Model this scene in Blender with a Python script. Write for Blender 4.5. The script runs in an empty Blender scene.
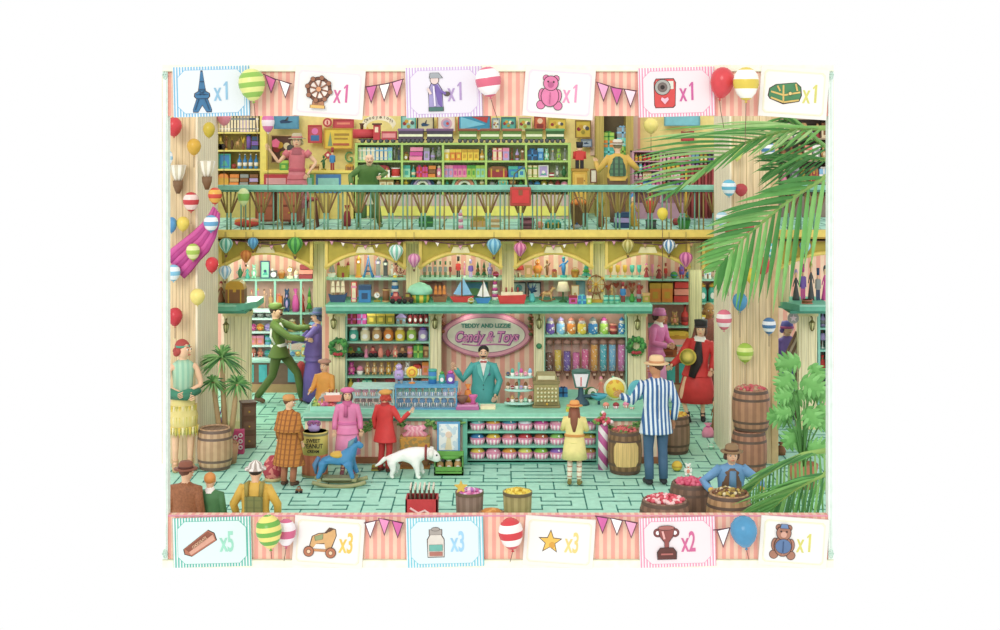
import bpy, math, random
from mathutils import Vector, Matrix
random.seed(7)
scn = bpy.context.scene
COL = scn.collection
F, H, YH = 1400.0, 5.3, 120.0
ZU = 3.45
def PX(px, D): return (px-500)*D/F
def PZ(py, D): return H-(py-YH)*D/F
def at(px, py, D): return Vector((PX(px, D), D, PZ(py, D)))
def DF(py, z=0.0): return (H-z)*F/(py-YH)          # depth of a point at height z seen at row py
# ------------------------------------------------------------------ materials
PAL = dict(red='d8322e', darkred='9c2a30', pink='ef86aa', magenta='d6459a', orange='e8822e', yellow='f2cb3c', gold='d39f2c',
 cream='f4e3b8', white='f6f2ea', tan='cf9f60', brown='8a5630', darkbrown='55351f', green='4aa03c', darkgreen='2a6636', lime='a3cf4a',
 olive='a3922c', mint='94dcb8', teal='3fae9a', aqua='5fcfd2', blue='2f7fc4', navy='26456f', sky='82c0ea', purple='7450b4',
 lavender='b69cda', grey='8f9391', darkgrey='4a4c50', black='1e1c1e', salmon='f08a74', peach='f7bd98', skin='f0bd94')
NAMES = dict(darkred='dark red', darkbrown='dark brown', darkgreen='dark green', darkgrey='dark grey', sky='light blue', lime='lime green')
def cn(c): return NAMES.get(c, c)
def lin(hx, k=1.0):
    hx = PAL.get(hx, hx)
    r = [int(hx[i:i+2], 16)/255 for i in (0, 2, 4)]
    m = sum(r)/3
    r = [max(0, min(1, (m+(v-m)*.9)*.93+.07*c)) for v, c in zip(r, (1, .97, .88))]
    r = [(v/12.92 if v <= .04045 else ((v+.055)/1.055)**2.4) for v in r]
    return tuple(min(1, v*k) for v in r)+(1,)
MC = {}
def mat(c, kind='plain', c2=None, s=.1, ax='X', rough=.55, metal=0.0, duty=.5, ph=0.0):
    key = (c, kind, c2, s, ax, rough, metal, duty, ph)
    if key in MC: return MC[key]
    m = bpy.data.materials.new('%s_%s' % (kind, c)); m.use_nodes = True
    nt = m.node_tree; N = nt.nodes; L = nt.links
    b = N['Principled BSDF']; b.inputs['Roughness'].default_value = rough; b.inputs['Metallic'].default_value = metal
    b.inputs['Specular IOR Level'].default_value = .3
    tc = N.new('ShaderNodeTexCoord'); vec = tc.outputs['Object']
    def math_(op, a, bb=0.0):
        n = N.new('ShaderNodeMath'); n.operation = op
        for i, v in enumerate((a, bb)):
            if isinstance(v, (int, float)): n.inputs[i].default_value = v
            else: L.new(v, n.inputs[i])
        return n.outputs[0]
    def mix(f, a, bb):
        n = N.new('ShaderNodeMix'); n.data_type = 'RGBA'
        if isinstance(f, (int, float)): n.inputs[0].default_value = f
        else: L.new(f, n.inputs[0])
        for i, v in ((6, a), (7, bb)):
            if isinstance(v, tuple): n.inputs[i].default_value = v
            else: L.new(v, n.inputs[i])
        return n.outputs[2]
    def noise(scale, st=(1, 1, 1), lo=.4, hi=.6):
        mp = N.new('ShaderNodeMapping'); mp.inputs['Scale'].default_value = st; L.new(vec, mp.inputs[0])
        n = N.new('ShaderNodeTexNoise'); n.inputs['Scale'].default_value = scale; n.inputs['Detail'].default_value = 2
        L.new(mp.outputs[0], n.inputs[0])
        r = N.new('ShaderNodeMapRange'); r.inputs[1].default_value = lo; r.inputs[2].default_value = hi
        L.new(n.outputs[0], r.inputs[0]); return r.outputs[0]
    base = lin(c)
    if kind == 'paper':
        b.inputs['Base Color'].default_value = lin(c, .84); b.inputs['Roughness'].default_value = .8; MC[key] = m; return m
    if kind == 'glass':
        b.inputs['Base Color'].default_value = base; b.inputs['Roughness'].default_value = .08; b.inputs['Alpha'].default_value = .07
        MC[key] = m; return m
    sep = N.new('ShaderNodeSeparateXYZ'); L.new(vec, sep.inputs[0])
    X, Y, Z = sep.outputs
    if kind == 'plain':
        col = mix(noise(9, lo=.3, hi=.7), lin(c, .92), lin(c, 1.06))
    elif kind == 'fur':
        col = mix(noise(40, lo=.35, hi=.65), lin(c, .8), lin(c, 1.1))
    elif kind in ('stripe', 'plaid', 'diag'):
        v = {'X': X, 'Y': Y, 'Z': Z}[ax]
        if kind == 'diag': v = math_('ADD', X, math_('MULTIPLY', Z, .8))
        t = math_('GREATER_THAN', math_('FRACT', math_('ADD', math_('DIVIDE', v, s), ph)), duty)
        col = mix(t, base, lin(c2))
        if kind == 'plaid':
            t2 = math_('GREATER_THAN', math_('FRACT', math_('DIVIDE', Z, s)), duty)
            col = mix(math_('MULTIPLY', t2, .5), col, lin(c2))
        col = mix(math_('MULTIPLY', noise(7), .12), col, lin(c, .7))
    elif kind == 'plank':
        v = {'X': X, 'Y': Y, 'Z': Z}[ax]
        q = math_('DIVIDE', v, s)
        t = math_('LESS_THAN', math_('FRACT', q), .09)
        t3 = math_('LESS_THAN', math_('FRACT', math_('ADD', q, .55)), .03)
        st = (9, 9, .5) if ax == 'X' else ((9, 9, .5) if ax == 'Y' else (.5, 9, 9))
        g = noise(4, st, .35, .65)
        col = mix(g, lin(c, .86), lin(c, 1.1))
        col = mix(t, col, lin(c2)); col = mix(math_('MULTIPLY', t3, .6), col, lin(c2))
    elif kind == 'speck':
        n = N.new('ShaderNodeTexVoronoi'); n.inputs['Scale'].default_value = 1/s; L.new(vec, n.inputs[0])
        sp = N.new('ShaderNodeSeparateColor'); L.new(n.outputs['Color'], sp.inputs[0])
        t = math_('GREATER_THAN', sp.outputs[0], duty)
        col = mix(t, base, lin(c2))
    L.new(col, b.inputs['Base Color'])
    MC[key] = m; return m
# ------------------------------------------------------------------ mesh builder
class MB:
    def __init__(s): s.v = []; s.f = []; s.m = []; s.sm = []; s.mats = []; s.M = None
    def mi(s, m):
        if isinstance(m, str): m = mat(m)
        if m not in s.mats: s.mats.append(m)
        return s.mats.index(m)
    def add(s, vs, fs, m, smooth=False):
        b = len(s.v)
        if s.M is not None: vs = [tuple(s.M @ Vector(v)) for v in vs]
        s.v += [tuple(v) for v in vs]; k = [s.mi(x) for x in m] if isinstance(m, list) else None
        k0 = None if k else s.mi(m)
        for i, f in enumerate(fs):
            s.f.append(tuple(b+j for j in f)); s.m.append(k[i] if k else k0); s.sm.append(smooth)
    def box(s, x0, x1, y0, y1, z0, z1, m):
        vs = [(x, y, z) for z in (z0, z1) for y in (y0, y1) for x in (x0, x1)]
        s.add(vs, [(0, 2, 3, 1), (4, 5, 7, 6), (0, 1, 5, 4), (2, 6, 7, 3), (0, 4, 6, 2), (1, 3, 7, 5)], m)
        return s
    def cbox(s, cx, cy, z0, w, d, h, m): return s.box(cx-w/2, cx+w/2, cy-d/2, cy+d/2, z0, z0+h, m)
    def lathe(s, prof, c=(0, 0, 0), m='grey', seg=16, sx=1, sy=1, m2=None, axis=None, cap=True):
        c = Vector(c); R = Matrix.Identity(3)
        if axis is not None: R = Vector((0, 0, 1)).rotation_difference(Vector(axis).normalized()).to_matrix()
        vs = []; fs = []; ms = []
        for r, z in prof:
            for i in range(seg):
                a = 2*math.pi*i/seg
                vs.append(tuple(c+R @ Vector((r*sx*math.cos(a), r*sy*math.sin(a), z))))
        n = len(prof)
        for k in range(n-1):
            for i in range(seg):
                j = (i+1) % seg
                fs.append((k*seg+i, k*seg+j, (k+1)*seg+j, (k+1)*seg+i)); ms.append(m if (m2 is None or i % 2) else m2)
        if cap:
            if prof[0][0] > 1e-5: fs.append(tuple(range(seg-1, -1, -1))); ms.append(m)
            if prof[-1][0] > 1e-5: fs.append(tuple((n-1)*seg+i for i in range(seg))); ms.append(m)
        s.add(vs, fs, ms, True); return s
    def cyl(s, cx, cy, z0, r, h, m, seg=14): return s.lathe([(r, z0), (r, z0+h)], (cx, cy, 0), m, seg)
    def ell(s, c, r, m, seg=12, rings=8, axis=None):
        if isinstance(r, (int, float)): r = (r, r, r)
        prof = [(max(1e-6, math.sin(math.pi*k/rings)), -math.cos(math.pi*k/rings)*r[2]) for k in range(rings+1)]
        return s.lathe(prof, c, m, seg, r[0], r[1], axis=axis, cap=False)
    def tube(s, pts, rad, m, seg=8, flat=1.0):
        pts = [Vector(p) for p in pts]; n = len(pts)
        if isinstance(rad, (int, float)): rad = [rad]*n
        vs = []; fs = []; up = None
        for i, p in enumerate(pts):
            t = (pts[min(i+1, n-1)]-pts[max(i-1, 0)]); t = t.normalized() if t.length > 1e-9 else Vector((0, 0, 1))
            if up is None: up = Vector((0, 1, 0)) if abs(t.y) < .9 else Vector((1, 0, 0))
            a = t.cross(up)
            if a.length < 1e-6: a = t.orthogonal()
            a.normalize(); b = a.cross(t).normalized(); up = b
            for k in range(seg):
                g = 2*math.pi*k/seg
                vs.append(p+a*math.cos(g)*rad[i]+b*math.sin(g)*rad[i]*flat)
        for i in range(n-1):
            for k in range(seg):
                j = (k+1) % seg
                fs.append((i*seg+k, i*seg+j, (i+1)*seg+j, (i+1)*seg+k))
        fs.append(tuple(range(seg-1, -1, -1))); fs.append(tuple((n-1)*seg+k for k in range(seg)))
        s.add(vs, fs, m, True); return s
    def prism(s, poly, y0, y1, m):            # polygon in x,z extruded in y
        n = len(poly); vs = [(x, y0, z) for x, z in poly]+[(x, y1, z) for x, z in poly]
        area = sum(poly[i][0]*poly[(i+1) % n][1]-poly[(i+1) % n][0]*poly[i][1] for i in range(n))
        fs = [tuple(range(n)), tuple(range(2*n-1, n-1, -1))]+[(i, i+n, (i+1) % n+n, (i+1) % n) for i in range(n)]
        if area < 0: fs = [tuple(reversed(f)) for f in fs]
        s.add(vs, fs, m); return s
    def disc(s, cx, cz, r, y0, y1, m, seg=18, rz=None):
        return s.prism([(cx+r*math.cos(2*math.pi*k/seg), cz+(rz or r)*math.sin(2*math.pi*k/seg)) for k in range(seg)], y0, y1, m)
    def torus(s, c, R, r, m, axis='Y', seg=24, sg=8, arc=(0, 360)):
        pts = []
        full = arc[1]-arc[0] >= 360
        for k in range(seg+1):
            a = math.radians(arc[0]+(arc[1]-arc[0])*k/seg)
            u, v = R*math.cos(a), R*math.sin(a)
            pts.append(Vector(c)+(Vector((u, 0, v)) if axis == 'Y' else Vector((u, v, 0)) if axis == 'Z' else Vector((0, u, v))))
        return s.tube(pts, r, m, sg)
    def mesh(s, name):
        me = bpy.data.meshes.new(name); me.from_pydata(s.v, [], s.f)
        for m in s.mats: me.materials.append(m)
        me.polygons.foreach_set('material_index', s.m); me.polygons.foreach_set('use_smooth', s.sm)
        me.update(); return me
    def build(s, name, parent=None, loc=None, rz=0, bevel=0):
        o = bpy.data.objects.new(name, s.mesh(name)); COL.objects.link(o)
        if parent: o.parent = parent
        if loc is not None: o.location = loc
        if rz: o.rotation_euler.z = math.radians(rz)
        if bevel:
            b = o.modifiers.new('bevel', 'BEVEL'); b.width = bevel; b.segments = 2; b.limit_method = 'ANGLE'
        return o
USED = {}
def tag(o, label, cat, group=None, kind=None):
    if label in USED and not group: print('DUPLABEL', label)
    USED[label] = 1
    nw = len(label.replace(',', ' ').split())
    if nw < 4 or nw > 16: print('LABELLEN', nw, label)
    o['label'] = label; o['category'] = cat
    if group: o['group'] = group
    if kind: o['kind'] = kind
    return o
def thing(name, label, cat, loc=(0, 0, 0), rz=0, group=None):
    o = bpy.data.objects.new(name, None); COL.objects.link(o); o.location = loc; o.rotation_euler.z = math.radians(rz)
    o.empty_display_size = .1
    return tag(o, label, cat, group)
def struct(name, mb, label, cat, bevel=0):
    o = mb.build(name, bevel=bevel); o['kind'] = 'structure'; o['label'] = label; o['category'] = cat; return o
def dup(root, loc, label=None, rz=None):
    r = root.copy(); COL.objects.link(r); r.location = loc
    if rz is not None: r.rotation_euler.z = math.radians(rz)
    if label: r['label'] = label; USED[label] = 1
    for ch in list(root.children):
        c = ch.copy(); COL.objects.link(c); c.parent = r
        for g in list(ch.children):
            d = g.copy(); COL.objects.link(d); d.parent = c
    return r
def text(s, name, parent, loc, size, m, sx=1.0, shear=0.0, ext=.002, off=0.0, ry=0.0, spacing=1.0):
    cu = bpy.data.curves.new('t', 'FONT'); cu.body = s; cu.size = size; cu.align_x = 'CENTER'; cu.align_y = 'CENTER'
    cu.shear = shear; cu.extrude = ext; cu.offset = off; cu.space_character = spacing
    t = bpy.data.objects.new('t', cu); COL.objects.link(t); bpy.context.view_layer.update()
    me = bpy.data.meshes.new_from_object(t.evaluated_get(bpy.context.evaluated_depsgraph_get()))
    bpy.data.objects.remove(t)
    R = Matrix.Rotation(math.radians(ry), 4, 'Y') @ Matrix.Rotation(math.radians(90), 4, 'X') @ Matrix.Diagonal((sx, 1, 1, 1))
    me.transform(R); me.materials.clear(); me.materials.append(mat(m) if isinstance(m, str) else m)
    o = bpy.data.objects.new(name, me); COL.objects.link(o); o.location = loc
    if parent: o.parent = parent
    return o
def skin(name, verts, edges, rads, m, parent=None, roots=(0,), sub=2):
    me = bpy.data.meshes.new(name); me.from_pydata([tuple(v) for v in verts], edges, [])
    me.materials.append(mat(m) if isinstance(m, str) else m)
    o = bpy.data.objects.new(name, me); COL.objects.link(o)
    md = o.modifiers.new('skin', 'SKIN'); md.use_smooth_shade = True; md.branch_smoothing = .3
    if not me.skin_vertices:
        print('no skin layer')
    d = me.skin_vertices[0].data
    for i, r in enumerate(rads):
        d[i].radius = r if isinstance(r, tuple) else (r, r)
        d[i].use_root = i in roots
    sb = o.modifiers.new('sub', 'SUBSURF'); sb.levels = sub; sb.render_levels = sub
    if parent: o.parent = parent
    return o
# ------------------------------------------------------------------ small goods: (draw function, word, category)
def g_box(m, w, h, d, a, b):
    m.cbox(0, 0, 0, w, d, h*.97, a).cbox(0, 0, h*.72, w*1.04, d*1.04, h*.28, b).cbox(0, -d*.51, h*.2, w*.5, d*.04, h*.35, b)
def g_gift(m, w, h, d, a, b):
    m.cbox(0, 0, 0, w, d, h*.85, a).cbox(0, 0, 0, w*.16, d*1.03, h*.87, b).cbox(0, 0, h*.35, w*1.02, d*1.03, h*.14, b)
    m.ell((-w*.15, 0, h*.92), (w*.16, d*.1, h*.08), b).ell((w*.15, 0, h*.92), (w*.16, d*.1, h*.08), b)
def g_book(m, w, h, d, a, b):
    m.cbox(0, 0, 0, w, d, h, a).cbox(0, -d*.02, h*.03, w*.7, d*1.0, h*.94, 'cream').cbox(0, -d*.51, h*.7, w, d*.04, h*.12, b).cbox(0, -d*.51, h*.15, w, d*.04, h*.06, b)
def g_jar(m, w, h, d, a, b):
    r = w*.46
    m.lathe([(r*.85, 0), (r, h*.06), (r, h*.6), (r*.7, h*.74), (r*.6, h*.78)], (0, 0, 0), a, 14)
    m.lathe([(r*.72, h*.78), (r*.75, h*.88), (r*.3, h*.94), (r*.2, h), (0.001, h)], (0, 0, 0), b, 12)
    m.disc(0, h*.34, r*.55, -r*1.02, -r*.7, 'white', 12, h*.17)
def g_sweetjar(m, w, h, d, a, b):
    r = w*.46
    m.lathe([(r*.8, 0), (r, h*.08), (r, h*.5), (r*.85, h*.64)], (0, 0, 0), mat(a, 'speck', 'fff4dc', .022, duty=.85), 14)
    m.lathe([(r*.86, h*.64), (r*.6, h*.76), (r*.62, h*.8)], (0, 0, 0), 'e8dcd4', 14).lathe([(r*.72, h*.8), (r*.7, h*.86), (r*.35, h*.93), (r*.15, h), (.001, h)], (0, 0, 0), b, 12)
def g_bottle(m, w, h, d, a, b):
    r = w*.4
    m.lathe([(r*.9, 0), (r, h*.05), (r, h*.55), (r*.35, h*.72), (r*.3, h*.92)], (0, 0, 0), a, 12)
    m.lathe([(r*.38, h*.92), (r*.38, h)], (0, 0, 0), b, 10).lathe([(r*1.03, h*.18), (r*1.03, h*.42)], (0, 0, 0), b, 12)
def g_tin(m, w, h, d, a, b):
    r = w*.46
    m.lathe([(r, 0), (r, h*.9)], (0, 0, 0), a, 14).lathe([(r*1.05, h*.86), (r*1.05, h), (0.001, h)], (0, 0, 0), b, 14).lathe([(r*1.02, h*.3), (r*1.02, h*.55)], (0, 0, 0), b, 14)
def g_ball(m, w, h, d, a, b):
    r = min(w, h)/2; m.ell((0, 0, r), r, a, 14, 10).torus((0, 0, r), r*.98, r*.12, b, 'Z', 18, 6).torus((0, 0, r), r*.98, r*.1, b, 'Y', 18, 6)
def g_bear(m, w, h, d, a, b):
    m.ell((0, 0, h*.33), (w*.3, w*.25, h*.3), a).ell((0, -w*.05, h*.74), (w*.26, w*.22, h*.21), a)
    for s in (-1, 1):
        m.ell((s*w*.2, 0, h*.93), (w*.1, w*.06, h*.08), a).ell((s*w*.3, -w*.1, h*.42), (w*.11, w*.14, h*.2), a)
        m.ell((s*w*.22, -w*.22, h*.1), (w*.15, w*.22, h*.1), a).ell((s*w*.09, -w*.26, h*.79), w*.03, 'black', 6, 4)
    m.ell((0, -w*.24, h*.69), (w*.11, w*.08, h*.07), b).ell((0, -w*.2, h*.34), (w*.17, w*.1, h*.17), b)
def g_doll(m, w, h, d, a, b):
    m.lathe([(w*.42, 0), (w*.4, h*.08), (w*.14, h*.48), (w*.2, h*.62), (w*.08, h*.7)], (0, 0, 0), a, 12)
    m.ell((0, 0, h*.8), (w*.17, w*.17, h*.12), 'skin').ell((0, w*.04, h*.85), (w*.2, w*.18, h*.12), b)
    for s in (-1, 1): m.tube([(s*w*.16, 0, h*.62), (s*w*.36, -w*.1, h*.42)], w*.06, a, 6)
def g_soldier(m, w, h, d, a, b):
    for s in (-1, 1):
        m.cbox(s*w*.13, 0, 0, w*.2, w*.24, h*.34, b).tube([(s*w*.27, 0, h*.64), (s*w*.3, 0, h*.36)], w*.08, a, 6)
    m.cbox(0, 0, h*.32, w*.46, w*.3, h*.34, a).ell((0, 0, h*.73), (w*.15, w*.15, h*.09), 'skin').lathe([(w*.17, h*.78), (w*.2, h), (.001, h)], (0, 0, 0), b, 10)
def g_car(m, w, h, d, a, b):
    m.prism([(-w/2, h*.2), (w/2, h*.2), (w/2, h*.5), (w*.28, h*.58), (w*.16, h*.95), (-w*.22, h*.95), (-w*.34, h*.58), (-w/2, h*.5)], -w*.2, w*.2, a)
    m.box(-w*.2, w*.14, -w*.21, w*.21, h*.62, h*.86, b)
    for x in (-.3, .3):
        for y in (-.2, .2): m.lathe([(h*.22, -w*.04), (h*.22, w*.04)], (x*w, y*w, h*.22), 'black', 12, axis=(0, 1, 0))
def g_sail(m, w, h, d, a, b):
    m.prism([(-w*.5, h*.2), (-w*.34, 0), (w*.32, 0), (w*.5, h*.22)], -w*.13, w*.13, a).cyl(0, 0, h*.1, w*.02, h*.9, 'brown', 6)
    m.prism([(w*.03, h*.26), (w*.42, h*.28), (w*.03, h*.95)], -w*.015, w*.015, b).prism([(-w*.04, h*.26), (-w*.36, h*.3), (-w*.04, h*.8)], -w*.015, w*.015, b)
def g_ship(m, w, h, d, a, b):
    m.prism([(-w*.5, h*.34), (-w*.38, 0), (w*.36, 0), (w*.5, h*.4), (w*.3, h*.3), (-w*.3, h*.28)], -w*.12, w*.12, a)
    for x in (-.26, 0, .26):
        m.cyl(x*w, 0, h*.2, w*.015, h*.8, 'brown', 6)
        m.prism([(x*w-w*.11, h*.4), (x*w+w*.11, h*.4), (x*w+w*.09, h*.62), (x*w-w*.09, h*.62)], -w*.06, -w*.04, b)
        m.prism([(x*w-w*.09, h*.65), (x*w+w*.09, h*.65), (x*w+w*.06, h*.86), (x*w-w*.06, h*.86)], -w*.05, -w*.03, b)
def g_steam(m, w, h, d, a, b):
    m.prism([(-w*.5, h*.5), (-w*.42, 0), (w*.42, 0), (w*.5, h*.55)], -w*.1, w*.1, a).box(-w*.38, w*.38, -w*.07, w*.07, h*.5, h*.72, b)
    for x in (-.2, 0, .2): m.lathe([(w*.03, h*.7), (w*.03, h)], (x*w, 0, 0), 'darkred', 10)
def g_house(m, w, h, d, a, b):
    m.cbox(0, 0, 0, w*.84, w*.6, h*.6, a).prism([(-w*.5, h*.56), (w*.5, h*.56), (0, h)], -w*.36, w*.36, b).cbox(0, -w*.31, 0, w*.2, w*.02, h*.34, 'brown')
    for s in (-1, 1): m.cbox(s*w*.26, -w*.31, h*.25, w*.14, w*.02, h*.16, 'sky')
def g_mush(m, w, h, d, a, b):
    m.lathe([(w*.26, 0), (w*.22, h*.5)], (0, 0, 0), b, 12).lathe([(w*.5, h*.48), (w*.42, h*.72), (w*.2, h*.95), (.001, h)], (0, 0, 0), a, 14)
    m.cbox(0, -w*.24, 0, w*.16, w*.04, h*.3, 'brown')
def g_castle(m, w, h, d, a, b):
    m.cbox(0, 0, 0, w*.7, w*.4, h*.6, a)
    for s in (-1, 1): m.cyl(s*w*.38, 0, 0, w*.12, h*.75, a, 10).lathe([(w*.14, h*.75), (.001, h)], (s*w*.38, 0, 0), b, 10)
    for k in range(4): m.cbox(-w*.24+k*w*.16, 0, h*.6, w*.08, w*.4, h*.08, a)
    m.cbox(0, -w*.21, 0, w*.2, w*.02, h*.3, b)
def g_tower(m, w, h, d, a, b):
    m.cbox(0, 0, 0, w*.9, w*.9, h*.08, b).cbox(0, 0, h*.08, w*.6, w*.6, h*.58, a).cbox(0, 0, h*.64, w*.72, w*.72, h*.14, b)
    m.lathe([(w*.42, h*.78), (w*.14, h*.92), (.001, h)], (0, 0, 0), a, 4).disc(0, h*.71, w*.2, -w*.38, -w*.36, 'white', 12)
def g_eiffel(m, w, h, d, a, b):
    for sx in (-1, 1):
        for sy in (-1, 1):
            m.tube([(sx*w*.42, sy*w*.3, 0), (sx*w*.26, sy*w*.2, h*.25), (sx*w*.12, sy*w*.1, h*.55), (sx*w*.03, sy*w*.03, h*.88)], [w*.11, w*.09, w*.07, w*.04], a, 5)
    m.cbox(0, 0, h*.25, w*.7, w*.5, h*.05, b).cbox(0, 0, h*.5, w*.36, w*.3, h*.04, b).lathe([(w*.07, h*.85), (.004, h)], (0, 0, 0), a, 6)
def g_lamp(m, w, h, d, a, b):
    m.lathe([(w*.3, 0), (w*.26, h*.06), (w*.06, h*.12), (w*.05, h*.6)], (0, 0, 0), b, 12).lathe([(w*.5, h*.55), (w*.32, h)], (0, 0, 0), a, 14)
def g_vase(m, w, h, d, a, b):
    m.lathe([(w*.2, 0), (w*.3, h*.15), (w*.15, h*.4), (w*.2, h*.45)], (0, 0, 0), a, 12)
    for k in range(9):
        g = k*.7; m.tube([(0, 0, h*.4), (w*.2*math.cos(g), w*.15*math.sin(g), h*.7), (w*.45*math.cos(g), w*.3*math.sin(g), h*(.75+.25*(k % 3)/2))], [w*.03, w*.08, .002], b, 5)
def g_frame(m, w, h, d, a, b):
    t = w*.1
    m.box(-w/2, w/2, -.02, .01, 0, t, a).box(-w/2, w/2, -.02, .01, h-t, h, a).box(-w/2, -w/2+t, -.02, .01, t, h-t, a).box(w/2-t, w/2, -.02, .01, t, h-t, a)
    m.box(-w/2+t, w/2-t, -.008, .008, t, h-t, b).disc(0, h*.42, w*.16, -.014, -.008, a, 10).prism([(-w*.3, h*.2), (w*.3, h*.2), (w*.1, h*.5)], -.012, -.008, 'teal')
def g_basket(m, w, h, d, a, b):
    m.lathe([(w*.32, 0), (w*.46, h*.55), (w*.48, h*.55), (w*.4, h*.5), (.001, h*.5)], (0, 0, 0), a, 14).torus((0, 0, h*.52), w*.4, w*.03, a, 'Y', 12, 6, (0, 180))
    for k in range(6): m.ell((w*.22*math.cos(k*1.05), w*.22*math.sin(k*1.05), h*.6), w*.14, b, 8, 6)
def g_teapot(m, w, h, d, a, b):
    m.ell((0, 0, h*.38), (w*.3, w*.3, h*.36), a).lathe([(w*.16, h*.7), (w*.05, h*.86), (w*.07, h*.92), (.001, h)], (0, 0, 0), b, 10)
    m.tube([(w*.25, 0, h*.3), (w*.38, 0, h*.45), (w*.5, 0, h*.7)], [w*.08, w*.05, w*.03], a, 6).torus((-w*.3, 0, h*.42), w*.15, w*.035, b, 'Y', 12, 6)
def g_tree(m, w, h, d, a, b):
    m.cyl(0, 0, 0, w*.08, h*.2, 'brown', 8)
    for k in range(3): m.lathe([(w*(.48-.11*k), h*(.12+.24*k)), (.001, h*(.52+.24*k))], (0, 0, 0), a if k != 1 else b, 12)
def g_lolly(m, w, h, d, a, b):
    m.cyl(0, 0, 0, w*.05, h*.6, 'white', 6).lathe([(w*.46, -w*.08), (w*.5, 0), (w*.46, w*.08)], (0, 0, h-w*.5), a, 16, axis=(0, 1, 0)).torus((0, -w*.08, h-w*.5), w*.26, w*.05, b, 'Y', 14, 5)
    m.lathe([(w*.3, 0), (w*.26, h*.06)], (0, 0, 0), b, 10)
def g_goblet(m, w, h, d, a, b):
    m.lathe([(w*.34, 0), (w*.06, h*.08), (w*.06, h*.35), (w*.3, h*.5), (w*.36, h), (w*.32, h), (w*.2, h*.55)], (0, 0, 0), a, 12)
    m.lathe([(w*.33, h*.9), (.001, h*.92)], (0, 0, 0), b, 12)
def g_camera(m, w, h, d, a, b):
    m.cbox(0, 0, 0, w, w*.4, h*.8, a).cbox(-w*.2, 0, h*.8, w*.3, w*.3, h*.2, b).lathe([(h*.3, 0), (h*.28, w*.2), (h*.18, w*.2)], (0, -w*.18, h*.4), b, 14, axis=(0, -1, 0)).ell((w*.36, -w*.21, h*.65), w*.05, 'white', 6, 4)
def g_clock(m, w, h, d, a, b):
    m.cbox(0, 0, 0, w*.8, w*.3, h*.16, b).cbox(0, 0, h*.1, w*.12, w*.1, h*.4, b).lathe([(w*.42, -w*.1), (w*.42, w*.1)], (0, 0, h*.56), a, 18, axis=(0, 1, 0)).disc(0, h*.56, w*.33, -w*.13, -w*.09, 'white', 16)
    m.box(-w*.02, w*.02, -w*.15, -w*.12, h*.56, h*.8, 'black').box(0, w*.2, -w*.15, -w*.12, h*.54, h*.58, 'black')
def g_drum(m, w, h, d, a, b):
    m.lathe([(w*.44, 0), (w*.44, h)], (0, 0, 0), a, 16)
    for z in (0, .88): m.lathe([(w*.48, h*z), (w*.48, h*(z+.12)), (.001, h*(z+.12))], (0, 0, 0), b, 16)
def g_horse(m, w, h, d, a, b):
    m.torus((0, -w*.12, h*.95), h*.9, w*.025, b, 'Y', 12, 5, (238, 302)).torus((0, w*.12, h*.95), h*.9, w*.025, b, 'Y', 12, 5, (238, 302))
    m.ell((0, 0, h*.5), (w*.3, w*.13, h*.14), a).tube([(w*.2, 0, h*.55), (w*.32, 0, h*.8), (w*.46, 0, h*.78)], [w*.1, w*.07, w*.05], a, 7)
    for sx in (-.2, .2):
        for sy in (-.09, .09): m.tube([(sx*w, sy*w, h*.45), (sx*1.3*w, sy*1.2*w, h*.12)], [w*.06, w*.035], a, 6)
    m.tube([(w*.2, 0, h*.72), (w*.3, 0, h*.94)], w*.04, b, 5).tube([(-w*.28, 0, h*.55), (-w*.42, 0, h*.3)], w*.04, b, 5).cbox(0, 0, h*.6, w*.2, w*.24, h*.06, b)
def g_robot(m, w, h, d, a, b):
    for s in (-1, 1): m.cbox(s*w*.2, 0, 0, w*.2, w*.25, h*.25, b).tube([(s*w*.38, 0, h*.62), (s*w*.45, -w*.1, h*.38)], w*.08, b, 6).ell((s*w*.1, -w*.18, h*.84), w*.05, 'white', 6, 4)
    m.lathe([(w*.36, h*.22), (w*.42, h*.4), (w*.3, h*.66)], (0, 0, 0), a, 12).ell((0, 0, h*.82), (w*.26, w*.22, h*.15), a).cbox(0, -w*.36, h*.4, w*.3, w*.06, h*.1, b).cyl(0, 0, h*.92, w*.12, h*.08, b, 10)
def g_cake(m, w, h, d, a, b):
    m.lathe([(w*.36, 0), (w*.48, h*.5)], (0, 0, 0), b, 14, m2='white').lathe([(w*.5, h*.48), (w*.4, h*.8), (w*.15, h), (.001, h)], (0, 0, 0), a, 14)
def g_bag(m, w, h, d, a, b):
    m.lathe([(w*.4, 0), (w*.46, h*.3), (w*.3, h*.68), (w*.1, h*.76), (w*.3, h)], (0, 0, 0), a, 12, sy=.6).torus((0, 0, h*.76), w*.12, w*.05, b, 'Z', 12, 5)
def g_arch(m, w, h, d, a, b):
    for k, c in enumerate((a, b, 'white')):
        m.torus((0, 0, h*.05), w*(.44-.12*k), w*.06, c, 'Y', 14, 6, (0, 180))
def g_case(m, w, h, d, a, b):
    m.cbox(0, 0, 0, w, d, h*.62, a).prism([(-w/2, h*.62), (w/2, h*.62), (w*.44, h*.86), (w*.25, h), (-w*.25, h), (-w*.44, h*.86)], -d/2, d/2, b).cbox(0, -d*.52, h*.5, w*.16, d*.05, h*.2, 'gold')
    for s in (-1, 1): m.cbox(s*w*.32, -d*.51, 0, w*.07, d*.04, h*.8, 'gold')
def g_stack(m, w, h, d, a, b):
    for k in range(3): m.cbox((k-1)*w*.03, 0, h*k/3, w*.94, d, h*.29, (a, b, a)[k])
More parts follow.
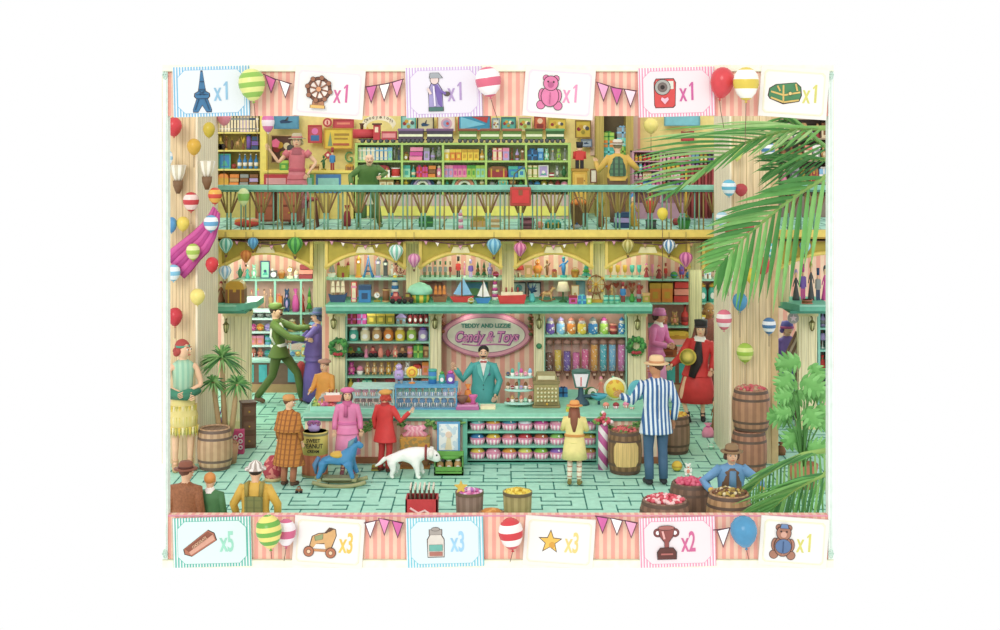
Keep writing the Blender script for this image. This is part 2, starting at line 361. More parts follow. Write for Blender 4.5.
def g_wheel(m, w, h, d, a, b):
    R = w*.42; c = (0, 0, h-R*1.15)
    m.torus(c, R, w*.035, a, 'Y', 24, 6).ell(c, (w*.08, w*.08, w*.08), b)
    for k in range(8):
        g = k*math.pi/4; m.tube([c, (R*math.cos(g), 0, c[2]+R*math.sin(g))], w*.018, b, 5).ell((R*math.cos(g), -w*.05, c[2]+R*math.sin(g)), w*.07, b if k % 2 else a, 7, 5)
    for s in (-1, 1): m.tube([c, (s*w*.25, 0, 0)], w*.03, a, 5)
    m.cbox(0, 0, 0, w*.6, w*.3, h*.1, b)
def g_light(m, w, h, d, a, b):
    for k in range(6): m.lathe([(w*(.4-.03*k), h*.13*k), (w*(.37-.03*k), h*.13*(k+1))], (0, 0, 0), (a, b)[k % 2], 12)
    m.cyl(0, 0, h*.78, w*.14, h*.12, 'yellow', 10).lathe([(w*.22, h*.9), (.001, h)], (0, 0, 0), a, 10)
def g_carousel(m, w, h, d, a, b):
    m.lathe([(w*.36, 0), (w*.36, h*.1), (w*.4, h*.12), (w*.4, h*.4)], (0, 0, 0), b, 16, m2='yellow').lathe([(w*.5, h*.42), (w*.5, h*.6), (w*.4, h*.8), (w*.15, h*.95), (.001, h)], (0, 0, 0), a, 18)
def g_figure(m, w, h, d, a, b):
    m.lathe([(w*.3, 0), (w*.3, h*.1)], (0, 0, 0), b, 10).tube([(0, 0, h*.1), (0, 0, h*.45), (0, 0, h*.7)], [w*.12, w*.2, w*.13], a, 8).ell((0, 0, h*.84), (w*.14, w*.14, h*.12), a)
    m.tube([(w*.14, 0, h*.64), (w*.4, 0, h*.8)], w*.07, a, 6).tube([(-w*.14, 0, h*.64), (-w*.36, 0, h*.5)], w*.07, a, 6).lathe([(w*.2, h*.92), (w*.08, h*.98), (.001, h)], (0, 0, 0), b, 8)
G = dict(box=(g_box, 'box', 'box'), gift=(g_gift, 'ribboned gift box', 'gift'), book=(g_book, 'book', 'book'), jar=(g_jar, 'sweet jar', 'jar'), sweetjar=(g_sweetjar, 'candy jar', 'jar'), bottle=(g_bottle, 'bottle', 'bottle'),
 tin=(g_tin, 'round tin', 'tin'), ball=(g_ball, 'toy ball', 'ball'), bear=(g_bear, 'teddy bear', 'teddy bear'), doll=(g_doll, 'doll', 'doll'), soldier=(g_soldier, 'toy soldier', 'toy'),
 car=(g_car, 'toy car', 'toy car'), sail=(g_sail, 'toy sailboat', 'toy boat'), ship=(g_ship, 'model sailing ship', 'model ship'), steam=(g_steam, 'toy steamship', 'toy boat'), house=(g_house, 'toy house', 'toy house'),
 mush=(g_mush, 'mushroom house', 'toy house'), castle=(g_castle, 'toy castle', 'toy castle'), tower=(g_tower, 'model clock tower', 'model tower'), eiffel=(g_eiffel, 'lattice tower model', 'model tower'), lamp=(g_lamp, 'table lamp', 'lamp'),
 vase=(g_vase, 'vase of leaves', 'vase'), frame=(g_frame, 'framed picture', 'picture'), basket=(g_basket, 'round basket', 'basket'), teapot=(g_teapot, 'teapot', 'teapot'), tree=(g_tree, 'little toy tree', 'toy tree'),
 lolly=(g_lolly, 'big lollipop', 'lollipop'), goblet=(g_goblet, 'goblet', 'glass'), camera=(g_camera, 'toy camera', 'camera'), clock=(g_clock, 'table clock', 'clock'), drum=(g_drum, 'toy drum', 'drum'), horse=(g_horse, 'small rocking horse', 'toy horse'),
 robot=(g_robot, 'toy robot', 'robot'), cake=(g_cake, 'cupcake', 'cake'), bag=(g_bag, 'tied candy bag', 'bag'), arch=(g_arch, 'toy arch', 'toy'), case=(g_case, 'little chest', 'chest'), stack=(g_stack, 'stack of boxes', 'boxes'),
 wheel=(g_wheel, 'toy ferris wheel', 'ferris wheel'), light=(g_light, 'toy lighthouse', 'toy lighthouse'), carousel=(g_carousel, 'toy carousel', 'carousel'), figure=(g_figure, 'figurine', 'figurine'))
GC = {}
def good(kind, w, h, d, a, b, name=None):
    key = (kind, round(w, 2), round(h, 2), a, b)
    nm = (name or G[kind][1]).replace(' ', '_')
    if key not in GC:
        m = MB(); G[kind][0](m, w, h, d, a, b); GC[key] = m.mesh(nm)
    o = bpy.data.objects.new(nm, GC[key]); COL.objects.link(o); return o
def uniq(opts):
    for l in opts:
        if l not in USED and len(l.replace(',', ' ').split()) <= 16: return l
    k = 2; o = ['second', 'third', 'fourth', 'fifth', 'sixth', 'seventh', 'eighth']
    for q in o:
        l = q+' '+opts[0]
        if l not in USED: return l
    return opts[0]
def row(place, D, z, x0, x1, hp, spec, dep=.16, gap=.92):
    """goods standing in a row on a shelf, 'kind:colour:colour*n@width^height'"""
    its = []
    for tk in spec.split():
        wt = 1.0; ht = 1.0; n = 1
        for ch in '@^':
            if ch in tk:
                i0 = tk.index(ch); i1 = i0+1
                while i1 < len(tk) and tk[i1] in '0123456789.': i1 += 1
                v = float(tk[i0+1:i1]); tk = tk[:i0]+tk[i1:]
                if ch == '@': wt = v
                else: ht = v
        if '*' in tk: tk, v = tk.split('*'); n = int(v)
        p = tk.split(':') + ([] if ':' in tk else ['grey']); its.append((p[0], p[1], p[2] if len(p) > 2 else 'cream', n, wt, ht))
    tot = sum(i[3]*i[4] for i in its); u = (x1-x0)/tot; x = x0
    words = [cn(i[1])+' '+G[i[0]][1] for i in its]
    for q, (k, a, b, n, wt, ht) in enumerate(its):
        full = words[q]+' '+place
        if n > 1:
            lab = uniq(['%s, one of %s alike' % (full, {2: 'two', 3: 'three', 4: 'four', 5: 'five', 6: 'six', 7: 'seven', 8: 'eight', 9: 'nine', 10: 'ten', 12: 'twelve'}.get(n, str(n)))])
            grp = words[q]+'s '+place
        else:
            o = []
            if q > 0: o.append('%s, right of the %s' % (full, words[q-1]))
            else: o.append('%s, at its left end' % full)
            if q < len(its)-1: o.append('%s, left of the %s' % (full, words[q+1]))
            if 0 < q < len(its)-1: o.append('%s between %s and %s' % (full, words[q-1], words[q+1]))
            lab = uniq([full]+o) if words.count(words[q]) == 1 else uniq(o+[full])
            grp = None
        for j in range(n):
            cx = x+u*wt/2; x += u*wt
            if k == 'none': continue
            w = u*wt*gap*D/F; h = hp*ht*D/F
            o = good(k, w, h, min(dep, max(.06, w*.8)), a, b)
            o.location = (PX(cx, D), D, z)
            tag(o, lab, G[k][2], grp)
G['none'] = (None, 'gap', 'gap')
# ================================================================== CAMERA, WORLD, LIGHT
cam = bpy.data.cameras.new('camera'); co = bpy.data.objects.new('camera', cam); COL.objects.link(co)
co.location = (0, 0, H); co.rotation_euler = (math.pi/2, 0, 0); cam.sensor_width = 36; cam.lens = F*36/1000; cam.shift_y = -.195; cam.clip_end = 200
scn.camera = co
w = bpy.data.worlds.new('white_studio'); scn.world = w; w.use_nodes = True
w.node_tree.nodes['Background'].inputs[0].default_value = (1, 1, 1, 1); w.node_tree.nodes['Background'].inputs[1].default_value = 1.0
vs = scn.view_settings; vs.view_transform = 'Standard'; vs.look = 'None'; vs.exposure = 0; vs.gamma = 1; vs.use_curve_mapping = False
def light(kind, name, loc, energy, **k):
    l = bpy.data.lights.new(name, kind); l.energy = energy
    for a, b in k.items(): setattr(l, a, b)
    o = bpy.data.objects.new(name, l); COL.objects.link(o); o.location = loc; return o
s = light('SUN', 'sun', (0, 0, 12), 1.15, angle=math.radians(24), color=(1, .98, .94))
s.rotation_euler = Vector((.22, .88, -.42)).to_track_quat('-Z', 'Y').to_euler()
# ================================================================== SETTING
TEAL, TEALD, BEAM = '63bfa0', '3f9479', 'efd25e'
def maze(m, x0, x1, y0, y1, cell, z, col, inside, lx, ly, seed=3):
    rnd = random.Random(seed); nx = int((x1-x0)/cell); ny = int((y1-y0)/cell)
    seen = {(0, 0)}; st = [(0, 0)]; link = set()
    while st:
        x, y = st[-1]
        nb = [(x+a, y+b) for a, b in ((1, 0), (-1, 0), (0, 1), (0, -1)) if 0 <= x+a < nx and 0 <= y+b < ny and (x+a, y+b) not in seen]
        if not nb: st.pop(); continue
        # prefers to run on straight, so the walls make long meanders
        c = rnd.choice(nb); seen.add(c); link.add(((x, y), c)); link.add((c, (x, y))); st.append(c)
    vs = []; fs = []
    def quad(a, b, c, d):
        if not (inside(a, c) and inside(b, d)): return
        k = len(vs); vs.extend([(a, c, z), (b, c, z), (b, d, z), (a, d, z)]); fs.append((k, k+1, k+2, k+3))
    for i in range(nx):
        for j in range(ny):
            X = x0+i*cell; Y = y0+j*cell
            if ((i, j), (i, j+1)) not in link: quad(X-lx/2, X+cell+lx/2, Y+cell-ly/2, Y+cell+ly/2)
            if ((i, j), (i+1, j)) not in link: quad(X+cell-lx/2, X+cell+lx/2, Y-ly/2, Y+cell+ly/2)
    m.add(vs, fs, col)
XL = lambda D: PX(163.6, D)
XR = lambda D: PX(832.4, D)
FM, FL = mat('a6e6cc', rough=.55), mat('32897a', rough=.6)
def slab(m, pts, z0, z1, mt):
    n = len(pts); m.add([(x, y, z0) for x, y in pts]+[(x, y, z1) for x, y in pts], [tuple(range(n))[::-1], tuple(range(n, 2*n))]+[(i, (i+1) % n, (i+1) % n+n, i+n) for i in range(n)], mt)
m = MB(); slab(m, [(XL(16.7), 16.7), (XR(16.7), 16.7), (XR(29), 29), (XL(29), 29)], -.012, 0, FM)
maze(m, -6.6, 6.6, 16.8, 28.9, .205, .002, FL, lambda x, y: XL(y)+.03 < x < XR(y)-.03 and y < 28.95, .02, .045)
struct('floor', m, 'mint shop floor tiled with a dark green maze pattern', 'floor')
DB = 23.3                                   # balcony front
m = MB(); slab(m, [(XL(DB), DB), (XR(DB), DB), (XR(27.7), 27.7), (XL(27.7), 27.7)], ZU-.16, ZU, FM)
maze(m, -6.4, 6.4, DB+.1, 27.6, .27, ZU+.002, FL, lambda x, y: XL(y)+.03 < x < XR(y)-.03, .026, .07, 5)
struct('floor', m, 'mint patterned gallery floor above the shop', 'floor')
PK = mat('f6a492', 'stripe', 'fbd3b6', .17, rough=.7)
PKU = mat('f3a99b', 'stripe', 'f8d9bd', .2, rough=.7)
YW = mat('f2dc84', rough=.8)
m = MB(); m.box(XL(27.8), XR(27.8), 27.7, 27.85, ZU, 6.1, YW)
m.box(PX(598, 27.7), PX(720, 27.7), 27.66, 27.7, ZU, 4.6, PK); m.box(PX(590, 27.7), PX(640, 27.7), 27.66, 27.7, 4.6, 6.1, PK)
m.box(PX(213, 27.7), PX(262, 27.7), 27.67, 27.7, ZU, 6.1, mat('d8c36a'))
struct('wall_back', m, 'yellow gallery back wall with striped pink panel', 'wall')
m = MB(); m.box(XL(28.7), XR(28.7), 28.6, 28.75, 0, ZU-.16, PK)
struct('wall_back_lower', m, 'pink striped back wall of the ground floor alcoves', 'wall').name = 'wall_alcoves'
# main shop wall behind the counter, depth 24.5
DW = 24.5; XW0, XW1 = PX(322, DW), PX(648, DW)
m = MB(); m.box(XW0, XW1, DW, DW+.12, 0, ZU-.16, PK)
struct('wall_shop', m, 'pink striped wall behind the counter', 'wall')
# plank walls left and right in front of the balcony
PLK = mat('e2c898', 'plank', 'b08e5e', .1, rough=.8); PLS = mat('f6e8c8', 'plank', 'c9a878', .16, 'Y', rough=.8)
def pillar(name, x0, x1, lab):
    m = MB(); m.box(x0, x1, 21.6, 23.15, 0, 6.0, PLK)
    m.box(x0-.001 if x0 > 0 else x0, (x1+.001) if x1 < 0 else x1, 21.62, 23.14, 0, 6.0, PLK)
    if x1 < 0: m.box(x1-.02, x1+.012, 21.585, 23.15, 0, 6.0, PLS)
    else:
        m.box(x0-.012, x0+.02, 21.585, 23.15, 0, 6.0, PLS); m.box(x1-.1, x1, 21.57, 21.6, 0, 6.0, mat('cfae78'))
    return struct(name, m, lab, 'wall')
XP0, XP1, XP2 = PX(197, 21.6), PX(730, 21.6), PX(778, 21.6)
pillar('wall_left', XL(21.7), XP0, 'tan plank wall hung with balloons at the left')
pillar('wall_right', XP1, XP2, 'tan plank pillar hung with balloons at the right')
# balcony beam, arches, columns
m = MB(); x0, x1 = XL(DB-.06), XR(DB-.06)
m.box(x0, x1, DB-.06, DB+.1, ZU-.095, ZU+.02, BEAM).box(x0, x1, DB-.03, DB+.1, ZU-.125, ZU-.095, 'c39a35').box(x0, x1, DB, DB+.11, ZU-.17, ZU-.125, '8a6242')  # lowest brown strip paints in the shadow under the beam
struct('trim_1', m, 'long yellow beam along the gallery edge', 'beam')
OL = mat('b8a636', rough=.7)
bays = [(219, 313), (325, 406), (419, 502), (514, 593), (605, 690), (702, 722), (779, 832)]
DA = 23.42
for i, (a, b) in enumerate(bays):
    m = MB(); X0, X1 = PX(a, DA), PX(b, DA); zt = ZU-.16; ztop = PZ(252.5, DA); zs = PZ(268, DA)
    full = (b-a) > 60
    if full: f = lambda t: zs+(ztop-zs)*(1-(2*t-1)**2)
    elif a == 702: f = lambda t: zs+(ztop-zs)*(1-(1-t*.3)**2)-.02
    else: f = lambda t: zs+(ztop-zs)*(1-(1-t)**2)
    n = 22; arc = [(X0+(X1-X0)*k/n, f(k/n)) for k in range(n+1)]
    m.prism([(X0, zt)]+arc+[(X1, zt)], DA, DA+.08, OL)
    m.tube([(x, DA-.01, z) for x, z in arc], .035, BEAM, 6)
    m.box(X0, X0+.05, DA-.03, DA+.06, zs-.02, zt, BEAM).box(X1-.05, X1, DA-.03, DA+.06, zs-.02, zt, BEAM)
    if full:
        xm = (X0+X1)/2; zk = PZ(249, DA)
        m.prism([(xm-.16, zk-.06), (xm+.16, zk-.06), (xm+.12, zk+.04), (xm-.12, zk+.04)], DA-.06, DA, 'f1e6a8')
        m.box(xm-.1, xm+.1, DA-.07, DA, zk+.04, zk+.16, 'b5a440').box(xm-.07, xm+.07, DA-.075, DA, zk+.09, zk+.13, '5f4f22')
    o = struct('trim_%d' % (i+2), m, 'olive arched panel with a yellow rim under the gallery', 'arch')
CR = mat('f0e6b6', 'plank', 'c4b57a', .12, rough=.7); CRG = mat('ddd49a', 'plank', 'a9a266', .1, rough=.7)
cols = [(313, 325, 240, 307, CRG), (406, 419, 240, 306, CRG), (502, 514, 240, 306, CRG), (593, 605, 240, 306, CRG), (690, 702, 240, 270, CRG),
        (329, 345, 311, 430, CR), (430, 441, 311, 425, CR), (534, 544, 311, 425, CR), (628, 646, 311, 425, CR), (218, 228, 240, 306, CRG), (224, 250, 311, 430, CR), (799, 817, 311, 430, CR), (779, 789, 240, 306, CRG)]
for i, (a, b, t, bt, mt) in enumerate(cols):
    m = MB(); D = 23.75 if t == 240 else 24.0; X0, X1 = PX(a, D), PX(b, D); z0 = 0 if bt > 400 else PZ(bt, D); z1 = ZU-.16 if t == 240 else PZ(311, D)
    if t == 240 and bt > 400: z0 = 0
    m.box(X0, X1, D, D+.18, z0, z1, mt); m.box(X0-.02, X1+.02, D-.025, D+.2, z1-.09, z1, 'e9dc9a')
    if z0 == 0: m.box(X0-.02, X1+.02, D-.025, D+.2, 0, .14, 'e9dc9a')
    struct('trim_%d' % (20+i), m, 'fluted cream column of the shop wall', 'column')
m = MB(); D = 27.15; m.box(PX(690, D), PX(702, D), D, D+.2, 0, ZU-.16, CRG).box(PX(690, D)-.02, PX(702, D)+.02, D-.02, D+.2, 0, .15, 'e9dc9a')
struct('trim_39', m, 'cream column inside the right alcove', 'column')
# ledge across the shop wall
def ledge(name, x0, x1, lab, ch=0):
    D0 = 23.35; z = PZ(305, D0)
    m = MB()
    if ch > 0: pts = [(x0, D0), (x1-.15, D0), (x1+.12, D0+.45), (x1+.12, DW-.02), (x0, DW-.02)]
    elif ch < 0: pts = [(x0+.15, D0), (x1, D0), (x1, DW-.02), (x0-.12, DW-.02), (x0-.12, D0+.45)]
    else: pts = [(x0, D0), (x1, D0), (x1, DW-.02), (x0, DW-.02)]
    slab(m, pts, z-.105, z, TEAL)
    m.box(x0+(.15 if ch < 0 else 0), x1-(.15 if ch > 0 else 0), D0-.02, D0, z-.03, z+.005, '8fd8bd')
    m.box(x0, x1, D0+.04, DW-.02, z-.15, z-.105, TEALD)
    o = struct(name, m, lab, 'ledge'); return z
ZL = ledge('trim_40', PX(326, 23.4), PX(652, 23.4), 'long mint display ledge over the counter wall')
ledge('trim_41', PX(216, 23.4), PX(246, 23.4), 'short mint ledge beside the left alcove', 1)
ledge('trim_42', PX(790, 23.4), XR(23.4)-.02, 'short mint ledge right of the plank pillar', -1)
# ================================================================== FRONT FRAME (strips, cards, bunting, balloons)
D0 = 16.6; k0 = D0/F
PKF = mat('ee9f8e', 'stripe', 'f2c8ac', .094, rough=.8)
def fx(px): return (px-500)*k0
def fz(py): return H-(py-YH)*k0
m = MB(); m.box(fx(163), fx(833), D0, D0+.1, fz(559), fz(515), PKF).box(fx(163), fx(833), D0-.03, D0+.1, 0, fz(559), 'fbf5dc').box(fx(163), fx(833), D0-.035, D0, fz(559.6), fz(558.8), 'cfd3b4').box(fx(168), fx(828), D0-.01, D0, fz(516.3), fz(515), 'e08aa6')
struct('trim_50', m, 'pink striped front board with cream foot', 'board')
m = MB(); m.box(fx(163), fx(833), D0, D0+.1, fz(116), fz(71), PKF).box(fx(163), fx(833), D0-.03, D0+.1, fz(71), fz(65), 'f6f5dc').box(fx(163), fx(833), D0-.035, D0, fz(71.6), fz(70.8), 'cfd3b4')
struct('trim_51', m, 'pink striped top board with cream rail', 'board')
for nm, a, b in (('trim_52', 163, 168), ('trim_53', 828, 833)):
    m = MB(); m.box(fx(a), fx(b), D0-.02, D0+.12, fz(559), fz(71), 'e6f4ea').box(fx(a+3.4), fx(a+4) if a < 200 else fx(a+2), D0-.03, D0, fz(555), fz(75), 'cfe3d8')
    for zc in (75, 553):
        for q in range(4): m.torus((fx(a+2.5)+.012*math.cos(q*1.57), D0-.03, fz(zc)+.03*math.sin(q*1.57)), .018, .006, 'b9dccb', 'Y', 12, 5)
    struct(nm, m, 'narrow pale mint post at the side of the frame', 'post')
OUT = mat('3a2a2a', rough=.8)
class Icon:
    """flat printed pictures, drawn in card pixels (x right, y down), each layer a thin raised print"""
    def __init__(s): s.m = MB(); s.k = 0
    def y(s): s.k += 1; return -.006-.0012*s.k
    def poly(s, pts, c, o=.55):
        cx = sum(p[0] for p in pts)/len(pts); cy = sum(p[1] for p in pts)/len(pts)
        for t, cc in ((o, OUT), (0, c)):
            if t == 0 or o > 0:
                q = [((x-cx)*(1+t*1.4/max(2.5, abs(x-cx)+abs(y-cy)))+cx, (y-cy)*(1+t*1.4/max(2.5, abs(x-cx)+abs(y-cy)))+cy) for x, y in pts]
                y = s.y(); s.m.prism([(x*k0, -v*k0) for x, v in q], y, y+.003, cc)
    def circ(s, x, y, r, c, o=.6, ry=None):
        ry = ry or r
        for t, cc in ((o, OUT), (0, c)):
            if t == 0 or o > 0: q = s.y(); s.m.disc(x*k0, -y*k0, (r+t)*k0, q, q+.003, cc, 18, (ry+t)*k0)
    def line(s, a, b, w, c):
        d = Vector((b[0]-a[0], b[1]-a[1])); n = Vector((-d.y, d.x)).normalized()*w/2
        s.poly([(a[0]+n.x, a[1]+n.y), (b[0]+n.x, b[1]+n.y), (b[0]-n.x, b[1]-n.y), (a[0]-n.x, a[1]-n.y)], c, 0)
def ic_tower(i):
    i.poly([(-1, -20), (1, -20), (2.2, -10), (3.5, 0), (7, 2), (7, 5), (5, 7), (9, 17), (9, 20), (4, 20), (0, 13), (-4, 20), (-9, 20), (-9, 17), (-5, 7), (-7, 5), (-7, 2), (-3.5, 0), (-2.2, -10)], '2f6d9e', .8)
    for a, b in (((-6, 3), (6, 3)), ((-5, 7), (5, 7)), ((-3, -2), (3, -2)), ((-2, -10), (2, -10)), ((-3, 7), (-7, 18)), ((3, 7), (7, 18)), ((-3, -1), (3, 3)), ((3, -1), (-3, 3))): i.line(a, b, .8, '1d3f63')
def ic_wheel(i):
    i.poly([(-6, 14), (-5, 5), (5, 5), (6, 14)], 'c7835a')
    i.circ(0, -3, 12, '7d4a34'); i.circ(0, -3, 9, 'fbe9dc', .3)
    for k in range(8):
        g = k*math.pi/4+.2; i.line((0, -3), (9.5*math.cos(g), -3+9.5*math.sin(g)), 1.6, '8a5238')
    for k in range(8):
        g = k*math.pi/4+.2; i.circ(11.5*math.cos(g), -3+11.5*math.sin(g), 2.2, '9a5f42', .4)
    i.circ(0, -3, 2.5, 'd98f5e', .4); i.poly([(-7, 13), (7, 13), (7, 16), (-7, 16)], 'e6b45c')
def ic_wizard(i):
    i.poly([(-6, 18), (-6, -2), (-3, -9), (3, -9), (7, -2), (8, 18)], '9a8fc4', .8); i.poly([(-1, -7), (3, -7), (7, 0), (7, 16), (3, 12)], '6d55a6', 0)
    i.circ(0, -12, 4, 'e3c9c2', .6); i.poly([(-5, -14), (-4, -19), (4, -19), (8, -14)], '9aa0a6', .5); i.poly([(-6, 15), (8, 15), (8, 19), (-6, 19)], '3f6a63', .5)
    i.line((-7, -4), (-4, 2), 2.4, 'e3c9c2'); i.circ(12, 2, 3, '4f463c', .4, 2); i.line((6, -1), (11, 2), 2.4, '6d55a6'); i.line((-1, -6), (0, 14), 1.6, 'e6ddee')
def ic_bear(i, a='e070a0', b='b84f80', hat=None):
    for s in (-1, 1): i.circ(s*5, -14, 2.8, a); i.circ(s*8.5, 13, 4, a); i.circ(s*8, 3, 3.2, a, .6, 6)
    i.circ(0, 4, 8.5, a, .7, 10); i.circ(0, -9, 7, a, .7)
    i.circ(0, -7.4, 3, b, 0); i.circ(-2.8, -10.5, .9, OUT, 0); i.circ(2.8, -10.5, .9, OUT, 0); i.line((0, 0), (0, 12), .7, b)
def ic_camera(i):
    i.poly([(-10, -9), (-8, -13), (9, -13), (11, -9), (10, 13), (8, 15), (-9, 15), (-10, 12)], 'd83c3c', .9)
    i.poly([(-8, -11), (9, -11), (9, -3), (-8, -3)], 'd6d9c8', 0); i.circ(-2, -5, 7.5, 'a5a39c'); i.circ(-2, -5, 4.6, '6d5f5a', .3); i.circ(-2, -5, 2, '221a1a', .2)
    i.poly([(0, 12), (-4, 7.5), (-3, 5), (0, 6.5), (3, 5), (4, 7.5)], 'f7b3c6', 0)
def ic_chest(i):
    i.poly([(-16, 4), (-15, -3), (-9, -7), (10, -10), (15, -6), (16, 2), (14, 8), (-1, 11), (-14, 7)], '3f8050', .9)
    for a, b in (((-2, -7), (-1, 10)), ((-14, 0), (-1, 3)), ((-1, 3), (15, -1)), ((-8, -6), (-5, -1)), ((10, -9), (12, -2)), ((-14, 6), (-1, 10)), ((-1, 10), (14, 7))): i.line(a, b, 1.7, 'd9b45c')
    i.circ(5, 1, 1.6, 'e8c878', .3)
def ic_choc(i):
    i.poly([(-16, 6), (8, -12), (14, -9), (16, -2), (-8, 13), (-15, 11)], 'b5694e', .9); i.poly([(-15, 6), (8, -11), (13, -8), (-11, 9)], '8a4a36', 0)
    i.poly([(-11, 9), (13, -8), (15, -3), (-9, 12)], 'd79a82', 0)
def ic_cart(i):
    i.poly([(-10, 4), (-8, -5), (-2, -8), (6, -9), (9, -14), (14, -13), (15, -7), (12, 2), (10, 8), (6, 8), (4, 1), (-4, 2), (-8, 8)], 'd9a566', .9)
    i.poly([(-6, -5), (2, -8), (2, -3), (-5, -1)], '8fa06a', .4); i.poly([(3, -9), (8, -15), (13, -14), (9, -11)], '5c3d2c', 0)
    i.poly([(-12, 7), (12, 7), (12, 9.5), (-12, 9.5)], 'c98552', .5)
    for x in (-11, 11): i.circ(x, 10, 4.8, 'b56a48'); i.circ(x, 10, 1.8, 'f1c9a0', .4)
def ic_jar(i):
    i.poly([(-8, 14), (-8, -3), (-5, -8), (5, -8), (8, -3), (8, 14)], 'd8d0c4', .9); i.poly([(-6, -13), (6, -13), (6, -8), (-6, -8)], 'a39a92', .7); i.circ(0, -13.5, 4, 'a39a92', .4, 1.6)
    i.poly([(-6.5, 2), (6.5, 2), (6.5, 8), (-6.5, 8)], '5fae9f', .2); i.poly([(-6.5, 9), (6.5, 9), (6.5, 13), (-6.5, 13)], 'b06a5c', 0)
def ic_star(i):
    p = []
    for k in range(10):
        r = 12.5 if k % 2 == 0 else 5.4; g = -math.pi/2+k*math.pi/5; p.append((r*math.cos(g), r*math.sin(g)))
    i.poly(p, OUT, 0); i.poly([(x*.86, y*.86) for x, y in p], 'eebb4a', 0); i.circ(2, 3, 3, 'd99a34', 0)
def ic_trophy(i):
    for s in (-1, 1): i.circ(s*8.5, -10, 4, '7d3a3a', .5); i.circ(s*8.5, -10, 2, 'fdeef0', .2)
    i.poly([(-8, -15), (8, -15), (6, -6), (2, -1), (2, 5), (-2, 5), (-2, -1), (-6, -6)], '8f4440', .8); i.circ(0, -15, 8, 'a9605a', .5, 2)
    i.poly([(-6, 5), (6, 5), (9, 9), (9, 16), (-9, 16), (-9, 9)], '5a2c28', .8); i.line((-4, -12), (-2, -4), 2, 'e9a6a0'); i.line((-6, 11), (6, 11), 1.6, 'b5605a')
def ic_teddy(i):
    ic_bear(i, 'a8705a', 'd8a08a'); i.circ(0, 4, 7.8, '4f6f9e', .3, 7); i.poly([(-4, -14), (-3, -18), (3, -18), (4, -14)], '5f7fae', .5); i.line((0, -1), (0, 10), 1, '2f4a75')
def card(px, py, w, h, ang, edge, face, ic, ctx, cnt, lab, icx, tx, ticket, picname):
    t = thing('playing_card', lab, 'card', (fx(px), D0-.05, fz(py))); t.rotation_euler = (0, math.radians(ang), 0)
    W, Hh = w*k0/2, h*k0/2; m = MB()
    bm = mat(edge, 'stripe', 'e4e8ea', .034, duty=.5, rough=.8) if ticket else mat('fbf8f0', 'paper')
    m.box(-W, W, 0, .02, -Hh, Hh, bm); m.build('card_board', t)
    m = MB(); c = 7*k0 if ticket else 2.5*k0; a, b = W-(5 if ticket else 4)*k0, Hh-(3.6 if ticket else 4)*k0
    oc = [(-a, -b+c), (-a+c, -b), (a-c, -b), (a, -b+c), (a, b-c), (a-c, b), (-a+c, b), (-a, b-c)]
    m.prism([(x*1.012, z*1.02) for x, z in oc], -.003, 0, edge); m.prism(oc, -.005, -.002, mat(face, 'paper'))
    if not ticket: m.prism([(x*.96, z*.94) for x, z in oc], -.006, -.0045, mat('fffdf8', 'paper'))
    m.build('card_face', t)
    I = Icon(); ic(I); o = I.m.build('printed_'+picname, t, (icx*k0, 0, 0))
    if cnt == 'x1':
        text('x', 'printed_count', t, ((tx-4.5)*k0, -.008, -1*k0), 27*k0, ctx, .5, 0, .002, .005)
        m = MB(); a, zb_, zt_ = (tx+4.6)*k0, -8.5*k0, 9.5*k0
        m.prism([(a-1.1*k0, zb_), (a+1.1*k0, zb_), (a+1.1*k0, zt_), (a-.6*k0, zt_), (a-3.2*k0, zt_-3.4*k0), (a-2.6*k0, zt_-4.6*k0), (a-1.1*k0, zt_-3*k0)], -.01, -.006, ctx); m.build('printed_digit', t)
    else: text(cnt, 'printed_count', t, (tx*k0, -.008, -.5*k0), 28*k0, ctx, .5, 0, .002, .006)
    return t
tk = True
card(212, 91.5, 76, 50, -1.5, '6fb6dc', 'eef6fc', ic_tower, '7fb6d6', 'x1', 'blue ticket card with a blue lattice tower, top left of the frame', -9, 11, tk, 'tower')
card(329.5, 93, 70, 49, 4, 'f6d5de', 'fdeef2', ic_wheel, 'd15a94', 'x1', 'white card with a brown ferris wheel, hung on the top board', -10, 13, False, 'wheel')
card(444, 92, 76, 50, -1.5, 'c9a9d8', 'f3eef9', ic_wizard, 'a98cc0', 'x1', 'lilac ticket card showing a purple robed figure, on the top board', -9, 12, tk, 'figure')
card(559, 93, 70, 50, 4, 'f3c9dc', 'fdeaf3', ic_bear, 'e58ab4', 'x1', 'white card with a pink bear, hung on the top board', -9, 12, False, 'bear')
card(676, 92, 76, 49, -1.5, 'ee8fae', 'fdeef2', ic_camera, 'c94f92', 'x1', 'pink ticket card with a red camera, on the top board', -12, 11, tk, 'camera')
card(793, 93, 68, 50, 4, 'e9e3b4', 'fbfadf', ic_chest, 'd3cf62', 'x1', 'cream card with a green treasure chest, top right of the frame', -9, 17, False, 'chest')
card(213, 541, 78, 49, -1.5, '4fb9a4', 'e6fafa', ic_choc, '8fd8bc', 'x5', 'mint ticket card with a chocolate bar, bottom left of the frame', -12, 15, tk, 'chocolate')
card(329, 541, 70, 49, 4, 'f3dfb0', 'fdf8e6', ic_cart, 'ecc24e', 'x3', 'cream card with a wheeled toy horse, hung on the bottom board', -8, 18, False, 'toy_horse')
card(445, 541, 77, 49, -1.5, '6fc6d8', 'e6f8fc', ic_jar, '8fc8ea', 'x3', 'pale blue ticket card with a glass jar, on the bottom board', -9, 13, tk, 'jar')
card(559, 541, 70, 49, 4, 'f3dfb0', 'fdf8e6', ic_star, 'efcf74', 'x3', 'cream card with a yellow star, hung on the bottom board', -9, 13, False, 'star')
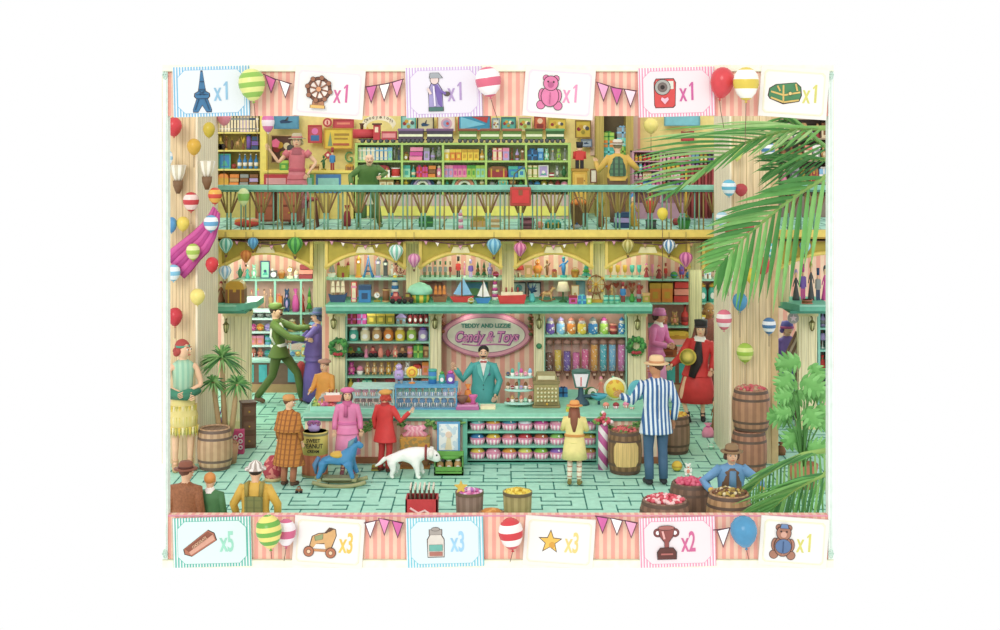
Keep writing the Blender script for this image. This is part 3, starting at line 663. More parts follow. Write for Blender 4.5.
card(677, 541, 76, 49, -1.5, 'ee8fae', 'fdeef2', ic_trophy, 'cf5a8e', 'x2', 'pink ticket card with a brown trophy cup, on the bottom board', -11, 11, tk, 'trophy')
card(793, 541, 68, 49, 4, 'e9e3b4', 'fbfadf', ic_teddy, 'd3cf62', 'x1', 'cream card with a blue dressed bear, bottom right of the frame', -11, 11, False, 'teddy')
t = [o for o in COL.objects if o.get('label', '').startswith('mint ticket card')][0]
text('CHOCOLATE', 'printed_word', t, (-12*k0, -.04, 1*k0), 3.6*k0, 'f0c9a0', .8, 0, .0015, ry=-36)
def strings(pts, D, name, lab, cat, seq, w=10, h=14, cord='5c3040', group=None):
    """a cord with triangular pennants: pts pixel polyline, seq colours"""
    t = thing(name, lab, cat, at(pts[0][0], pts[0][1], D), 0, group); o = at(pts[0][0], pts[0][1], D)
    P = [at(x, y, D)-o for x, y in pts]; m = MB(); m.tube(P, .9*D/F*.6, cord, 5); m.build('cord', t)
    n = len(seq); x0, x1 = pts[0][0], pts[-1][0]
    for i, c in enumerate(seq):
        x = x0+(x1-x0)*(i+.5)/n
        for a, b in zip(pts[:-1], pts[1:]):
            if a[0] <= x <= b[0]: y = a[1]+(b[1]-a[1])*(x-a[0])/(b[0]-a[0]); sl = (b[1]-a[1])/(b[0]-a[0])
        m = MB(); k = D/F
        m.prism([(-w*k/2, sl*w*k/2), (w*k/2, -sl*w*k/2), (sl*2*k, -h*k)], -.004, .002, cord); s = .8
        m.prism([(-w*k/2*s, -.6*k+sl*w*k/2), (w*k/2*s, -.6*k-sl*w*k/2), (sl*2*k, -h*k*.86)], -.007, -.003, c)
        m.build('pennant', t, at(x, y, D)-o)
    return t
DN = D0-.08
strings([(263, 74), (275, 79), (292, 84)], DN, 'bunting', 'short bunting of a pink and white pennant beside the green balloon', 'bunting', ['d8559a', 'fdfaf6'], 12, 17)
strings([(365, 87), (385, 84), (404, 79)], DN, 'bunting', 'bunting of pink and white pennants between wheel card and lilac card', 'bunting', ['d1609c', 'fbf7ea', 'f09ac0'], 12, 18)
strings([(596, 82), (616, 88), (637, 91)], DN, 'bunting', 'bunting of two pink pennants between bear card and camera card', 'bunting', ['f09ac0', 'd1559c', 'fbd0dc'], 13, 18)
strings([(364, 523), (384, 519), (404, 523)], DN, 'bunting', 'bunting of pink pennants on the bottom board, left of the jar card', 'bunting', ['fbeef2', 'e884b8', 'd1559c'], 12, 17)
strings([(595, 516), (616, 519), (638, 523)], DN, 'bunting', 'bunting with a white middle pennant, bottom board right of star card', 'bunting', ['d1559c', 'fdfaf6', 'f09ac0'], 13, 17)
strings([(713, 530), (723, 529), (734, 527)], DN, 'bunting', 'bunting with one white pennant beside the blue balloon', 'bunting', ['fdfaf6'], 14, 19)
def balloon(px, py, rx, ry, D, c1, c2, lab, st=30, group=None, sl=0, tilt=0, strn=True, d=1):
    t = thing('balloon', lab, 'balloon', at(px, py, D), 0, group); k = D/F; t.rotation_euler.y = math.radians(tilt)
    mt = mat(c1, 'stripe', c2, ry*k*d, 'Z', .25, ph=.25) if c2 else mat(c1, rough=.25)
    m = MB(); R = rx*k; Z = ry*k
    m.lathe([(.001, -Z), (R*.35, -Z*.9), (R*.75, -Z*.55), (R*.97, -Z*.1), (R, Z*.15), (R*.9, Z*.55), (R*.6, Z*.84), (R*.3, Z*.97), (.001, Z)], (0, 0, 0), mt, 20, cap=False)
    m.build('balloon_skin', t)
    m = MB(); m.lathe([(.001, -Z*.97), (R*.14, -Z*1.1), (.001, -Z*1.1)], (0, 0, 0), c1, 8); m.build('knot', t)
    if strn:
        m = MB(); m.tube([(0, 0, -Z*1.08), (sl*.3*k, 0, -Z-st*.4*k), (sl*k, 0, -Z-st*k)], .35*k, '6b4a3a', 5); m.build('string', t)
    return t
DG = D0-.22
balloon(252, 85, 13.5, 16.5, DG, '8cc04a', 'e6e884', 'lime green striped balloon between the tower and wheel cards', 44, tilt=-6, d=.6)
balloon(488.5, 82, 13, 15.5, DG, 'e0607c', 'fbf6f4', 'pink and white balloon right of the lilac card', 24, sl=4, tilt=-8, d=1.1)
balloon(722, 83, 12, 16, DG+.05, 'dc3840', None, 'plain red balloon overlapped by a yellow one at the top', 28, sl=8, tilt=8)
balloon(746, 84, 13, 17, DG-.16, 'e0c440', 'fdfbf0', 'yellow balloon with a white band left of the chest card', 44, sl=-1, d=1.1)
balloon(269, 532, 13, 17, DG-.16, '66b040', 'f4e070', 'green balloon with yellow bands on the bottom board', 10, d=.55, tilt=-6)
balloon(286, 533, 10, 14, DG+.05, 'd65a84', 'f4ecf0', 'pink and white balloon behind the green one on the bottom board', 14, sl=-2, d=1.1)
balloon(511, 534, 12.5, 16, DG, 'd8323a', 'f8f0ec', 'red and white balloon left of the star card', 12, sl=-4, tilt=-6, d=.9)
balloon(744, 532, 13.5, 16, DG, '3f8cbc', None, 'plain blue balloon left of the blue dressed bear card', 12, sl=1, tilt=-8)
# ================================================================== WALL BALLOONS, GARLANDS, HOT AIR BALLOONS
DWB = 21.35
WB = [(174, 127, 8, 10, 'd8323a', None, 'red balloon under the tower card'), (194, 147, 7, 8.5, 'd9a52e', None, 'gold balloon on the left plank wall'),
 (209, 130, 6, 8, 'c9ae2c', None, 'olive gold balloon at the top edge of the left plank wall'), (169.5, 158, 3.5, 7, '9fd0e8', 'f4f6f6', 'pale blue striped balloon at the far left edge'),
 (191, 202, 8, 10, 'cc3038', 'f3d6cc', 'red balloon with one white band on the left plank wall'), (215, 196, 7, 8.5, 'd8402e', 'eeb040', 'red and orange banded balloon beside the gallery rail'),
 (171.5, 225, 5.5, 8, '4a90c8', None, 'plain blue balloon beside a yellow one, left plank wall'), (183, 224, 6.5, 7.5, 'e8cc4c', None, 'small yellow balloon beside a blue one, left plank wall'),
 (211, 223.5, 7.5, 8.5, '5fa4d4', 'f6f8f8', 'blue and white balloon at the left end of the gallery'), (193, 252, 7, 8.5, 'a6c84a', 'e8eaa0', 'pale green striped balloon over the magenta streamer'),
 (173.5, 273, 7, 8.5, '7cc4e6', 'f0f8fa', 'sky blue balloon below the magenta streamer'), (212, 265, 6.5, 8, 'd62a32', None, 'round red balloon beside the left arch'),
 (197.5, 297, 7.5, 8.5, 'f0dc70', None, 'pale yellow balloon above the plain red one, left wall'), (175, 317, 7.5, 9.5, 'cf2c38', None, 'red balloon above the woman in green')]
for x, y, a, b, c1, c2, l in WB: balloon(x, y, a, b, DWB if x > 176 else DWB-.02, c1, c2, l, 12, strn=(x in (194, 191, 175)))
WR = [(740, 302, 7.5, 9.5, '3f90c0', None, 'plain blue balloon on the right plank pillar'), (724, 320, 8, 10.5, 'e2667c', 'f8ece8', 'pink and white balloon at the left side of the right pillar'),
 (769, 326, 7, 8.5, '3f74a8', 'eef2f4', 'blue and white striped balloon on the right pillar'), (745, 353, 8.5, 10, '9cc43c', 'dfe884', 'lime striped balloon above the stacked barrels'),
 (751, 276, 5.5, 8, 'e8c62e', None, 'yellow balloon hanging under the big palm frond'), (763, 266, 8, 9, 'c83434', None, 'red balloon half behind the palm frond'),
 (770, 250, 5.5, 7, '62c0d0', 'e8f4f4', 'aqua balloon behind the palm leaflets'), (729, 188, 7.5, 8.5, '5ab8d6', 'eef6f8', 'aqua and white balloon right of the gallery rail'),
 (741, 190, 6.5, 6.5, 'b8343c', None, 'dark red balloon beside the aqua and white one'), (722, 219, 6.5, 7.5, 'a8dcec', 'f8fafa', 'pale blue balloon at the right end of the gallery'),
 (731, 229, 7, 8, 'b42c34', None, 'dark red balloon under the pale blue one'), (748, 226, 6.5, 6, 'c03840', None, 'red balloon behind the palm stem'),
 (768, 150, 7, 9, '3c78ac', 'f0f4f6', 'blue and white balloon under the chest card'), (737, 153, 6, 8, 'dce46c', None, 'pale lime balloon hanging under the top palm frond'), (728, 276, 6.5, 8, 'eeb0a4', 'f8e8e0', 'salmon and white balloon at the pillar edge')]
for x, y, a, b, c1, c2, l in WR: balloon(x, y, a, b, DWB, c1, c2, l, 26 if x in (740, 745) else 12, strn=x in (740, 745, 769, 751, 728), d=.8)
balloon(268, 123, 6.5, 10, 23.1, 'f3e2ee', 'd861a4', 'white and magenta balloon beside the blue poster', 60, d=1.2)
balloon(224, 118, 7, 8, 23.1, 'f08aa0', None, 'pink balloon half under the tower card', 60)
balloon(243.5, 197, 6, 9, 23.05, '7cbf50', 'd6e8a0', 'green and pale balloon in front of the gallery rail', 24, d=1.6)
balloon(662.5, 214, 5.5, 6.5, 23.05, 'ecd23c', None, 'yellow balloon in front of the right part of the rail', 60)
balloon(651, 126, 7.5, 8, 26.2, 'f0dc72', None, 'pale yellow balloon before the yellow gallery wall', 20)
# magenta streamer
t = thing('streamer', 'magenta pleated streamer draped over the left plank wall', 'streamer', at(190, 245, 21.45))
o = at(190, 245, 21.45)
path = [(173, 264), (180, 257), (190, 247), (199, 239), (207, 228), (213, 215), (215, 207)]
for k in range(6):
    m = MB(); w_ = [9, 9, 8, 7.5, 6, 4, 3]
    pts = []
    for j, (x, y) in enumerate(path): pts.append(at(x+(k-2.5)*w_[j]*.34+1.5, y+(k-2.5)*w_[j]*.42+3, 21.45)-o)
    m.tube(pts, [.05, .05, .045, .045, .035, .03, .02], 'd64e9e' if k % 2 == 0 else 'b63484', 6, flat=.5); m.build('pleat', t)
# wall sconces: fluted white cup on a brown cone
for x, y, lab in ((178, 178, 'white fluted wall lamp on a brown cone, left of its twin'), (207, 174, 'white fluted wall lamp on a brown cone, half behind the gold balloons')):
    t = thing('wall_lamp', lab, 'wall lamp', at(x, y, 21.45))
    m = MB(); m.lathe([(.05, -.05), (.1, .06), (.13, .2), (.12, .2)], (0, 0, 0), 'f6f0de', 14, m2='cfc4a4'); m.build('lamp_shade', t)
    m = MB(); m.lathe([(.03, -.24), (.075, -.12), (.08, -.04), (.05, -.04)], (0, 0, 0), '7a5636', 12).box(-.02, .02, 0, .14, -.2, -.14, '7a5636'); m.build('lamp_base', t)
def hotair(px, py, r, c1, c2, lab, D=23.2):
    t = thing('hot_air_balloon', lab, 'toy hot air balloon', at(px, py, D)); k = D/F*r
    m = MB(); m.lathe([(.12*k, -1.15*k), (.45*k, -.8*k), (.85*k, -.25*k), (1.0*k, .2*k), (.85*k, .65*k), (.45*k, .93*k), (.001, k)], (0, 0, 0), c1, 16, m2=c2, cap=False); m.build('envelope', t)
    m = MB(); m.lathe([(.16*k, -1.75*k), (.2*k, -1.42*k)], (0, 0, 0), '6b4a30', 8)
    for s in (-1, 1): m.tube([(s*.18*k, 0, -1.42*k), (s*.3*k, 0, -.9*k)], .025*k, '6b4a30', 4)
    m.build('basket', t)
    m = MB(); z = PZ(232, D)-PZ(py, D); m.tube([(0, 0, k), (0, 0, z)], .004, '7a6a4a', 4); m.build('cord', t)
for a in [(226, 245, 7, 'aee0cc', '4fa894', 'mint striped hot air balloon at the left end of the arches'), (225, 272, 6.5, '8cc0e4', 'e8f2f6', 'blue and white hot air balloon hanging below the mint one'),
 (253, 243, 5.5, '5fb0de', '3f88c0', 'small blue hot air balloon in the first arch'), (246, 256, 6, 'e08a3a', 'c86a28', 'orange hot air balloon left of the first niche picture'),
 (295, 245, 8, '5ab848', '2f8038', 'big green hot air balloon in the first arch'), (396, 252, 7.5, 'e8f4ec', '7ccab0', 'white and mint hot air balloon right of the grey towers'),
 (414, 260, 6.5, 'e8a0c0', 'c86a9c', 'pink hot air balloon on the column between second and third arch'), (494, 246, 7.5, '8fcfe0', '4f9cc4', 'light blue striped hot air balloon in the third arch'),
 (520, 249, 6.5, 'ee90b4', 'c04f84', 'pink striped hot air balloon in the fourth arch'), (628, 246, 6.5, 'd8cc7c', 'a89a40', 'dull yellow hot air balloon left in the fifth arch'),
 (669, 246, 6.5, 'eef4f8', '4f86bc', 'blue and white striped hot air balloon in the fifth arch'), (686, 259, 7, 'ee84b8', 'b84a8c', 'pink striped hot air balloon beside the right column'),
 (805, 247, 6, 'a8dcec', '4f9cc4', 'pale blue hot air balloon behind the palm leaflets')]: hotair(*a)
for i, (a, b) in enumerate(((230, 313), (325, 406), (419, 502), (514, 593), (605, 716))):
    seq = ['f6eed8' if k % 3 == 1 else ('d892a4' if k % 3 == 0 else 'b88a60') for k in range(7)]
    strings([(a+1, 240), ((a+b)/2, 245), (b-1, 241)], 23.28, 'bunting', 'small pale pennants strung across the %s arch' % ('first', 'second', 'third', 'fourth', 'fifth')[i], 'bunting', seq, 4.5, 5)
# ================================================================== GALLERY RAILING
t = thing('gallery_railing', 'mint handrail on fanned wooden balusters along the gallery edge', 'railing', (0, DB+.06, ZU))
DR = DB+.06; zr0, zr1 = PZ(190, DR)-ZU, PZ(185, DR)-ZU
for a, b in ((214, 722), (778, 832)):
    m = MB(); m.box(PX(a, DR), PX(b, DR)-.02, -.07, .07, zr0, zr1, '7cc4ac').box(PX(a, DR), PX(b, DR)-.02, -.05, .05, zr0-.03, zr0, '4a8f7c'); m.build('handrail', t, bevel=.012)
OB, TB = mat('8d7a3a'), mat('5f9c84')
zr = zr0-.02
def fan(px):
    m = MB(); x = PX(px, DR); u = DR/F
    for s in (-1, 1):
        m.tube([(x+s*1.8*u, 0, 0), (x+s*1.8*u, 0, .3)], .017, TB, 5).tube([(x+s*1.8*u, 0, .3), (x+s*1.8*u, 0, zr)], .015, OB, 5)
        m.tube([(x+s*2.4*u, 0, .3), (x+s*7*u, 0, zr)], .015, OB, 5).tube([(x+s*2.4*u, 0, .3), (x+s*11.5*u, 0, zr)], .016, '76502e', 5)
    m.build('baluster_fan', t)
def pair(px):
    m = MB(); x = PX(px, DR); u = DR/F
    for s in (-1, 1): m.tube([(x+s*2.1*u, 0, 0), (x+s*2.1*u, 0, zr)], .013, OB if s > 0 else TB, 5)
    m.build('baluster', t)
p = 229
while p < 716:
    fan(p); 
    if p+16 < 716: pair(p+14.2); pair(p+18.8)
    p += 32.4
for p in (790, 816): fan(p)
pair(803)
# ================================================================== GALLERY FURNITURE
zf = lambda py, D: PZ(py, D)-ZU
def unit(name, lab, cat, px0, px1, pytop, D0, D1, boards, back, side, post=None, base=None, zb=ZU, th=.03, sidew=.04, basem=None):
    """open shelf unit: sides, back panel and boards, the boards' tops at pixel rows (seen at their front edge)"""
    X0, X1 = PX(px0, D0), PX(px1, D0); zt = PZ(pytop, D0)
    t = thing(name, lab, cat, ((X0+X1)/2, D0, zb)); w = (X1-X0)/2; h = zt-zb
    m = MB(); m.box(-w, w, D1-D0-.02, D1-D0, 0, h, back); m.build('back_panel', t)
    for s in (-1, 1): m = MB(); m.box(min(s*w, s*(w-sidew)), max(s*w, s*(w-sidew)), 0, D1-D0-.02, 0, h, side); m.build('side_panel', t)
    m = MB(); m.box(-w, w, -.01, D1-D0, h-th, h, side); m.build('top_board', t)
    zs = []
    for py in boards:
        z = PZ(py, D0)-zb; zs.append(z+zb); m = MB(); m.box(-w+sidew, w-sidew, 0, D1-D0-.02, z-th, z, side); m.build('shelf_board', t)
    if post:
        for px in post: m = MB(); x = PX(px, D0)-(X0+X1)/2; m.box(x-.02, x+.02, -.005, .03, 0 if base is None else base, h-th, side); m.build('upright', t)
    if base: m = MB(); m.box(-w+sidew, w-sidew, .02, D1-D0-.02, 0, base, basem or back); m.build('base_panel', t)
    return zs, t
# left shelf unit
zs, _ = unit('shelf_unit', 'tall yellow shelf unit at the left end of the gallery', 'shelves', 215, 262, 113, 26.5, 26.9, [132, 150, 169, 186], 'b9a550', 'e2cf62', base=.55)
P1 = 'on the left gallery unit'
row('on the top shelf of the left gallery unit', 26.65, zs[0], 218, 259, 17, 'book:grey:white*4 book:darkgrey:grey*3 book:lavender:grey*3 book:grey:navy*2 book:darkgrey:white')
row('on the second shelf '+P1, 26.65, zs[1], 218, 259, 14, 'car:olive:yellow figure:brown:gold teapot:darkbrown:olive horse:tan:brown vase:brown:yellow drum:purple:navy^1.1 stack:navy:purple@1.3')
row('on the third shelf '+P1, 26.65, zs[2], 218, 259, 15, 'frame:teal:blue@2.4 ball:darkred:brown^.5 bottle:blue:white*4')
row('on the lowest shelf '+P1, 26.65, zs[3], 218, 259, 12, 'case:gold:orange@1.6 stack:orange:tan@1.4 stack:grey:brown@1.3 stack:brown:lavender@1.3')
m = MB(); m.box(PX(261, 26.3), PX(266, 26.3), 26.3, 26.5, ZU, 6.0, 'efd85c'); struct('trim_60', m, 'yellow post beside the left gallery shelves', 'post')
def poster(x0, x1, y0, y1, D, fr, fa, lab, draw=None, cat='picture', name='framed_picture'):
    t = thing(name, lab, cat, at((x0+x1)/2, (y0+y1)/2, D)); u = D/F; w, h = (x1-x0)*u/2, (y1-y0)*u/2; f = 1.1*u
    m = MB()
    for a in ((-w, w, -h, -h+f), (-w, w, h-f, h), (-w, -w+f, -h+f, h-f), (w-f, w, -h+f, h-f)): m.box(a[0], a[1], -.03, .01, a[2], a[3], fr)
    m.build('frame', t)
    m = MB(); m.box(-w+f, w-f, -.012, .008, -h+f, h-f, fa)
    if draw: draw(m, w-f, h-f)
    m.build('picture', t); return t
def dr_plane(m, w, h): m.prism([(-w*.6, -.0), (-w*.3, h*.2), (w*.6, -h*.1), (w*.2, -h*.3), (-w*.5, -h*.35)], -.018, -.01, 'navy').prism([(-w*.2, 0), (w*.1, h*.6), (w*.2, h*.55), (w*.1, 0)], -.018, -.01, 'darkgrey')
def dr_spots(m, w, h):
    for k, c in enumerate(('darkred', 'gold', 'olive', 'cream', 'darkgrey')): m.disc(w*(-.6+.3*k), h*(.4*math.sin(k*2.3)), min(w, h)*.3, -.018-.001*k, -.01, c, 12)
def dr_two(c1, c2): return lambda m, w, h: (m.disc(0, h*.35, w*.55, -.018, -.01, c1, 14), m.box(-w*.7, w*.7, -.02, -.01, -h*.85, -h*.15, c2))
poster(274, 299, 113, 129, 27.5, '3f88b0', '4f9cc4', 'blue poster of a dark aeroplane beneath the wheel card', dr_plane)
poster(271, 296, 135, 163, 27.5, 'c9a46a', '5c3a34', 'dark painting with a tan frame behind the woman in rose', dr_spots)
poster(308, 322, 125, 143, 27.5, 'c03038', 'c84a54', 'small red picture with a pink disc and blue block', dr_two('e06ab0', '2f6aa8'))
def dr_tower(m, w, h): m.prism([(-w*.8, -h*.8), (-w*.45, -h*.8), (-w*.6, h*.7)], -.02, -.01, '7a9a70').box(-w*.3, w*.8, -.02, -.01, h*.3, h*.55, 'a8842c').box(-w*.3, w*.7, -.02, -.01, -h*.1, h*.08, 'a8842c').box(-w*.4, w*.8, -.021, -.01, -h*.75, -h*.5, 'b85a3a')
poster(324, 353, 128, 149, 27.5, 'c08a2c', 'e4c43c', 'yellow poster with a grey tower, left of the train sign', dr_tower)
poster(333, 354, 119, 128, 27.52, 'b8323a', 'c8404a', 'red banner above the yellow tower poster', lambda m, w, h: m.box(-w*.7, w*.7, -.02, -.01, -h*.3, h*.3, 'e8806a'), 'banner', 'wall_banner')
def dr_r(m, w, h): m.box(-w*.3, -w*.1, -.02, -.01, -h*.6, h*.6, 'f4e0d0').disc(w*.1, h*.25, w*.3, -.02, -.01, 'f4e0d0', 12)
t = thing('round_sign', 'small round red sign on the yellow gallery wall', 'sign', at(327.5, 122.5, 27.5)); m = MB(); m.disc(0, 0, .09, -.02, 0, 'b8323a').disc(0, 0, .055, -.025, -.01, 'f0b8a8').box(-.015, .015, -.03, -.02, -.04, .04, 'b8323a'); m.build('sign_disc', t)
t = thing('diamond_sign', 'small red diamond sign on the yellow gallery wall', 'sign', at(328, 155, 27.5)); m = MB(); m.prism([(-.085, 0), (0, -.085), (.085, 0), (0, .085)], -.02, 0, 'c23840').disc(0, 0, .03, -.026, -.01, 'f6e2d0', 8); m.build('sign_board', t)
t = thing('letter_ornament', 'green letter G ornament hung left of the green cabinet', 'letter', at(349, 157.5, 27.66)); text('G', 'letter', t, (0, -.03, 0), .3, '4f9a58', .8, 0, .02)
# gallery counter with coloured panels
D = 26.2; t = thing('display_counter', 'yellow gallery counter with red, green and blue front panels', 'counter', (PX(309, D), D, ZU)); w = (PX(355, D)-PX(263, D))/2; h = PZ(170.5, D)-ZU
m = MB(); m.box(-w, w, -.04, .7, h-.05, h, 'f0d65c'); m.build('counter_top', t, bevel=.01)
m = MB(); m.box(-w+.03, w-.03, 0, .66, 0, h-.05, 'e6c860'); m.build('body', t)
for a, b, c, n in ((264, 288, 'c8323a', 'red panel'), (289, 301, 'd88a94', 'rose panel'), (306, 314, '5aa860', 'green panel'), (316, 341, '3f78b4', 'blue panel')):
    m = MB(); x0, x1 = PX(a, D)-PX(309, D), PX(b, D)-PX(309, D); m.box(x0, x1, -.015, 0, h-.42, h-.07, c).box(x0+.04, x1-.04, -.02, -.01, h-.34, h-.14, 'e8a0a0' if 'r' == n[0] else '8fd0c0'); p_ = m.build('front_panel', t); p_['label'] = n
m = MB()
for k in range(9): x = -w+.1+k*(2*w-.2)/8; m.box(x-.012, x+.012, -.012, 0, 0, h-.46, 'b08a34')
m.build('panel_slats', t)
row('on the gallery counter', 26.4, ZU+h, 271, 354, 12, 'none@1.0 box:green:lime^.8 none@2.4 stack:tan:brown^.5@1.2 figure:darkgreen:olive^1.3 soldier:blue:darkred^1.9 none case:brown:gold^.5', .2)
# green display cabinet with the train
zs, t = unit('display_cabinet', 'long lime green display cabinet packed with toys and sweets', 'cabinet', 355, 571, 143, 26.2, 26.6, [160.5, 177.5, 188], 'b9c890', 'a9cc62', [356.5, 402, 443, 486, 526, 569], base=.45, th=.035, basem=mat('b8b888', 'stripe', 'c8a8a8', .09))
m = MB(); X0 = -(PX(571, 26.2)-PX(355, 26.2))/2+.05
for k in range(60): x = X0+k*(-2*X0)/60; m.box(x, x+.012, .36, .375, .3, 1.3, 'd6dcb0')
m.build('back_slats', t)
m = MB(); m.box(X0, -X0, -.02, .0, .06, .24, 'e8dc5c'); m.build('plinth_strip', t)
A = 'on the upper cabinet shelf'
row(A, 26.35, zs[0], 358, 401, 13, 'book:mint:white*2 book:sky:white*2 book:blue:sky*3 box:mint:sky figure:grey:darkgrey^1.2 soldier:darkgrey:navy^1.25')
row(A, 26.35, zs[0], 403, 442, 12.5, 'jar:olive:brown^.7 stack:pink:magenta@2.4^1.1 box:lavender:grey bottle:grey:lavender robot:grey:darkgreen^1.2')
row(A, 26.35, zs[0], 444, 485, 11, 'box:yellow:cream box:orange:yellow*2 box:yellow:gold*3 bottle:gold:cream')
row(A, 26.35, zs[0], 487, 525, 12.5, 'robot:darkgrey:navy book:red:pink*2 box:lavender:pink@1.3 figure:brown:darkred bottle:lavender:brown tower:brown:tan')
row(A, 26.35, zs[0], 527, 568, 12, 'gift:navy:blue@1.7 box:blue:sky bear:mint:white doll:grey:mint bear:lime:grey figure:grey:white')
A = 'on the middle cabinet shelf'
row(A, 26.35, zs[1], 358, 401, 12, 'jar:mint:white tin:green:white@1.2 case:white:darkred@2.2 drum:red:white@1.4^.8')
row(A, 26.35, zs[1], 403, 442, 12, 'box:mint:teal@1.3 bottle:teal:cream gift:red:magenta gift:magenta:red stack:orange:brown@1.4 jar:pink:cream')
row(A, 26.35, zs[1], 444, 485, 12, 'box:lavender:pink*2 box:pink:magenta*3 box:lime:green*2 box:mint:lime*2')
row(A, 26.35, zs[1], 487, 525, 11, 'case:darkred:brown@3 box:blue:teal@1.4 box:mint:blue')
row(A, 26.35, zs[1], 527, 568, 12, 'book:olive:green*2 frame:white:lavender@2 stack:darkred:white^.4 bear:grey:white teapot:darkgreen:mint@1.5')
A = 'on the lowest cabinet shelf'
row(A, 26.35, zs[2], 358, 401, 8, 'ball:pink:salmon ball:salmon:pink bag:tan:pink box:cream:tan*2 bag:brown:gold')
row(A, 26.35, zs[2], 403, 442, 10, 'bottle:yellow:olive arch:navy:lavender@4.6^2 bottle:white:grey', .12)
row(A, 26.35, zs[2], 444, 485, 10, 'tree:green:teal arch:mint:salmon@4.6^2 bottle:cream:olive', .12)
row(A, 26.35, zs[2], 487, 525, 9, 'teapot:grey:darkgrey@1.3 case:teal:mint@1.3 tin:tan:brown tree:darkgreen:green')
row(A, 26.35, zs[2], 527, 568, 9, 'bag:navy:teal ball:blue:navy jar:olive:brown bottle:brown:white bag:darkred:pink ball:pink:white')
# toy train
zt = PZ(143, 26.2)
def wagon(px, w, body, roof, lab, eng=False):
    t = thing('toy_locomotive' if eng else 'toy_carriage', lab, 'toy train', (PX(px, 26.3), 26.3, zt)); u = 26.3/F; W = w*u/2
    if eng:
        m = MB(); m.lathe([(.09, 0), (.09, W*1.1)], (-W*.2, 0, .17), body, 14, axis=(-1, 0, 0)); m.build('boiler', t)
        m = MB(); m.box(-W*.22, W*.12, -.11, .11, .06, .34, body).box(-W*.28, W*.18, -.14, .14, .34, .37, roof).box(-W*.14, W*.04, -.112, .112, .2, .3, 'f4d8b8'); m.build('cab', t)
        m = MB(); m.box(W*.2, W, -.1, .1, .06, .22, 'b83a44').box(W*.26, W*.94, -.105, .105, .1, .18, 'e88a8c'); m.build('tender', t)
        m = MB(); m.lathe([(.03, .2), (.03, .33), (.055, .37), (.05, .37)], (-W*.85, 0, 0), roof, 10).lathe([(.04, .22), (.001, .31)], (-W*.55, 0, 0), 'gold', 10); m.build('chimney', t)
    else:
        m = MB(); m.box(-W+.02, W-.02, -.1, .1, .07, .22, body).box(-W+.03, W-.03, -.103, .103, .12, .165, 'e6e8c0'); m.build('carriage_body', t)
        m = MB(); m.box(-W+.01, W-.01, -.115, .115, .22, .27, roof); m.build('carriage_roof', t, bevel=.015)
    m = MB(); m.box(-W, W, -.08, .08, .05, .075, 'black')
    n = 6 if w > 25 else 4
    for k in range(n):
        x = -W*.8+k*W*1.6/(n-1)
        for y in (-.09, .09): m.lathe([(.038, -.012), (.038, .012)], (x, y, .038), 'darkgrey', 10, axis=(0, 1, 0))
    m.build('wheels', t)
wagon(378, 38, 'c8323a', '5a3024', 'red toy locomotive with tender at the head of the train', True)
wagon(411, 27, '4a3a4c', '7a5a86', 'dark purple toy carriage just behind the locomotive')
wagon(440, 28, '3c3444', '6d4a74', 'dark purple toy carriage in front of the green ones')
wagon(468, 20, '4f7a2c', '8a4a34', 'green toy carriage behind the purple ones'); wagon(490, 21, '5c862f', '8a4a34', 'green toy carriage under the pink balloon string')
wagon(512, 21, '4f7a2c', 'a05a3c', 'green toy carriage, third of the four short ones'); wagon(534, 19, '6a8a3a', '4a5c28', 'pale green toy carriage with an olive roof'); wagon(555, 20, '2f5c28', '62a060', 'dark green toy carriage at the tail of the train')
t = thing('arched_sign', 'cream arched sign reading Candy & Toys over the locomotive', 'sign', at(379, 121, 26.7)); m = MB()
u = 26.7/F; pts = [(16*u*math.cos(math.radians(g))*1.05, 9*u*math.sin(math.radians(g))-3*u) for g in range(0, 181, 12)]; pin = [(x*.8, z-5*u) for x, z in pts[::-1]]
m.prism(pts+pin, -.02, .02, 'f4ecc8'); m.build('sign_board', t)
for k, ch in enumerate('Candy&Toys'):
    g = math.radians(158-k*15); text(ch, 'letter', t, (14.5*u*math.cos(g), -.03, 6.4*u*math.sin(g)-2.2*u), 5*u, '5a4a3a', .9, ry=-(math.degrees(g)-90)*-.0)
# pictures behind the train
DPp = 27.5
poster(401, 416, 115, 132, DPp, '3a9a94', '8fd0c4', 'teal poster behind the first purple carriage', dr_spots); poster(417, 434, 116, 132, DPp, '2f2a2c', 'd6c89a', 'black framed picture behind the purple carriages', dr_plane)
poster(437, 456, 115, 132, DPp, 'b8803c', 'f0e0d4', 'white poster with a coloured wheel behind the train', lambda m, w, h: (m.disc(0, 0, h*.75, -.018, -.01, 'd8a0b8'), m.disc(0, 0, h*.45, -.02, -.01, '8a9ac8'), m.disc(.02, 0, h*.2, -.022, -.01, 'red')))
poster(458, 491, 115, 131, DPp, 'b8403a', '2f90b8', 'wide blue and red poster under the pink balloon', lambda m, w, h: (m.prism([(-w*.9, h*.9), (-w*.9, -h*.9), (w*.7, -h*.2)], -.018, -.01, '6fc4e0'), m.prism([(-w*.2, h*.9), (w*.9, h*.9), (w*.8, 0)], -.02, -.01, 'c03a3a')))
poster(492, 500, 118, 131, DPp, '7a9aa8', 'd8dccc', 'narrow grey picture between two wide posters', dr_spots); poster(501, 516, 117, 130, DPp, '2f6a6c', '4fae9c', 'dark teal picture above the short green carriages', dr_spots)
poster(518, 532, 117, 131, DPp, 'e0b898', 'a8cc70', 'lime green picture left of the red one', dr_spots); poster(534, 546, 116, 130, DPp, '9a3a2c', 'd8603c', 'red picture with a pale frame line, left of the yellow one', dr_two('f0c8a0', '8a2a24'))
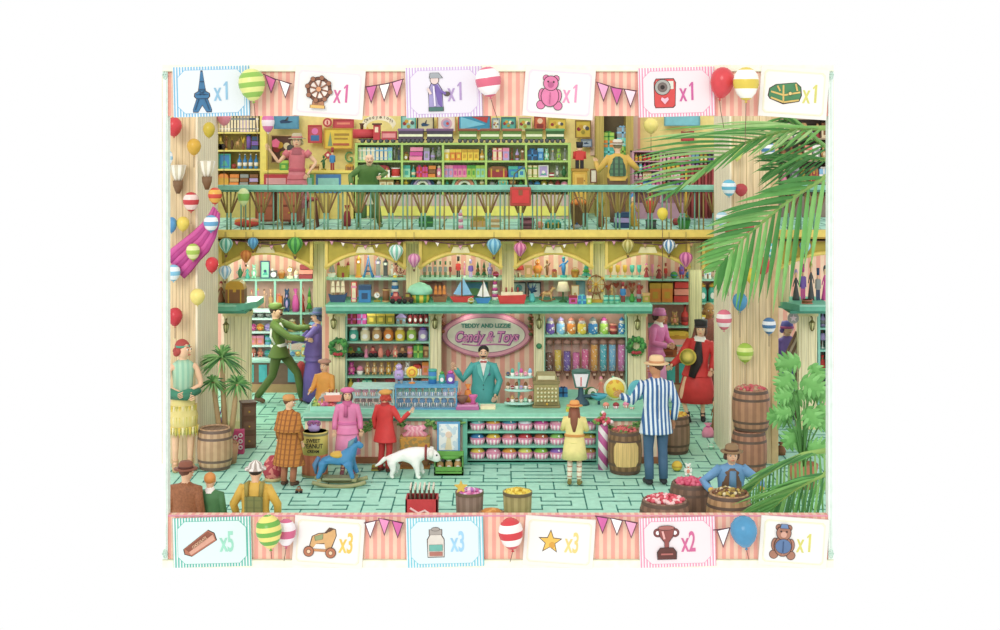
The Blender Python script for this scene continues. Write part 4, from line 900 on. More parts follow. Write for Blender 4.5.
poster(548, 566, 118, 131, DPp, 'b8a040', 'e4c440', 'yellow picture at the tail of the train', dr_spots); poster(575, 591, 120, 138, 27.5, '8a6a2c', 'e0c03c', 'yellow poster with dark figures beside the bear card', dr_spots)
poster(581, 592, 139, 147, 27.5, '6a7a94', 'a8bccc', 'small blue grey picture left of the gift niche', dr_plane)
poster(590, 597, 169, 183, 26.4, '7a4a30', 'f4ecd4', 'small white picture in a brown frame beside the pedestal')
# pedestal with nutcracker
D = 26.1; t = thing('pedestal_cabinet', 'yellow wooden pedestal cabinet under the red nutcracker', 'pedestal', (PX(580, D), D, ZU)); h = PZ(171, D)-ZU
m = MB(); m.box(-.14, .14, 0, .3, 0, h, 'd8a838'); m.build('body', t, bevel=.01); m = MB(); m.box(-.1, .1, -.02, 0, h-.3, h-.06, 'e8b84a').box(-.06, .06, -.03, -.01, h-.24, h-.12, 'c08428'); o = m.build('door', t); m = MB(); m.ell((.08, -.03, h-.18), .012, 'brown', 6, 5); m.build('knob', o); m = MB(); m.box(-.16, .16, -.02, .32, h, h+.04, 'b88428'); m.build('top', t)
o = good('soldier', .34, .5, .2, 'red', 'black', 'nutcracker'); o.location = (PX(580, D), D+.15, ZU+h+.04); tag(o, 'red and black nutcracker standing on the yellow pedestal', 'nutcracker')
# gift niche
D = 26.7; t = thing('gift_niche', 'tall olive cupboard niche stuffed with wrapped gifts', 'cupboard', (PX(615, D), D, ZU)); w = 18.5*D/F
m = MB(); m.box(-w, w, .5, .55, 0, 2.55, '5a4a2c'); m.build('back_panel', t)
for s in (-1, 1): m = MB(); m.box(min(s*w, s*(w-.14)), max(s*w, s*(w-.14)), 0, .5, 0, 2.55, mat('b8a048', 'plank', '8a7430', .06)); m.build('side_panel', t)
m = MB(); m.box(-w+.14, w-.14, 0, .5, .0, .95, 'a8903c'); m.build('base_panel', t)
gs = [(608, 153, 12, 'sky', 'grey'), (622, 154, 12, 'grey', 'white'), (607, 141, 11, 'teal', 'aqua'), (621, 141, 12, 'green', 'lime'), (608, 132, 8, 'orange', 'teal'), (620, 130, 10, 'aqua', 'mint'), (607, 122, 9, 'lime', 'green'), (619, 121, 12, 'grey', 'sky')]
zz = {0: ZU+.95}; hs = [0, 0]
for k, (x, y, s_, a, b) in enumerate(gs):
    c = k % 2; u = 27/F; o = good('gift', 11*u, s_*u, .3, a, b); o.location = (PX(608 if c == 0 else 622, 27), 26.98, ZU+.95+hs[c]); hs[c] += s_*.85*u+.001
    tag(o, '%s gift with %s ribbon in the %s niche stack, %s' % (cn(a), cn(b), 'left' if c == 0 else 'right', ('lowest', 'second from below', 'third from below', 'topmost')[k//2]), 'gift', 'gifts in the niche')
# yellow wall signs at right
poster(664, 700, 114, 126, 27.5, '5a9aa0', '6fc0cc', 'aqua banner under the camera card', None, 'banner', 'wall_banner'); poster(681, 694, 131, 141, 27.5, 'a82a2c', 'c8383a', 'red sign on the yellow wall behind palm leaflets', None, 'sign', 'wall_sign')
m = MB(); m.prism([(-.15, 0), (0, -.14), (.15, 0), (.15, .12), (-.15, .12)], -.02, 0, 'f4ecc0'); o = m.build('wall_pennant', None, at(690, 122, 27.55)); tag(o, 'cream pennant on the yellow gallery wall beside the aqua banner', 'pennant')
# candy rack
zs, _ = unit('candy_rack', 'long gallery rack of small candy bottles under the palm', 'rack', 632, 718, 151, 26.2, 26.6, [161, 170, 179, 188], 'a87a8c', 'c48a9c', [661, 690], base=.3, th=.02)
cs = ['lavender:purple', 'sky:blue', 'pink:white', 'white:pink', 'purple:lavender', 'blue:white', 'mint:teal', 'yellow:orange', 'red:white', 'cream:tan', 'orange:yellow', 'magenta:pink', 'aqua:white', 'lime:cream']
rr = random.Random(11)
for i, z in enumerate(zs):
    for j, (a, b) in enumerate(((634, 660), (662, 689), (691, 716))):
        sp = ' '.join('%s:%s*2' % (rr.choice(['jar', 'tin', 'box', 'bottle', 'bag']), c) for c in rr.sample(cs, 3))
        row('on %s rack shelf %s' % (('the top', 'the second', 'the third', 'the lowest')[i], ('at left', 'in the middle', 'at right')[j]), 26.32, z, a, b, 7.2, sp, .1)
# things behind the railing
def at_u(px, D): return Vector((PX(px, D), D, ZU))
D = 24.6; t = thing('writing_desk', 'dark reddish brown desk standing behind the left railing', 'desk', at_u(268, D)); u = D/F
m = MB(); m.box(-14*u, 31*u, 0, .45, .64, .7, '7a3a28'); m.build('desk_top', t)
m = MB(); m.box(-13*u, 6*u, .02, .43, .06, .64, 'a04a30').box(12*u, 30*u, .02, .43, .06, .64, '8a3c2c'); m.build('pedestals', t)
for a_, b_ in ((-11, 4), (14, 28)):
    for z_ in (.1, .36): m = MB(); m.box(a_*u, b_*u, 0, .02, z_, z_+.22, 'b85c3c'); o = m.build('drawer', t); m = MB(); m.ell(((a_+b_)*u/2, -.01, z_+.12), .018, 'gold', 6, 5); m.build('knob', o)
D = 24.2; o = good('sail', 24*D/F, .15, .2, 'd83a2c', 'orange', 'red_toy_boat'); m = MB(); m.ell((0, 0, .06), (13*D/F, .1, .06), 'd83a2c').ell((-.1, 0, .1), (.12, .06, .05), 'orange').ell((.12, 0, .11), (.1, .06, .04), 'f0a070')
o.data = m.mesh('toy_boat'); o.name = 'toy_boat'; o.location = at_u(247, D); tag(o, 'red and orange toy boat lying behind the left railing', 'toy boat')
D = 24.2; t = thing('stool', 'small dark red stool right of the desk behind the railing', 'stool', at_u(311, D)); m = MB(); m.ell((0, 0, .48), (.13, .13, .04), '9a3030'); m.build('seat', t)
for s in (-1, 1):
    for q in (-1, 1): m = MB(); m.tube([(s*.07, q*.07, .46), (s*.12, q*.11, 0)], .016, '6a3424', 6); m.build('leg', t)
def simple(kind, px, D, wpx, hpx, a, b, lab, cat, name, z=ZU):
    u = D/F; o = good(kind, wpx*u, hpx*u, wpx*u*.8, a, b, name); o.location = (PX(px, D), D, z); return tag(o, lab, cat)
simple('bag', 347, 24.4, 9, 21, 'darkred', 'salmon', 'dark red tied sack standing left of the bald man', 'sack', 'sack'); simple('gift', 426, 24.3, 14, 11, 'darkgreen', 'green', 'dark green gift on the gallery floor', 'gift', 'gift')
simple('light', 460, 23.9, 9, 24, 'pink', 'white', 'pink and white striped candy lantern behind the rail', 'lantern', 'candy_lantern'); simple('case', 478, 24.3, 15, 10, 'tan', 'olive', 'tan chest on the gallery floor right of the candy lantern', 'chest', 'chest'); simple('stack', 495, 24.2, 13, 8, 'tan', 'cream', 'low stack of tan boxes left of the bucket', 'boxes', 'box_stack')
simple('tin', 527, 23.8, 15, 11, '9a5a64', '5c3038', 'rosy brown bucket under the red shoulder bag', 'bucket', 'bucket'); simple('ball', 540, 23.9, 9, 7, 'salmon', 'peach', 'salmon ball beside the rosy bucket', 'ball', 'ball'); simple('case', 553, 24, 16, 8, 'darkgreen', 'teal', 'dark green case lying on the gallery floor', 'case', 'case')
simple('basket', 579, 24.3, 21, 40, 'brown', 'orange', 'tall brown wicker basket below the nutcracker pedestal', 'basket', 'wicker_basket'); simple('teapot', 577, 23.7, 12, 7, 'grey', 'navy', 'grey teapot in front of the wicker basket', 'teapot', 'teapot')
simple('vase', 601, 24.2, 13, 34, 'brown', 'olive', 'brown vase of olive leaves behind the rail', 'vase', 'vase'); simple('stack', 622, 24.1, 16, 16, 'navy', 'lavender', 'navy and lilac stack of boxes behind the rail', 'boxes', 'box_stack'); simple('doll', 633, 24.4, 12, 34, 'gold', 'blue', 'gold dressed doll with blue hair behind the rail', 'doll', 'doll')
simple('soldier', 650, 24.5, 12, 38, 'red', 'darkred', 'tall red toy soldier behind the rail', 'toy soldier', 'toy_soldier'); simple('drum', 651, 23.8, 12, 9, 'darkgrey', 'darkgreen', 'dark drum at the feet of the tall red soldier', 'drum', 'drum'); simple('basket', 684, 23.8, 15, 16, 'green', 'darkgreen', 'green basket near the right end of the gallery', 'basket', 'basket')
simple('ball', 676, 24.6, 7, 9, 'darkred', 'brown', 'dark red ball left of the red curtain', 'ball', 'ball')
D = 25; t = thing('curtain', 'dark red hanging curtain at the right end of the gallery', 'curtain', at_u(703, D)); m = MB(); m.box(-15*D/F, 14*D/F, 0, .02, .12, 1.0, '8f2a2c')
for k in range(9): m.tube([((-14+k*3.4)*D/F, -.01, 1.0), ((-14+k*3.4)*D/F, -.01, .1)], .028, 'a03438' if k % 2 else '74221f', 6)
m.build('curtain_cloth', t); m = MB(); m.tube([(-.3, 0, 1.02), (.28, 0, 1.02)], .02, 'gold', 8).tube([(-.3, 0, 1.02), (-.3, 0, 0)], .02, 'gold', 8).tube([(.28, 0, 1.02), (.28, 0, 0)], .02, 'gold', 8); m.build('curtain_stand', t)
D = 23.2; t = thing('shoulder_bag', 'bright red shoulder bag hung over the gallery handrail', 'bag', at(520.5, 196, D)); u = D/F
m = MB(); m.box(-10.5*u, 10.5*u, -.05, .05, -10*u, 9*u, 'b03a2c'); m.build('bag_body', t, bevel=.02); m = MB(); m.box(-8.5*u, 8.5*u, -.065, -.045, -7*u, 6*u, 'd42c2c').box(-2*u, 2*u, -.075, -.06, 1*u, 6*u, '8a4a2c'); m.build('flap', t)
m = MB(); m.tube([(-8*u, 0, 9*u), (-6*u, .05, 22*u), (4*u, .06, 30*u), (6*u, .05, 22*u), (8*u, 0, 9*u)], .012, '4a5a3c', 6); m.build('strap', t)
# far right gallery
zs, _ = unit('shelf_unit', 'dark shelf unit on the gallery right of the plank pillar', 'shelves', 776, 831, 118, 26.6, 27.1, [138, 160, 182], '7a6a5c', '9a8468', base=.4)
for i, z in enumerate(zs): row('on the %s shelf right of the plank pillar' % ('upper', 'middle', 'lower')[i], 26.8, z, 779, 828, 15, ('book:grey:white*3 case:brown:tan ball:sky:white doll:darkred:tan box:cream:brown', 'bottle:brown:tan*3 stack:salmon:cream box:grey:white bear:tan:cream', 'doll:pink:brown box:darkgrey:grey figure:olive:tan case:darkred:brown gift:sky:white')[i])
# ================================================================== GROUND FLOOR: NICHES AND LEDGE
ZN = PZ(278.5, 23.95)
def niche(px0, px1, lab):
    m = MB(); m.box(PX(px0, 23.95), PX(px1, 23.95), 23.95, DW-.01, ZN-.03, ZN, '9fd8bf'); o = m.build('niche_shelf'); tag(o, lab, 'shelf')
niche(325, 406, 'thin mint shelf in the second arch'); niche(419, 502, 'thin mint shelf in the third arch'); niche(514, 593, 'thin mint shelf in the fourth arch'); niche(605, 650, 'thin mint shelf in the left half of the fifth arch')
A = 'in the second arch'
row(A, 24.15, ZN, 327, 406, 19, 'sail:white:grey^.95 castle:olive:darkred@1.5^.85 none@.5 tower:gold:orange@.8^1.15 eiffel:blue:navy@1.3^1.15 tower:grey:lavender@.8^1.1 tower:darkgrey:grey@.8 figure:white:grey@.6^.7 wheel:darkred:brown@1.2^.7')
A = 'in the third arch'
row(A, 24.15, ZN, 422, 499, 16, 'soldier:grey:darkgreen*5@.75 soldier:darkred:brown@.6 none@.3 soldier:red:black@1.1^1.3 figure:pink:white@.7 soldier:purple:lavender@1.1^1.1 tree:darkgreen:brown@.9*2 robot:lavender:navy@.8 ball:darkred:magenta@.9')
A = 'in the fourth arch'
row(A, 24.15, ZN, 512, 592, 18, 'mush:red:cream@1.3^.85 box:tan:peach@.8^.95 robot:orange:gold@1.1 figure:brown:tan@.9 case:brown:darkred@.6^.45 figure:blue:teal@1.3^1.15 basket:orange:olive@1.1^.6 tree:teal:green@1.2^.8')
A = 'in the fifth arch'
row(A, 24.15, ZN, 607, 650, 12, 'goblet:gold:teal*3 goblet:teal:gold*2 doll:darkred:magenta^1.2 ')
# pictures on the wall behind the ledge
def wallpic(x0, x1, y0, y1, fr, fa, lab, dr=None): poster(x0, x1, y0, y1, DW-.03, fr, fa, lab, dr)
wallpic(512, 526, 282, 298, '5a4a54', 'f0f4f2', 'dark framed white picture above the red steamship, left one', dr_two('6fb0b8', '3a5a6a')); wallpic(528, 541, 282, 298, '4a3e48', 'eef2f0', 'dark framed white picture above the blue vase, right one', dr_plane)
wallpic(418, 442, 282, 300, '9a4a3c', 'c87a6a', 'reddish framed picture behind the toy carousel', None); wallpic(462, 488, 282, 296, '5a9a8a', '5a9cc4', 'blue green sea picture behind the sailboats', lambda m, w, h: m.prism([(-w, -h), (w, -h), (w, -h*.2), (0, h*.2), (-w, 0)], -.018, -.01, '7ab870'))
wallpic(576, 585, 281, 302, '7fb0c4', 'a8cce0', 'tall light blue picture left of the ferris wheel', None)
for k, (x, y) in enumerate(((608, 287), (616, 285), (624, 288), (632, 285), (640, 288))):
    t = thing('wall_heart', 'small red paper heart on the wall over the goblets, one of five alike', 'heart', at(x, y, DW-.02), 0, 'paper hearts over the ledge'); m = MB(); m.prism([(0, -.06), (.06, .01), (.045, .05), (0, .025), (-.045, .05), (-.06, .01)], -.01, .01, 'd8503c'); m.build('heart', t)
# ledge goods
def led(kind, px, wpx, hpx, a, b, lab, cat, name, D=23.75):
    u = D/F; o = good(kind, wpx*u, hpx*u, min(.3, wpx*u*.7), a, b, name); o.location = (PX(px, D), D, ZL); return tag(o, lab, cat)
led('ship', 338, 19, 24, 'navy', 'cream', 'model sailing ship with cream sails at the left end of the ledge', 'model ship', 'model_ship')
led('book', 354, 5.5, 20, 'red', 'pink', 'red book standing on the ledge right of the cream sailed ship', 'book', 'book'); led('box', 365, 12, 17, 'blue', 'navy', 'blue box on the ledge between red book and brown boxes', 'box', 'box')
led('clock', 377, 8, 12, 'tan', 'olive', 'small tan clock on the ledge right of the blue box', 'clock', 'clock'); led('drum', 386, 8, 13, 'brown', 'tan', 'brown toy drum on the ledge right of the tan clock', 'drum', 'drum')
led('light', 395, 12, 27, 'white', 'blue', 'blue and white striped toy pagoda tower on the ledge', 'toy tower', 'toy_tower', 24.1)
led('car', 396, 11, 12, 'darkred', 'salmon', 'dark red toy car below the blue striped tower', 'toy car', 'toy_car', 23.55); led('car', 408, 11, 11, 'darkbrown', 'olive', 'dark brown toy car left of the carousel', 'toy car', 'toy_car', 23.55)
led('carousel', 420, 25, 20, 'mint', 'green', 'mint topped toy carousel on the ledge', 'carousel', 'toy_carousel'); led('ship', 440, 16, 19, 'brown', 'orange', 'brown model ship with orange sails right of the carousel', 'model ship', 'model_ship')
led('sail', 462, 24, 26, 'red', 'sky', 'toy sailboat with sky blue sails and red hull', 'toy boat', 'toy_sailboat'); led('ball', 471, 6, 6, 'olive', 'white', 'small olive ball between the two sailboats', 'ball', 'ball', 23.5)
led('sail', 483, 16, 24, 'blue', 'white', 'toy sailboat with white sails and blue hull', 'toy boat', 'toy_sailboat', 23.6); led('light', 495, 9, 24, 'white', 'magenta', 'pink and white striped toy lighthouse on the ledge', 'toy lighthouse', 'toy_lighthouse', 24.0)
led('steam', 512, 29, 16, 'red', 'cream', 'red toy steamship with cream deck in the middle of the ledge', 'toy boat', 'toy_steamship', 23.55); led('vase', 532, 12, 19, 'aqua', 'navy', 'aqua vase of dark blue leaves on the ledge', 'vase', 'vase')
led('horse', 547, 18, 17, 'tan', 'brown', 'small tan rocking horse toy on the ledge', 'toy horse', 'toy_rocking_horse'); led('lamp', 563, 14, 20, 'cream', 'darkgreen', 'cream shaded table lamp on the ledge', 'lamp', 'table_lamp')
led('frame', 575, 8, 15, 'tan', 'cream', 'small cream picture frame on the ledge', 'picture', 'framed_picture', 24.0); led('box', 573, 8, 8, 'magenta', 'darkred', 'small magenta box before the cream frame', 'box', 'box', 23.55)
led('gift', 582, 8, 9, 'blue', 'aqua', 'small blue gift left of the ferris wheel', 'gift', 'gift', 23.55); led('box', 589, 5, 8, 'lime', 'cream', 'small lime box left of the ferris wheel foot', 'box', 'box', 23.5)
led('wheel', 596, 21, 28, 'brown', 'gold', 'big brown toy ferris wheel on the ledge', 'ferris wheel', 'toy_ferris_wheel', 23.7)
for k in range(3): o = led('tin', 606+k*5.6, 5.4, 8, 'mint', 'teal', 'mint tin right of the ferris wheel, one of three alike', 'tin', 'round_tin', 23.55); o['group'] = 'mint tins on the ledge'
led('doll', 612, 8, 17, 'tan', 'brown', 'tan dressed doll behind the mint tins', 'doll', 'doll', 24.05); led('soldier', 623, 8, 20, 'blue', 'darkred', 'blue coated toy soldier near the right end of the ledge', 'toy soldier', 'toy_soldier'); led('vase', 632, 10, 18, 'green', 'brown', 'green vase of brown leaves near the right ledge end', 'vase', 'vase'); led('bottle', 639, 6, 19, 'darkred', 'grey', 'dark red bottle near the right ledge end', 'bottle', 'bottle'); led('box', 646, 7, 9, 'olive', 'tan', 'olive box at the very right end of the ledge', 'box', 'box')
zl = PZ(305, 23.35)
def at_l(kind, px, D, wpx, hpx, a, b, lab, cat, name): return simple(kind, px, D, wpx, hpx, a, b, lab, cat, name, zl)
at_l('doll', 221, 23.7, 9, 22, 'brown', 'darkred', 'brown dressed doll on the short left ledge', 'doll', 'doll'); at_l('case', 236, 23.7, 19, 22, 'brown', 'gold', 'brown and gold treasure chest on the short left ledge', 'chest', 'chest')
for k, (x, c, d_, w_) in enumerate(((796, 'darkgrey', 'lavender', 9), (803, 'purple', 'magenta', 9), (811, 'darkgrey', 'olive', 8), (818, 'grey', 'navy', 8), (825, 'magenta', 'darkgrey', 9))):
    at_l('soldier' if k % 2 else 'doll', x, 24.0, w_, 32+k % 3*4, c, d_, '%s toy figure with %s, %s on the right ledge' % (cn(c), cn(d_), ('first', 'second', 'third', 'fourth', 'fifth')[k]), 'toy figure', 'toy_figure')
at_l('drum', 807, 23.55, 12, 4, 'brown', 'salmon', 'flat brown drum in front of the right ledge figures', 'drum', 'drum')
# ================================================================== SHELF WALL LEFT OF THE SIGN
zs, _ = unit('shelf_unit', 'mint shelves of sweets and toys left of the shop sign', 'shelves', 345.5, 430, 311.6, 24.02, 24.46, [325, 342, 359, 376.5, 393], 'f3b8a4', '8fcab0', base=.5, th=.025, sidew=.02, zb=0)
A = 'on the top mint shelf'; D = 24.2
row(A, D, zs[0], 347, 429, 11.5, 'gift:darkred:magenta@1.3 gift:magenta:lavender@1.3 box:olive:yellow*3@1.2 house:grey:lavender@1.6 jar:darkred:black@.7*4')
row('on the second mint shelf', D, zs[1], 348, 429, 14, 'jar:teal:white jar:cream:white jar:tan:cream jar:orange:tan jar:yellow:cream jar:lime:cream jar:lavender:purple')
row('on the third mint shelf', D, zs[2], 347, 429, 11, 'car:olive:green car:darkgreen:teal doll:pink:salmon@.7^1.1 car:darkred:salmon bag:salmon:red@.8^1.2 teapot:darkred:brown bear:salmon:cream@.8^1.1 car:brown:tan tin:salmon:pink@.8 gift:green:lime@1.2^1.3 box:brown:tan@.7')
row('on the fourth mint shelf', D, zs[3], 347, 429, 13, 'bear:magenta:pink@1.3 cake:pink:white@1.1^.7 bear:tan:cream*3 bear:gold:cream*2 figure:brown:tan@.6 bear:white:grey@1.2 case:white:red@1.4^.8 box:salmon:orange')
row('on the lowest mint shelf', D, zs[4], 347, 429, 13, 'bag:yellow:lime bag:magenta:pink gift:mint:teal@1.4 bottle:orange:brown@.7 cake:cream:orange^.6 box:brown:darkred*2 none@1 box:darkred:brown@1.2 ball:brown:white@.6^.5 box:brown:salmon')
# shop sign
D = 24.4; t = thing('shop_sign', 'big pink rimmed oval sign reading TEDDY AND LIZZIE Candy & Toys', 'sign', at(486, 334.5, D)); u = D/F
def oval(a, b, n=2.6, K=40, lob=0):
    r = []
    for k in range(K):
        g = 2*math.pi*k/K; c, s_ = math.cos(g), math.sin(g); e = 2/n
        q = 1+lob*math.cos(4*g)
        r.append((math.copysign(abs(c)**e, c)*a*q, math.copysign(abs(s_)**e, s_)*b*q))
    return r
m = MB(); m.prism(oval(43.5*u, 22*u, 2.2, 48, .035), -.03, .03, 'c06a86'); m.prism(oval(42*u, 20.6*u, 2.2, 48, .035), -.045, -.02, 'e79aac'); m.build('sign_rim', t)
m = MB(); m.prism(oval(38.4*u, 17.4*u, 2.2, 48, .03), -.055, -.03, 'b06a86'); m.prism(oval(37.6*u, 16.7*u, 2.2, 48, .03), -.062, -.04, 'e2ddc6'); m.build('sign_panel', t)
text('TEDDY AND LIZZIE', 'top_lettering', t, (0, -.07, 9.2*u), 5.6*u, '3f8a74', 1.0, 0, .004, .004)
o = text('Candy & Toys', 'shadow_lettering', t, (.3*u, -.068, -2.2*u), 14.2*u, '8a3f86', .78, .28, .003, .017); o2 = text('Candy & Toys', 'main_lettering', t, (0, -.08, -1.8*u), 14.2*u, 'e88ac0', .78, .28, .003, .003)
m = MB(); m.tube([(-24*u, -.07, -9*u), (-10*u, -.07, -10.5*u), (8*u, -.07, -9*u), (24*u, -.07, -10*u)], .012, 'c86aa8', 5); m.build('flourish', t)
# narrow hanging wood toys beside the sign
for x, l in ((441, 'brown twisted garland hanging left of the shop sign'), (531, 'brown twisted garland hanging right of the shop sign')):
    t = thing('hanging_garland', l, 'garland', at(x, 318, 24.3)); m = MB()
    for k in range(9): m.ell((.03*math.sin(k*2), 0, .08-k*.045), (.04, .035, .035), ('8a5a3a', 'b0603c', '5f6a3a')[k % 3], 7, 5)
    m.build('garland', t)
# ================================================================== CANDY TUBES RIGHT OF THE SIGN
zs, _ = unit('candy_dispenser', 'mint frame with jars above and hanging candy tubes below', 'dispenser', 544, 627, 311.6, 24.02, 24.46, [335.5], 'f6b6a0', '8fcab0', base=.3, th=.03, sidew=.02, zb=0)
row('on the dispenser shelf', 24.2, zs[0], 545, 626, 17, 'sweetjar:purple:lavender sweetjar:sky:lavender sweetjar:orange:salmon sweetjar:yellow:salmon sweetjar:blue:grey@1.1 sweetjar:lime:magenta tin:darkred:salmon@.8^.6 sweetjar:blue:blue@.8')
tb = [('7a4030', 'brown', .65), ('e8c038', 'yellow', .75), ('6a44a8', 'purple', .7), ('d85aa0', 'magenta', .66), ('e0508c', 'rose', .78), ('ea9a30', 'orange', .95), ('3faec4', 'turquoise', .97), ('6fb4e0', 'sky blue', .95), ('e06ab4', 'pink', .95)]
for k, (c, nm, fl) in enumerate(tb):
    px = 549+k*9.05; D = 24.2; u = D/F; t = thing('candy_tube', 'tall glass tube of %s candy hanging under the jar shelf' % nm, 'candy tube', at(px, 341, D)); r = 3.7*u; zt = 0; zb = -30*u
    m = MB(); m.lathe([(r, zt-2*u), (r, zb)], (0, 0, 0), mat('dfeef0', 'glass'), 14, cap=False); m.build('glass_cylinder', t)
    m = MB(); m.lathe([(r*.93, zb), (r*.93, zb+(zt-2*u-zb)*fl)], (0, 0, 0), mat(c, 'speck', 'f6ece0' if k % 2 else 'ffffff', .016, duty=.93), 14); o = m.build('candy_fill', t); o['kind'] = 'stuff'
    m = MB(); m.lathe([(r*1.08, zt-3*u), (r*1.05, zt), (r*.4, zt+2*u), (r*.3, zt+2.4*u)], (0, 0, 0), 'a8786a', 12); m.build('cap', t)
    m = MB(); m.lathe([(.001, zb-8.5*u), (r*.25, zb-7.5*u), (r*.4, zb-5*u), (r*1.05, zb-.5*u), (r*1.08, zb+.6*u)], (0, 0, 0), '7a4a3c', 12).box(-r*.4, r*.4, -r*.9, -r*.3, zb-4*u, zb-2*u, 'c8a08c'); m.build('spout', t)
# wreaths and lanterns
def wreath(px, py, lab, D=23.9):
    t = thing('wreath', lab, 'wreath', at(px, py, D)); u = D/F; m = MB(); r2 = random.Random(int(px))
    m.torus((0, -.03, 0), 7*u, 2.2*u, '2f7a38', 'Y', 22, 8)
    for k in range(70):
        g = r2.random()*6.28; p = r2.random()*6.28; q = 7*u+2.2*u*math.cos(p); c = (q*math.cos(g), -.03+2.2*u*math.sin(p), q*math.sin(g))
        m.ell(c, (.03, .02, .03), r2.choice(['3f9a44', '2a6a34', '55a84c']), 5, 4)
    m.build('leaves', t)
    m = MB(); m.ell((0, -.08, -6.8*u), (.04, .03, .03), 'b8323a', 8, 6).ell((-.05, -.08, -6.3*u), (.04, .02, .03), 'b8323a', 8, 6).ell((.05, -.08, -6.3*u), (.04, .02, .03), 'b8323a', 8, 6); m.build('bow', t)
wreath(338.5, 347, 'green wreath on the cream column left of the shelves'); wreath(636, 345.5, 'green wreath on the cream column right of the candy tubes'); 
def lantern(px, py, lab, D=23.98):
    t = thing('wall_lantern', lab, 'wall lantern', at(px, py, D)); u = D/F
    m = MB(); m.lathe([(1.6*u, -5*u), (2.6*u, 0), (2.8*u, 2.4*u)], (0, -.09, 0), 'ece8a0', 6); m.build('lantern_glass', t)
    m = MB(); m.lathe([(3.2*u, 2.4*u), (1.2*u, 4.4*u), (.4*u, 5.6*u)], (0, -.09, 0), '6a6428', 6).lathe([(.6*u, -6.4*u), (1.8*u, -5*u)], (0, -.09, 0), '6a6428', 6)
    for k in range(6): g = k*math.pi/3; m.tube([(1.65*u*math.cos(g), -.09+1.65*u*math.sin(g), -5*u), (2.85*u*math.cos(g), -.09+2.85*u*math.sin(g), 2.4*u)], .007, '6a6428', 4)
    m.build('lantern_frame', t)
    m = MB(); m.tube([(0, 0, 7*u), (0, -.09, 7.6*u), (0, -.09, 5.4*u)], .012, '6a6428', 5); m.build('bracket', t)
lantern(227, 326, 'brass wall lantern on the column above the dracaena'); lantern(334, 322, 'brass wall lantern above the left wreath'); lantern(435, 322, 'brass wall lantern between shelves and shop sign'); lantern(539, 322, 'brass wall lantern between sign and candy jars'); lantern(637, 323, 'brass wall lantern above the right wreath'); lantern(811, 324, 'brass wall lantern on the far right column')
t = thing('door_plaque', 'small green round plaque on the column left of the candy tubes', 'plaque', at(539, 346, 23.98)); m = MB(); m.lathe([(.05, 0), (.04, .04)], (0, 0, 0), '3f8a5a', 12, axis=(0, -1, 0)).torus((0, -.03, 0), .035, .01, '2f6a44', 'Y', 12, 5); m.build('plaque', t)
# ================================================================== LEFT ALCOVE
D = 28.0
zs, t = unit('alcove_shelves', 'mint gridded shelves of small goods in the left alcove', 'shelves', 235, 323, 279.5, D, D+.55, [313, 333, 350], 'f2bfae', '8cc8b0', [256, 275, 301], base=.9, th=.03, zb=0)
zt = PZ(279.5, D); A = 'above the alcove grid'
row(A, D+.2, zt, 236, 314, 14, 'teapot:darkgreen:teal@1.3 doll:teal:white bear:mint:white@1.1 none@.4 frame:navy:mint@1.6^1.25 camera:darkgrey:white@1.1^.7 basket:orange:tan@1.4^.7 clock:gold:cream@1.2^1.1 cake:cream:white@.8^.6 stack:darkred:salmon@2.4')
row('in the alcove grid', D+.2, zs[0], 248, 318, 23, 'doll:lavender:salmon bottle:pink:yellow@.8 figure:peach:brown@.9 soldier:tan:peach@.9 gift:orange:salmon@1.2^.8 bear:navy:lavender@1.2 bag:magenta:pink@1.2 doll:red:salmon@.8^1.1 tree:green:lime@1^1.1 bottle:tan:cream@.7')
row('on the lower alcove shelf', D+.2, zs[1], 277, 318, 13, 'jar:sky:white jar:tan:cream bottle:gold:brown jar:sky:grey')
row('on the lowest alcove shelf', D+.2, zs[2], 292, 318, 12, 'box:olive:cream jar:mint:white*2')
# narrow white rack at the left of the alcove
D = 27.3; zs, t = unit('sweet_rack', 'narrow white rack of coloured sweets in the left alcove', 'rack', 247, 274, 311, D, D+.4, [318.5, 332, 345.5, 358, 369], 'f4e2dc', 'c8e4dc', base=None, th=.03, zb=PZ(369, D)-.04)
row('on the first rack shelf', D+.15, zs[0], 248, 273, 6, 'ball:grey:white*3')
row('on the second rack shelf', D+.15, zs[1], 249, 272, 10, 'ball:magenta:pink ball:orange:yellow ball:lavender:purple^.7')
row('on the third rack shelf', D+.15, zs[2], 249, 272, 9, 'box:salmon:pink*2 tin:sky:teal')
row('on the fourth rack shelf', D+.15, zs[3], 249, 272, 9, 'cake:salmon:red bear:salmon:tan ball:teal:sky')
row('on the bottom rack shelf', D+.15, zs[4], 249, 272, 9, 'teapot:darkgreen:teal@1.6 case:darkred:gold ball:salmon:white')
def base_cab(lab, px0, px1, ytop, D, dep, panels, top='a8d8c8', body='7a5a48', foot='b08858'):
    X0, X1 = PX(px0, D), PX(px1, D); t = thing('counter', lab, 'counter', ((X0+X1)/2, D, 0)); w = (X1-X0)/2; h = PZ(ytop, D)
    m = MB(); m.box(-w-.03, w+.03, -.05, dep, h-.05, h, top); m.build('counter_top', t, bevel=.01)
    m = MB(); m.box(-w, w, 0, dep-.02, .16, h-.05, body); m.build('body', t)
    m = MB(); m.box(-w, w, -.03, dep-.02, 0, .16, foot); m.build('plinth', t)
    for a, b, c in panels:
        m = MB(); x0, x1 = PX(a, D)-(X0+X1)/2, PX(b, D)-(X0+X1)/2; m.box(x0, x1, -.02, 0, .2, h-.09, c).box(x0+.03, x1-.03, -.028, -.015, .26, h-.15, c); m.build('front_panel', t)
    return h
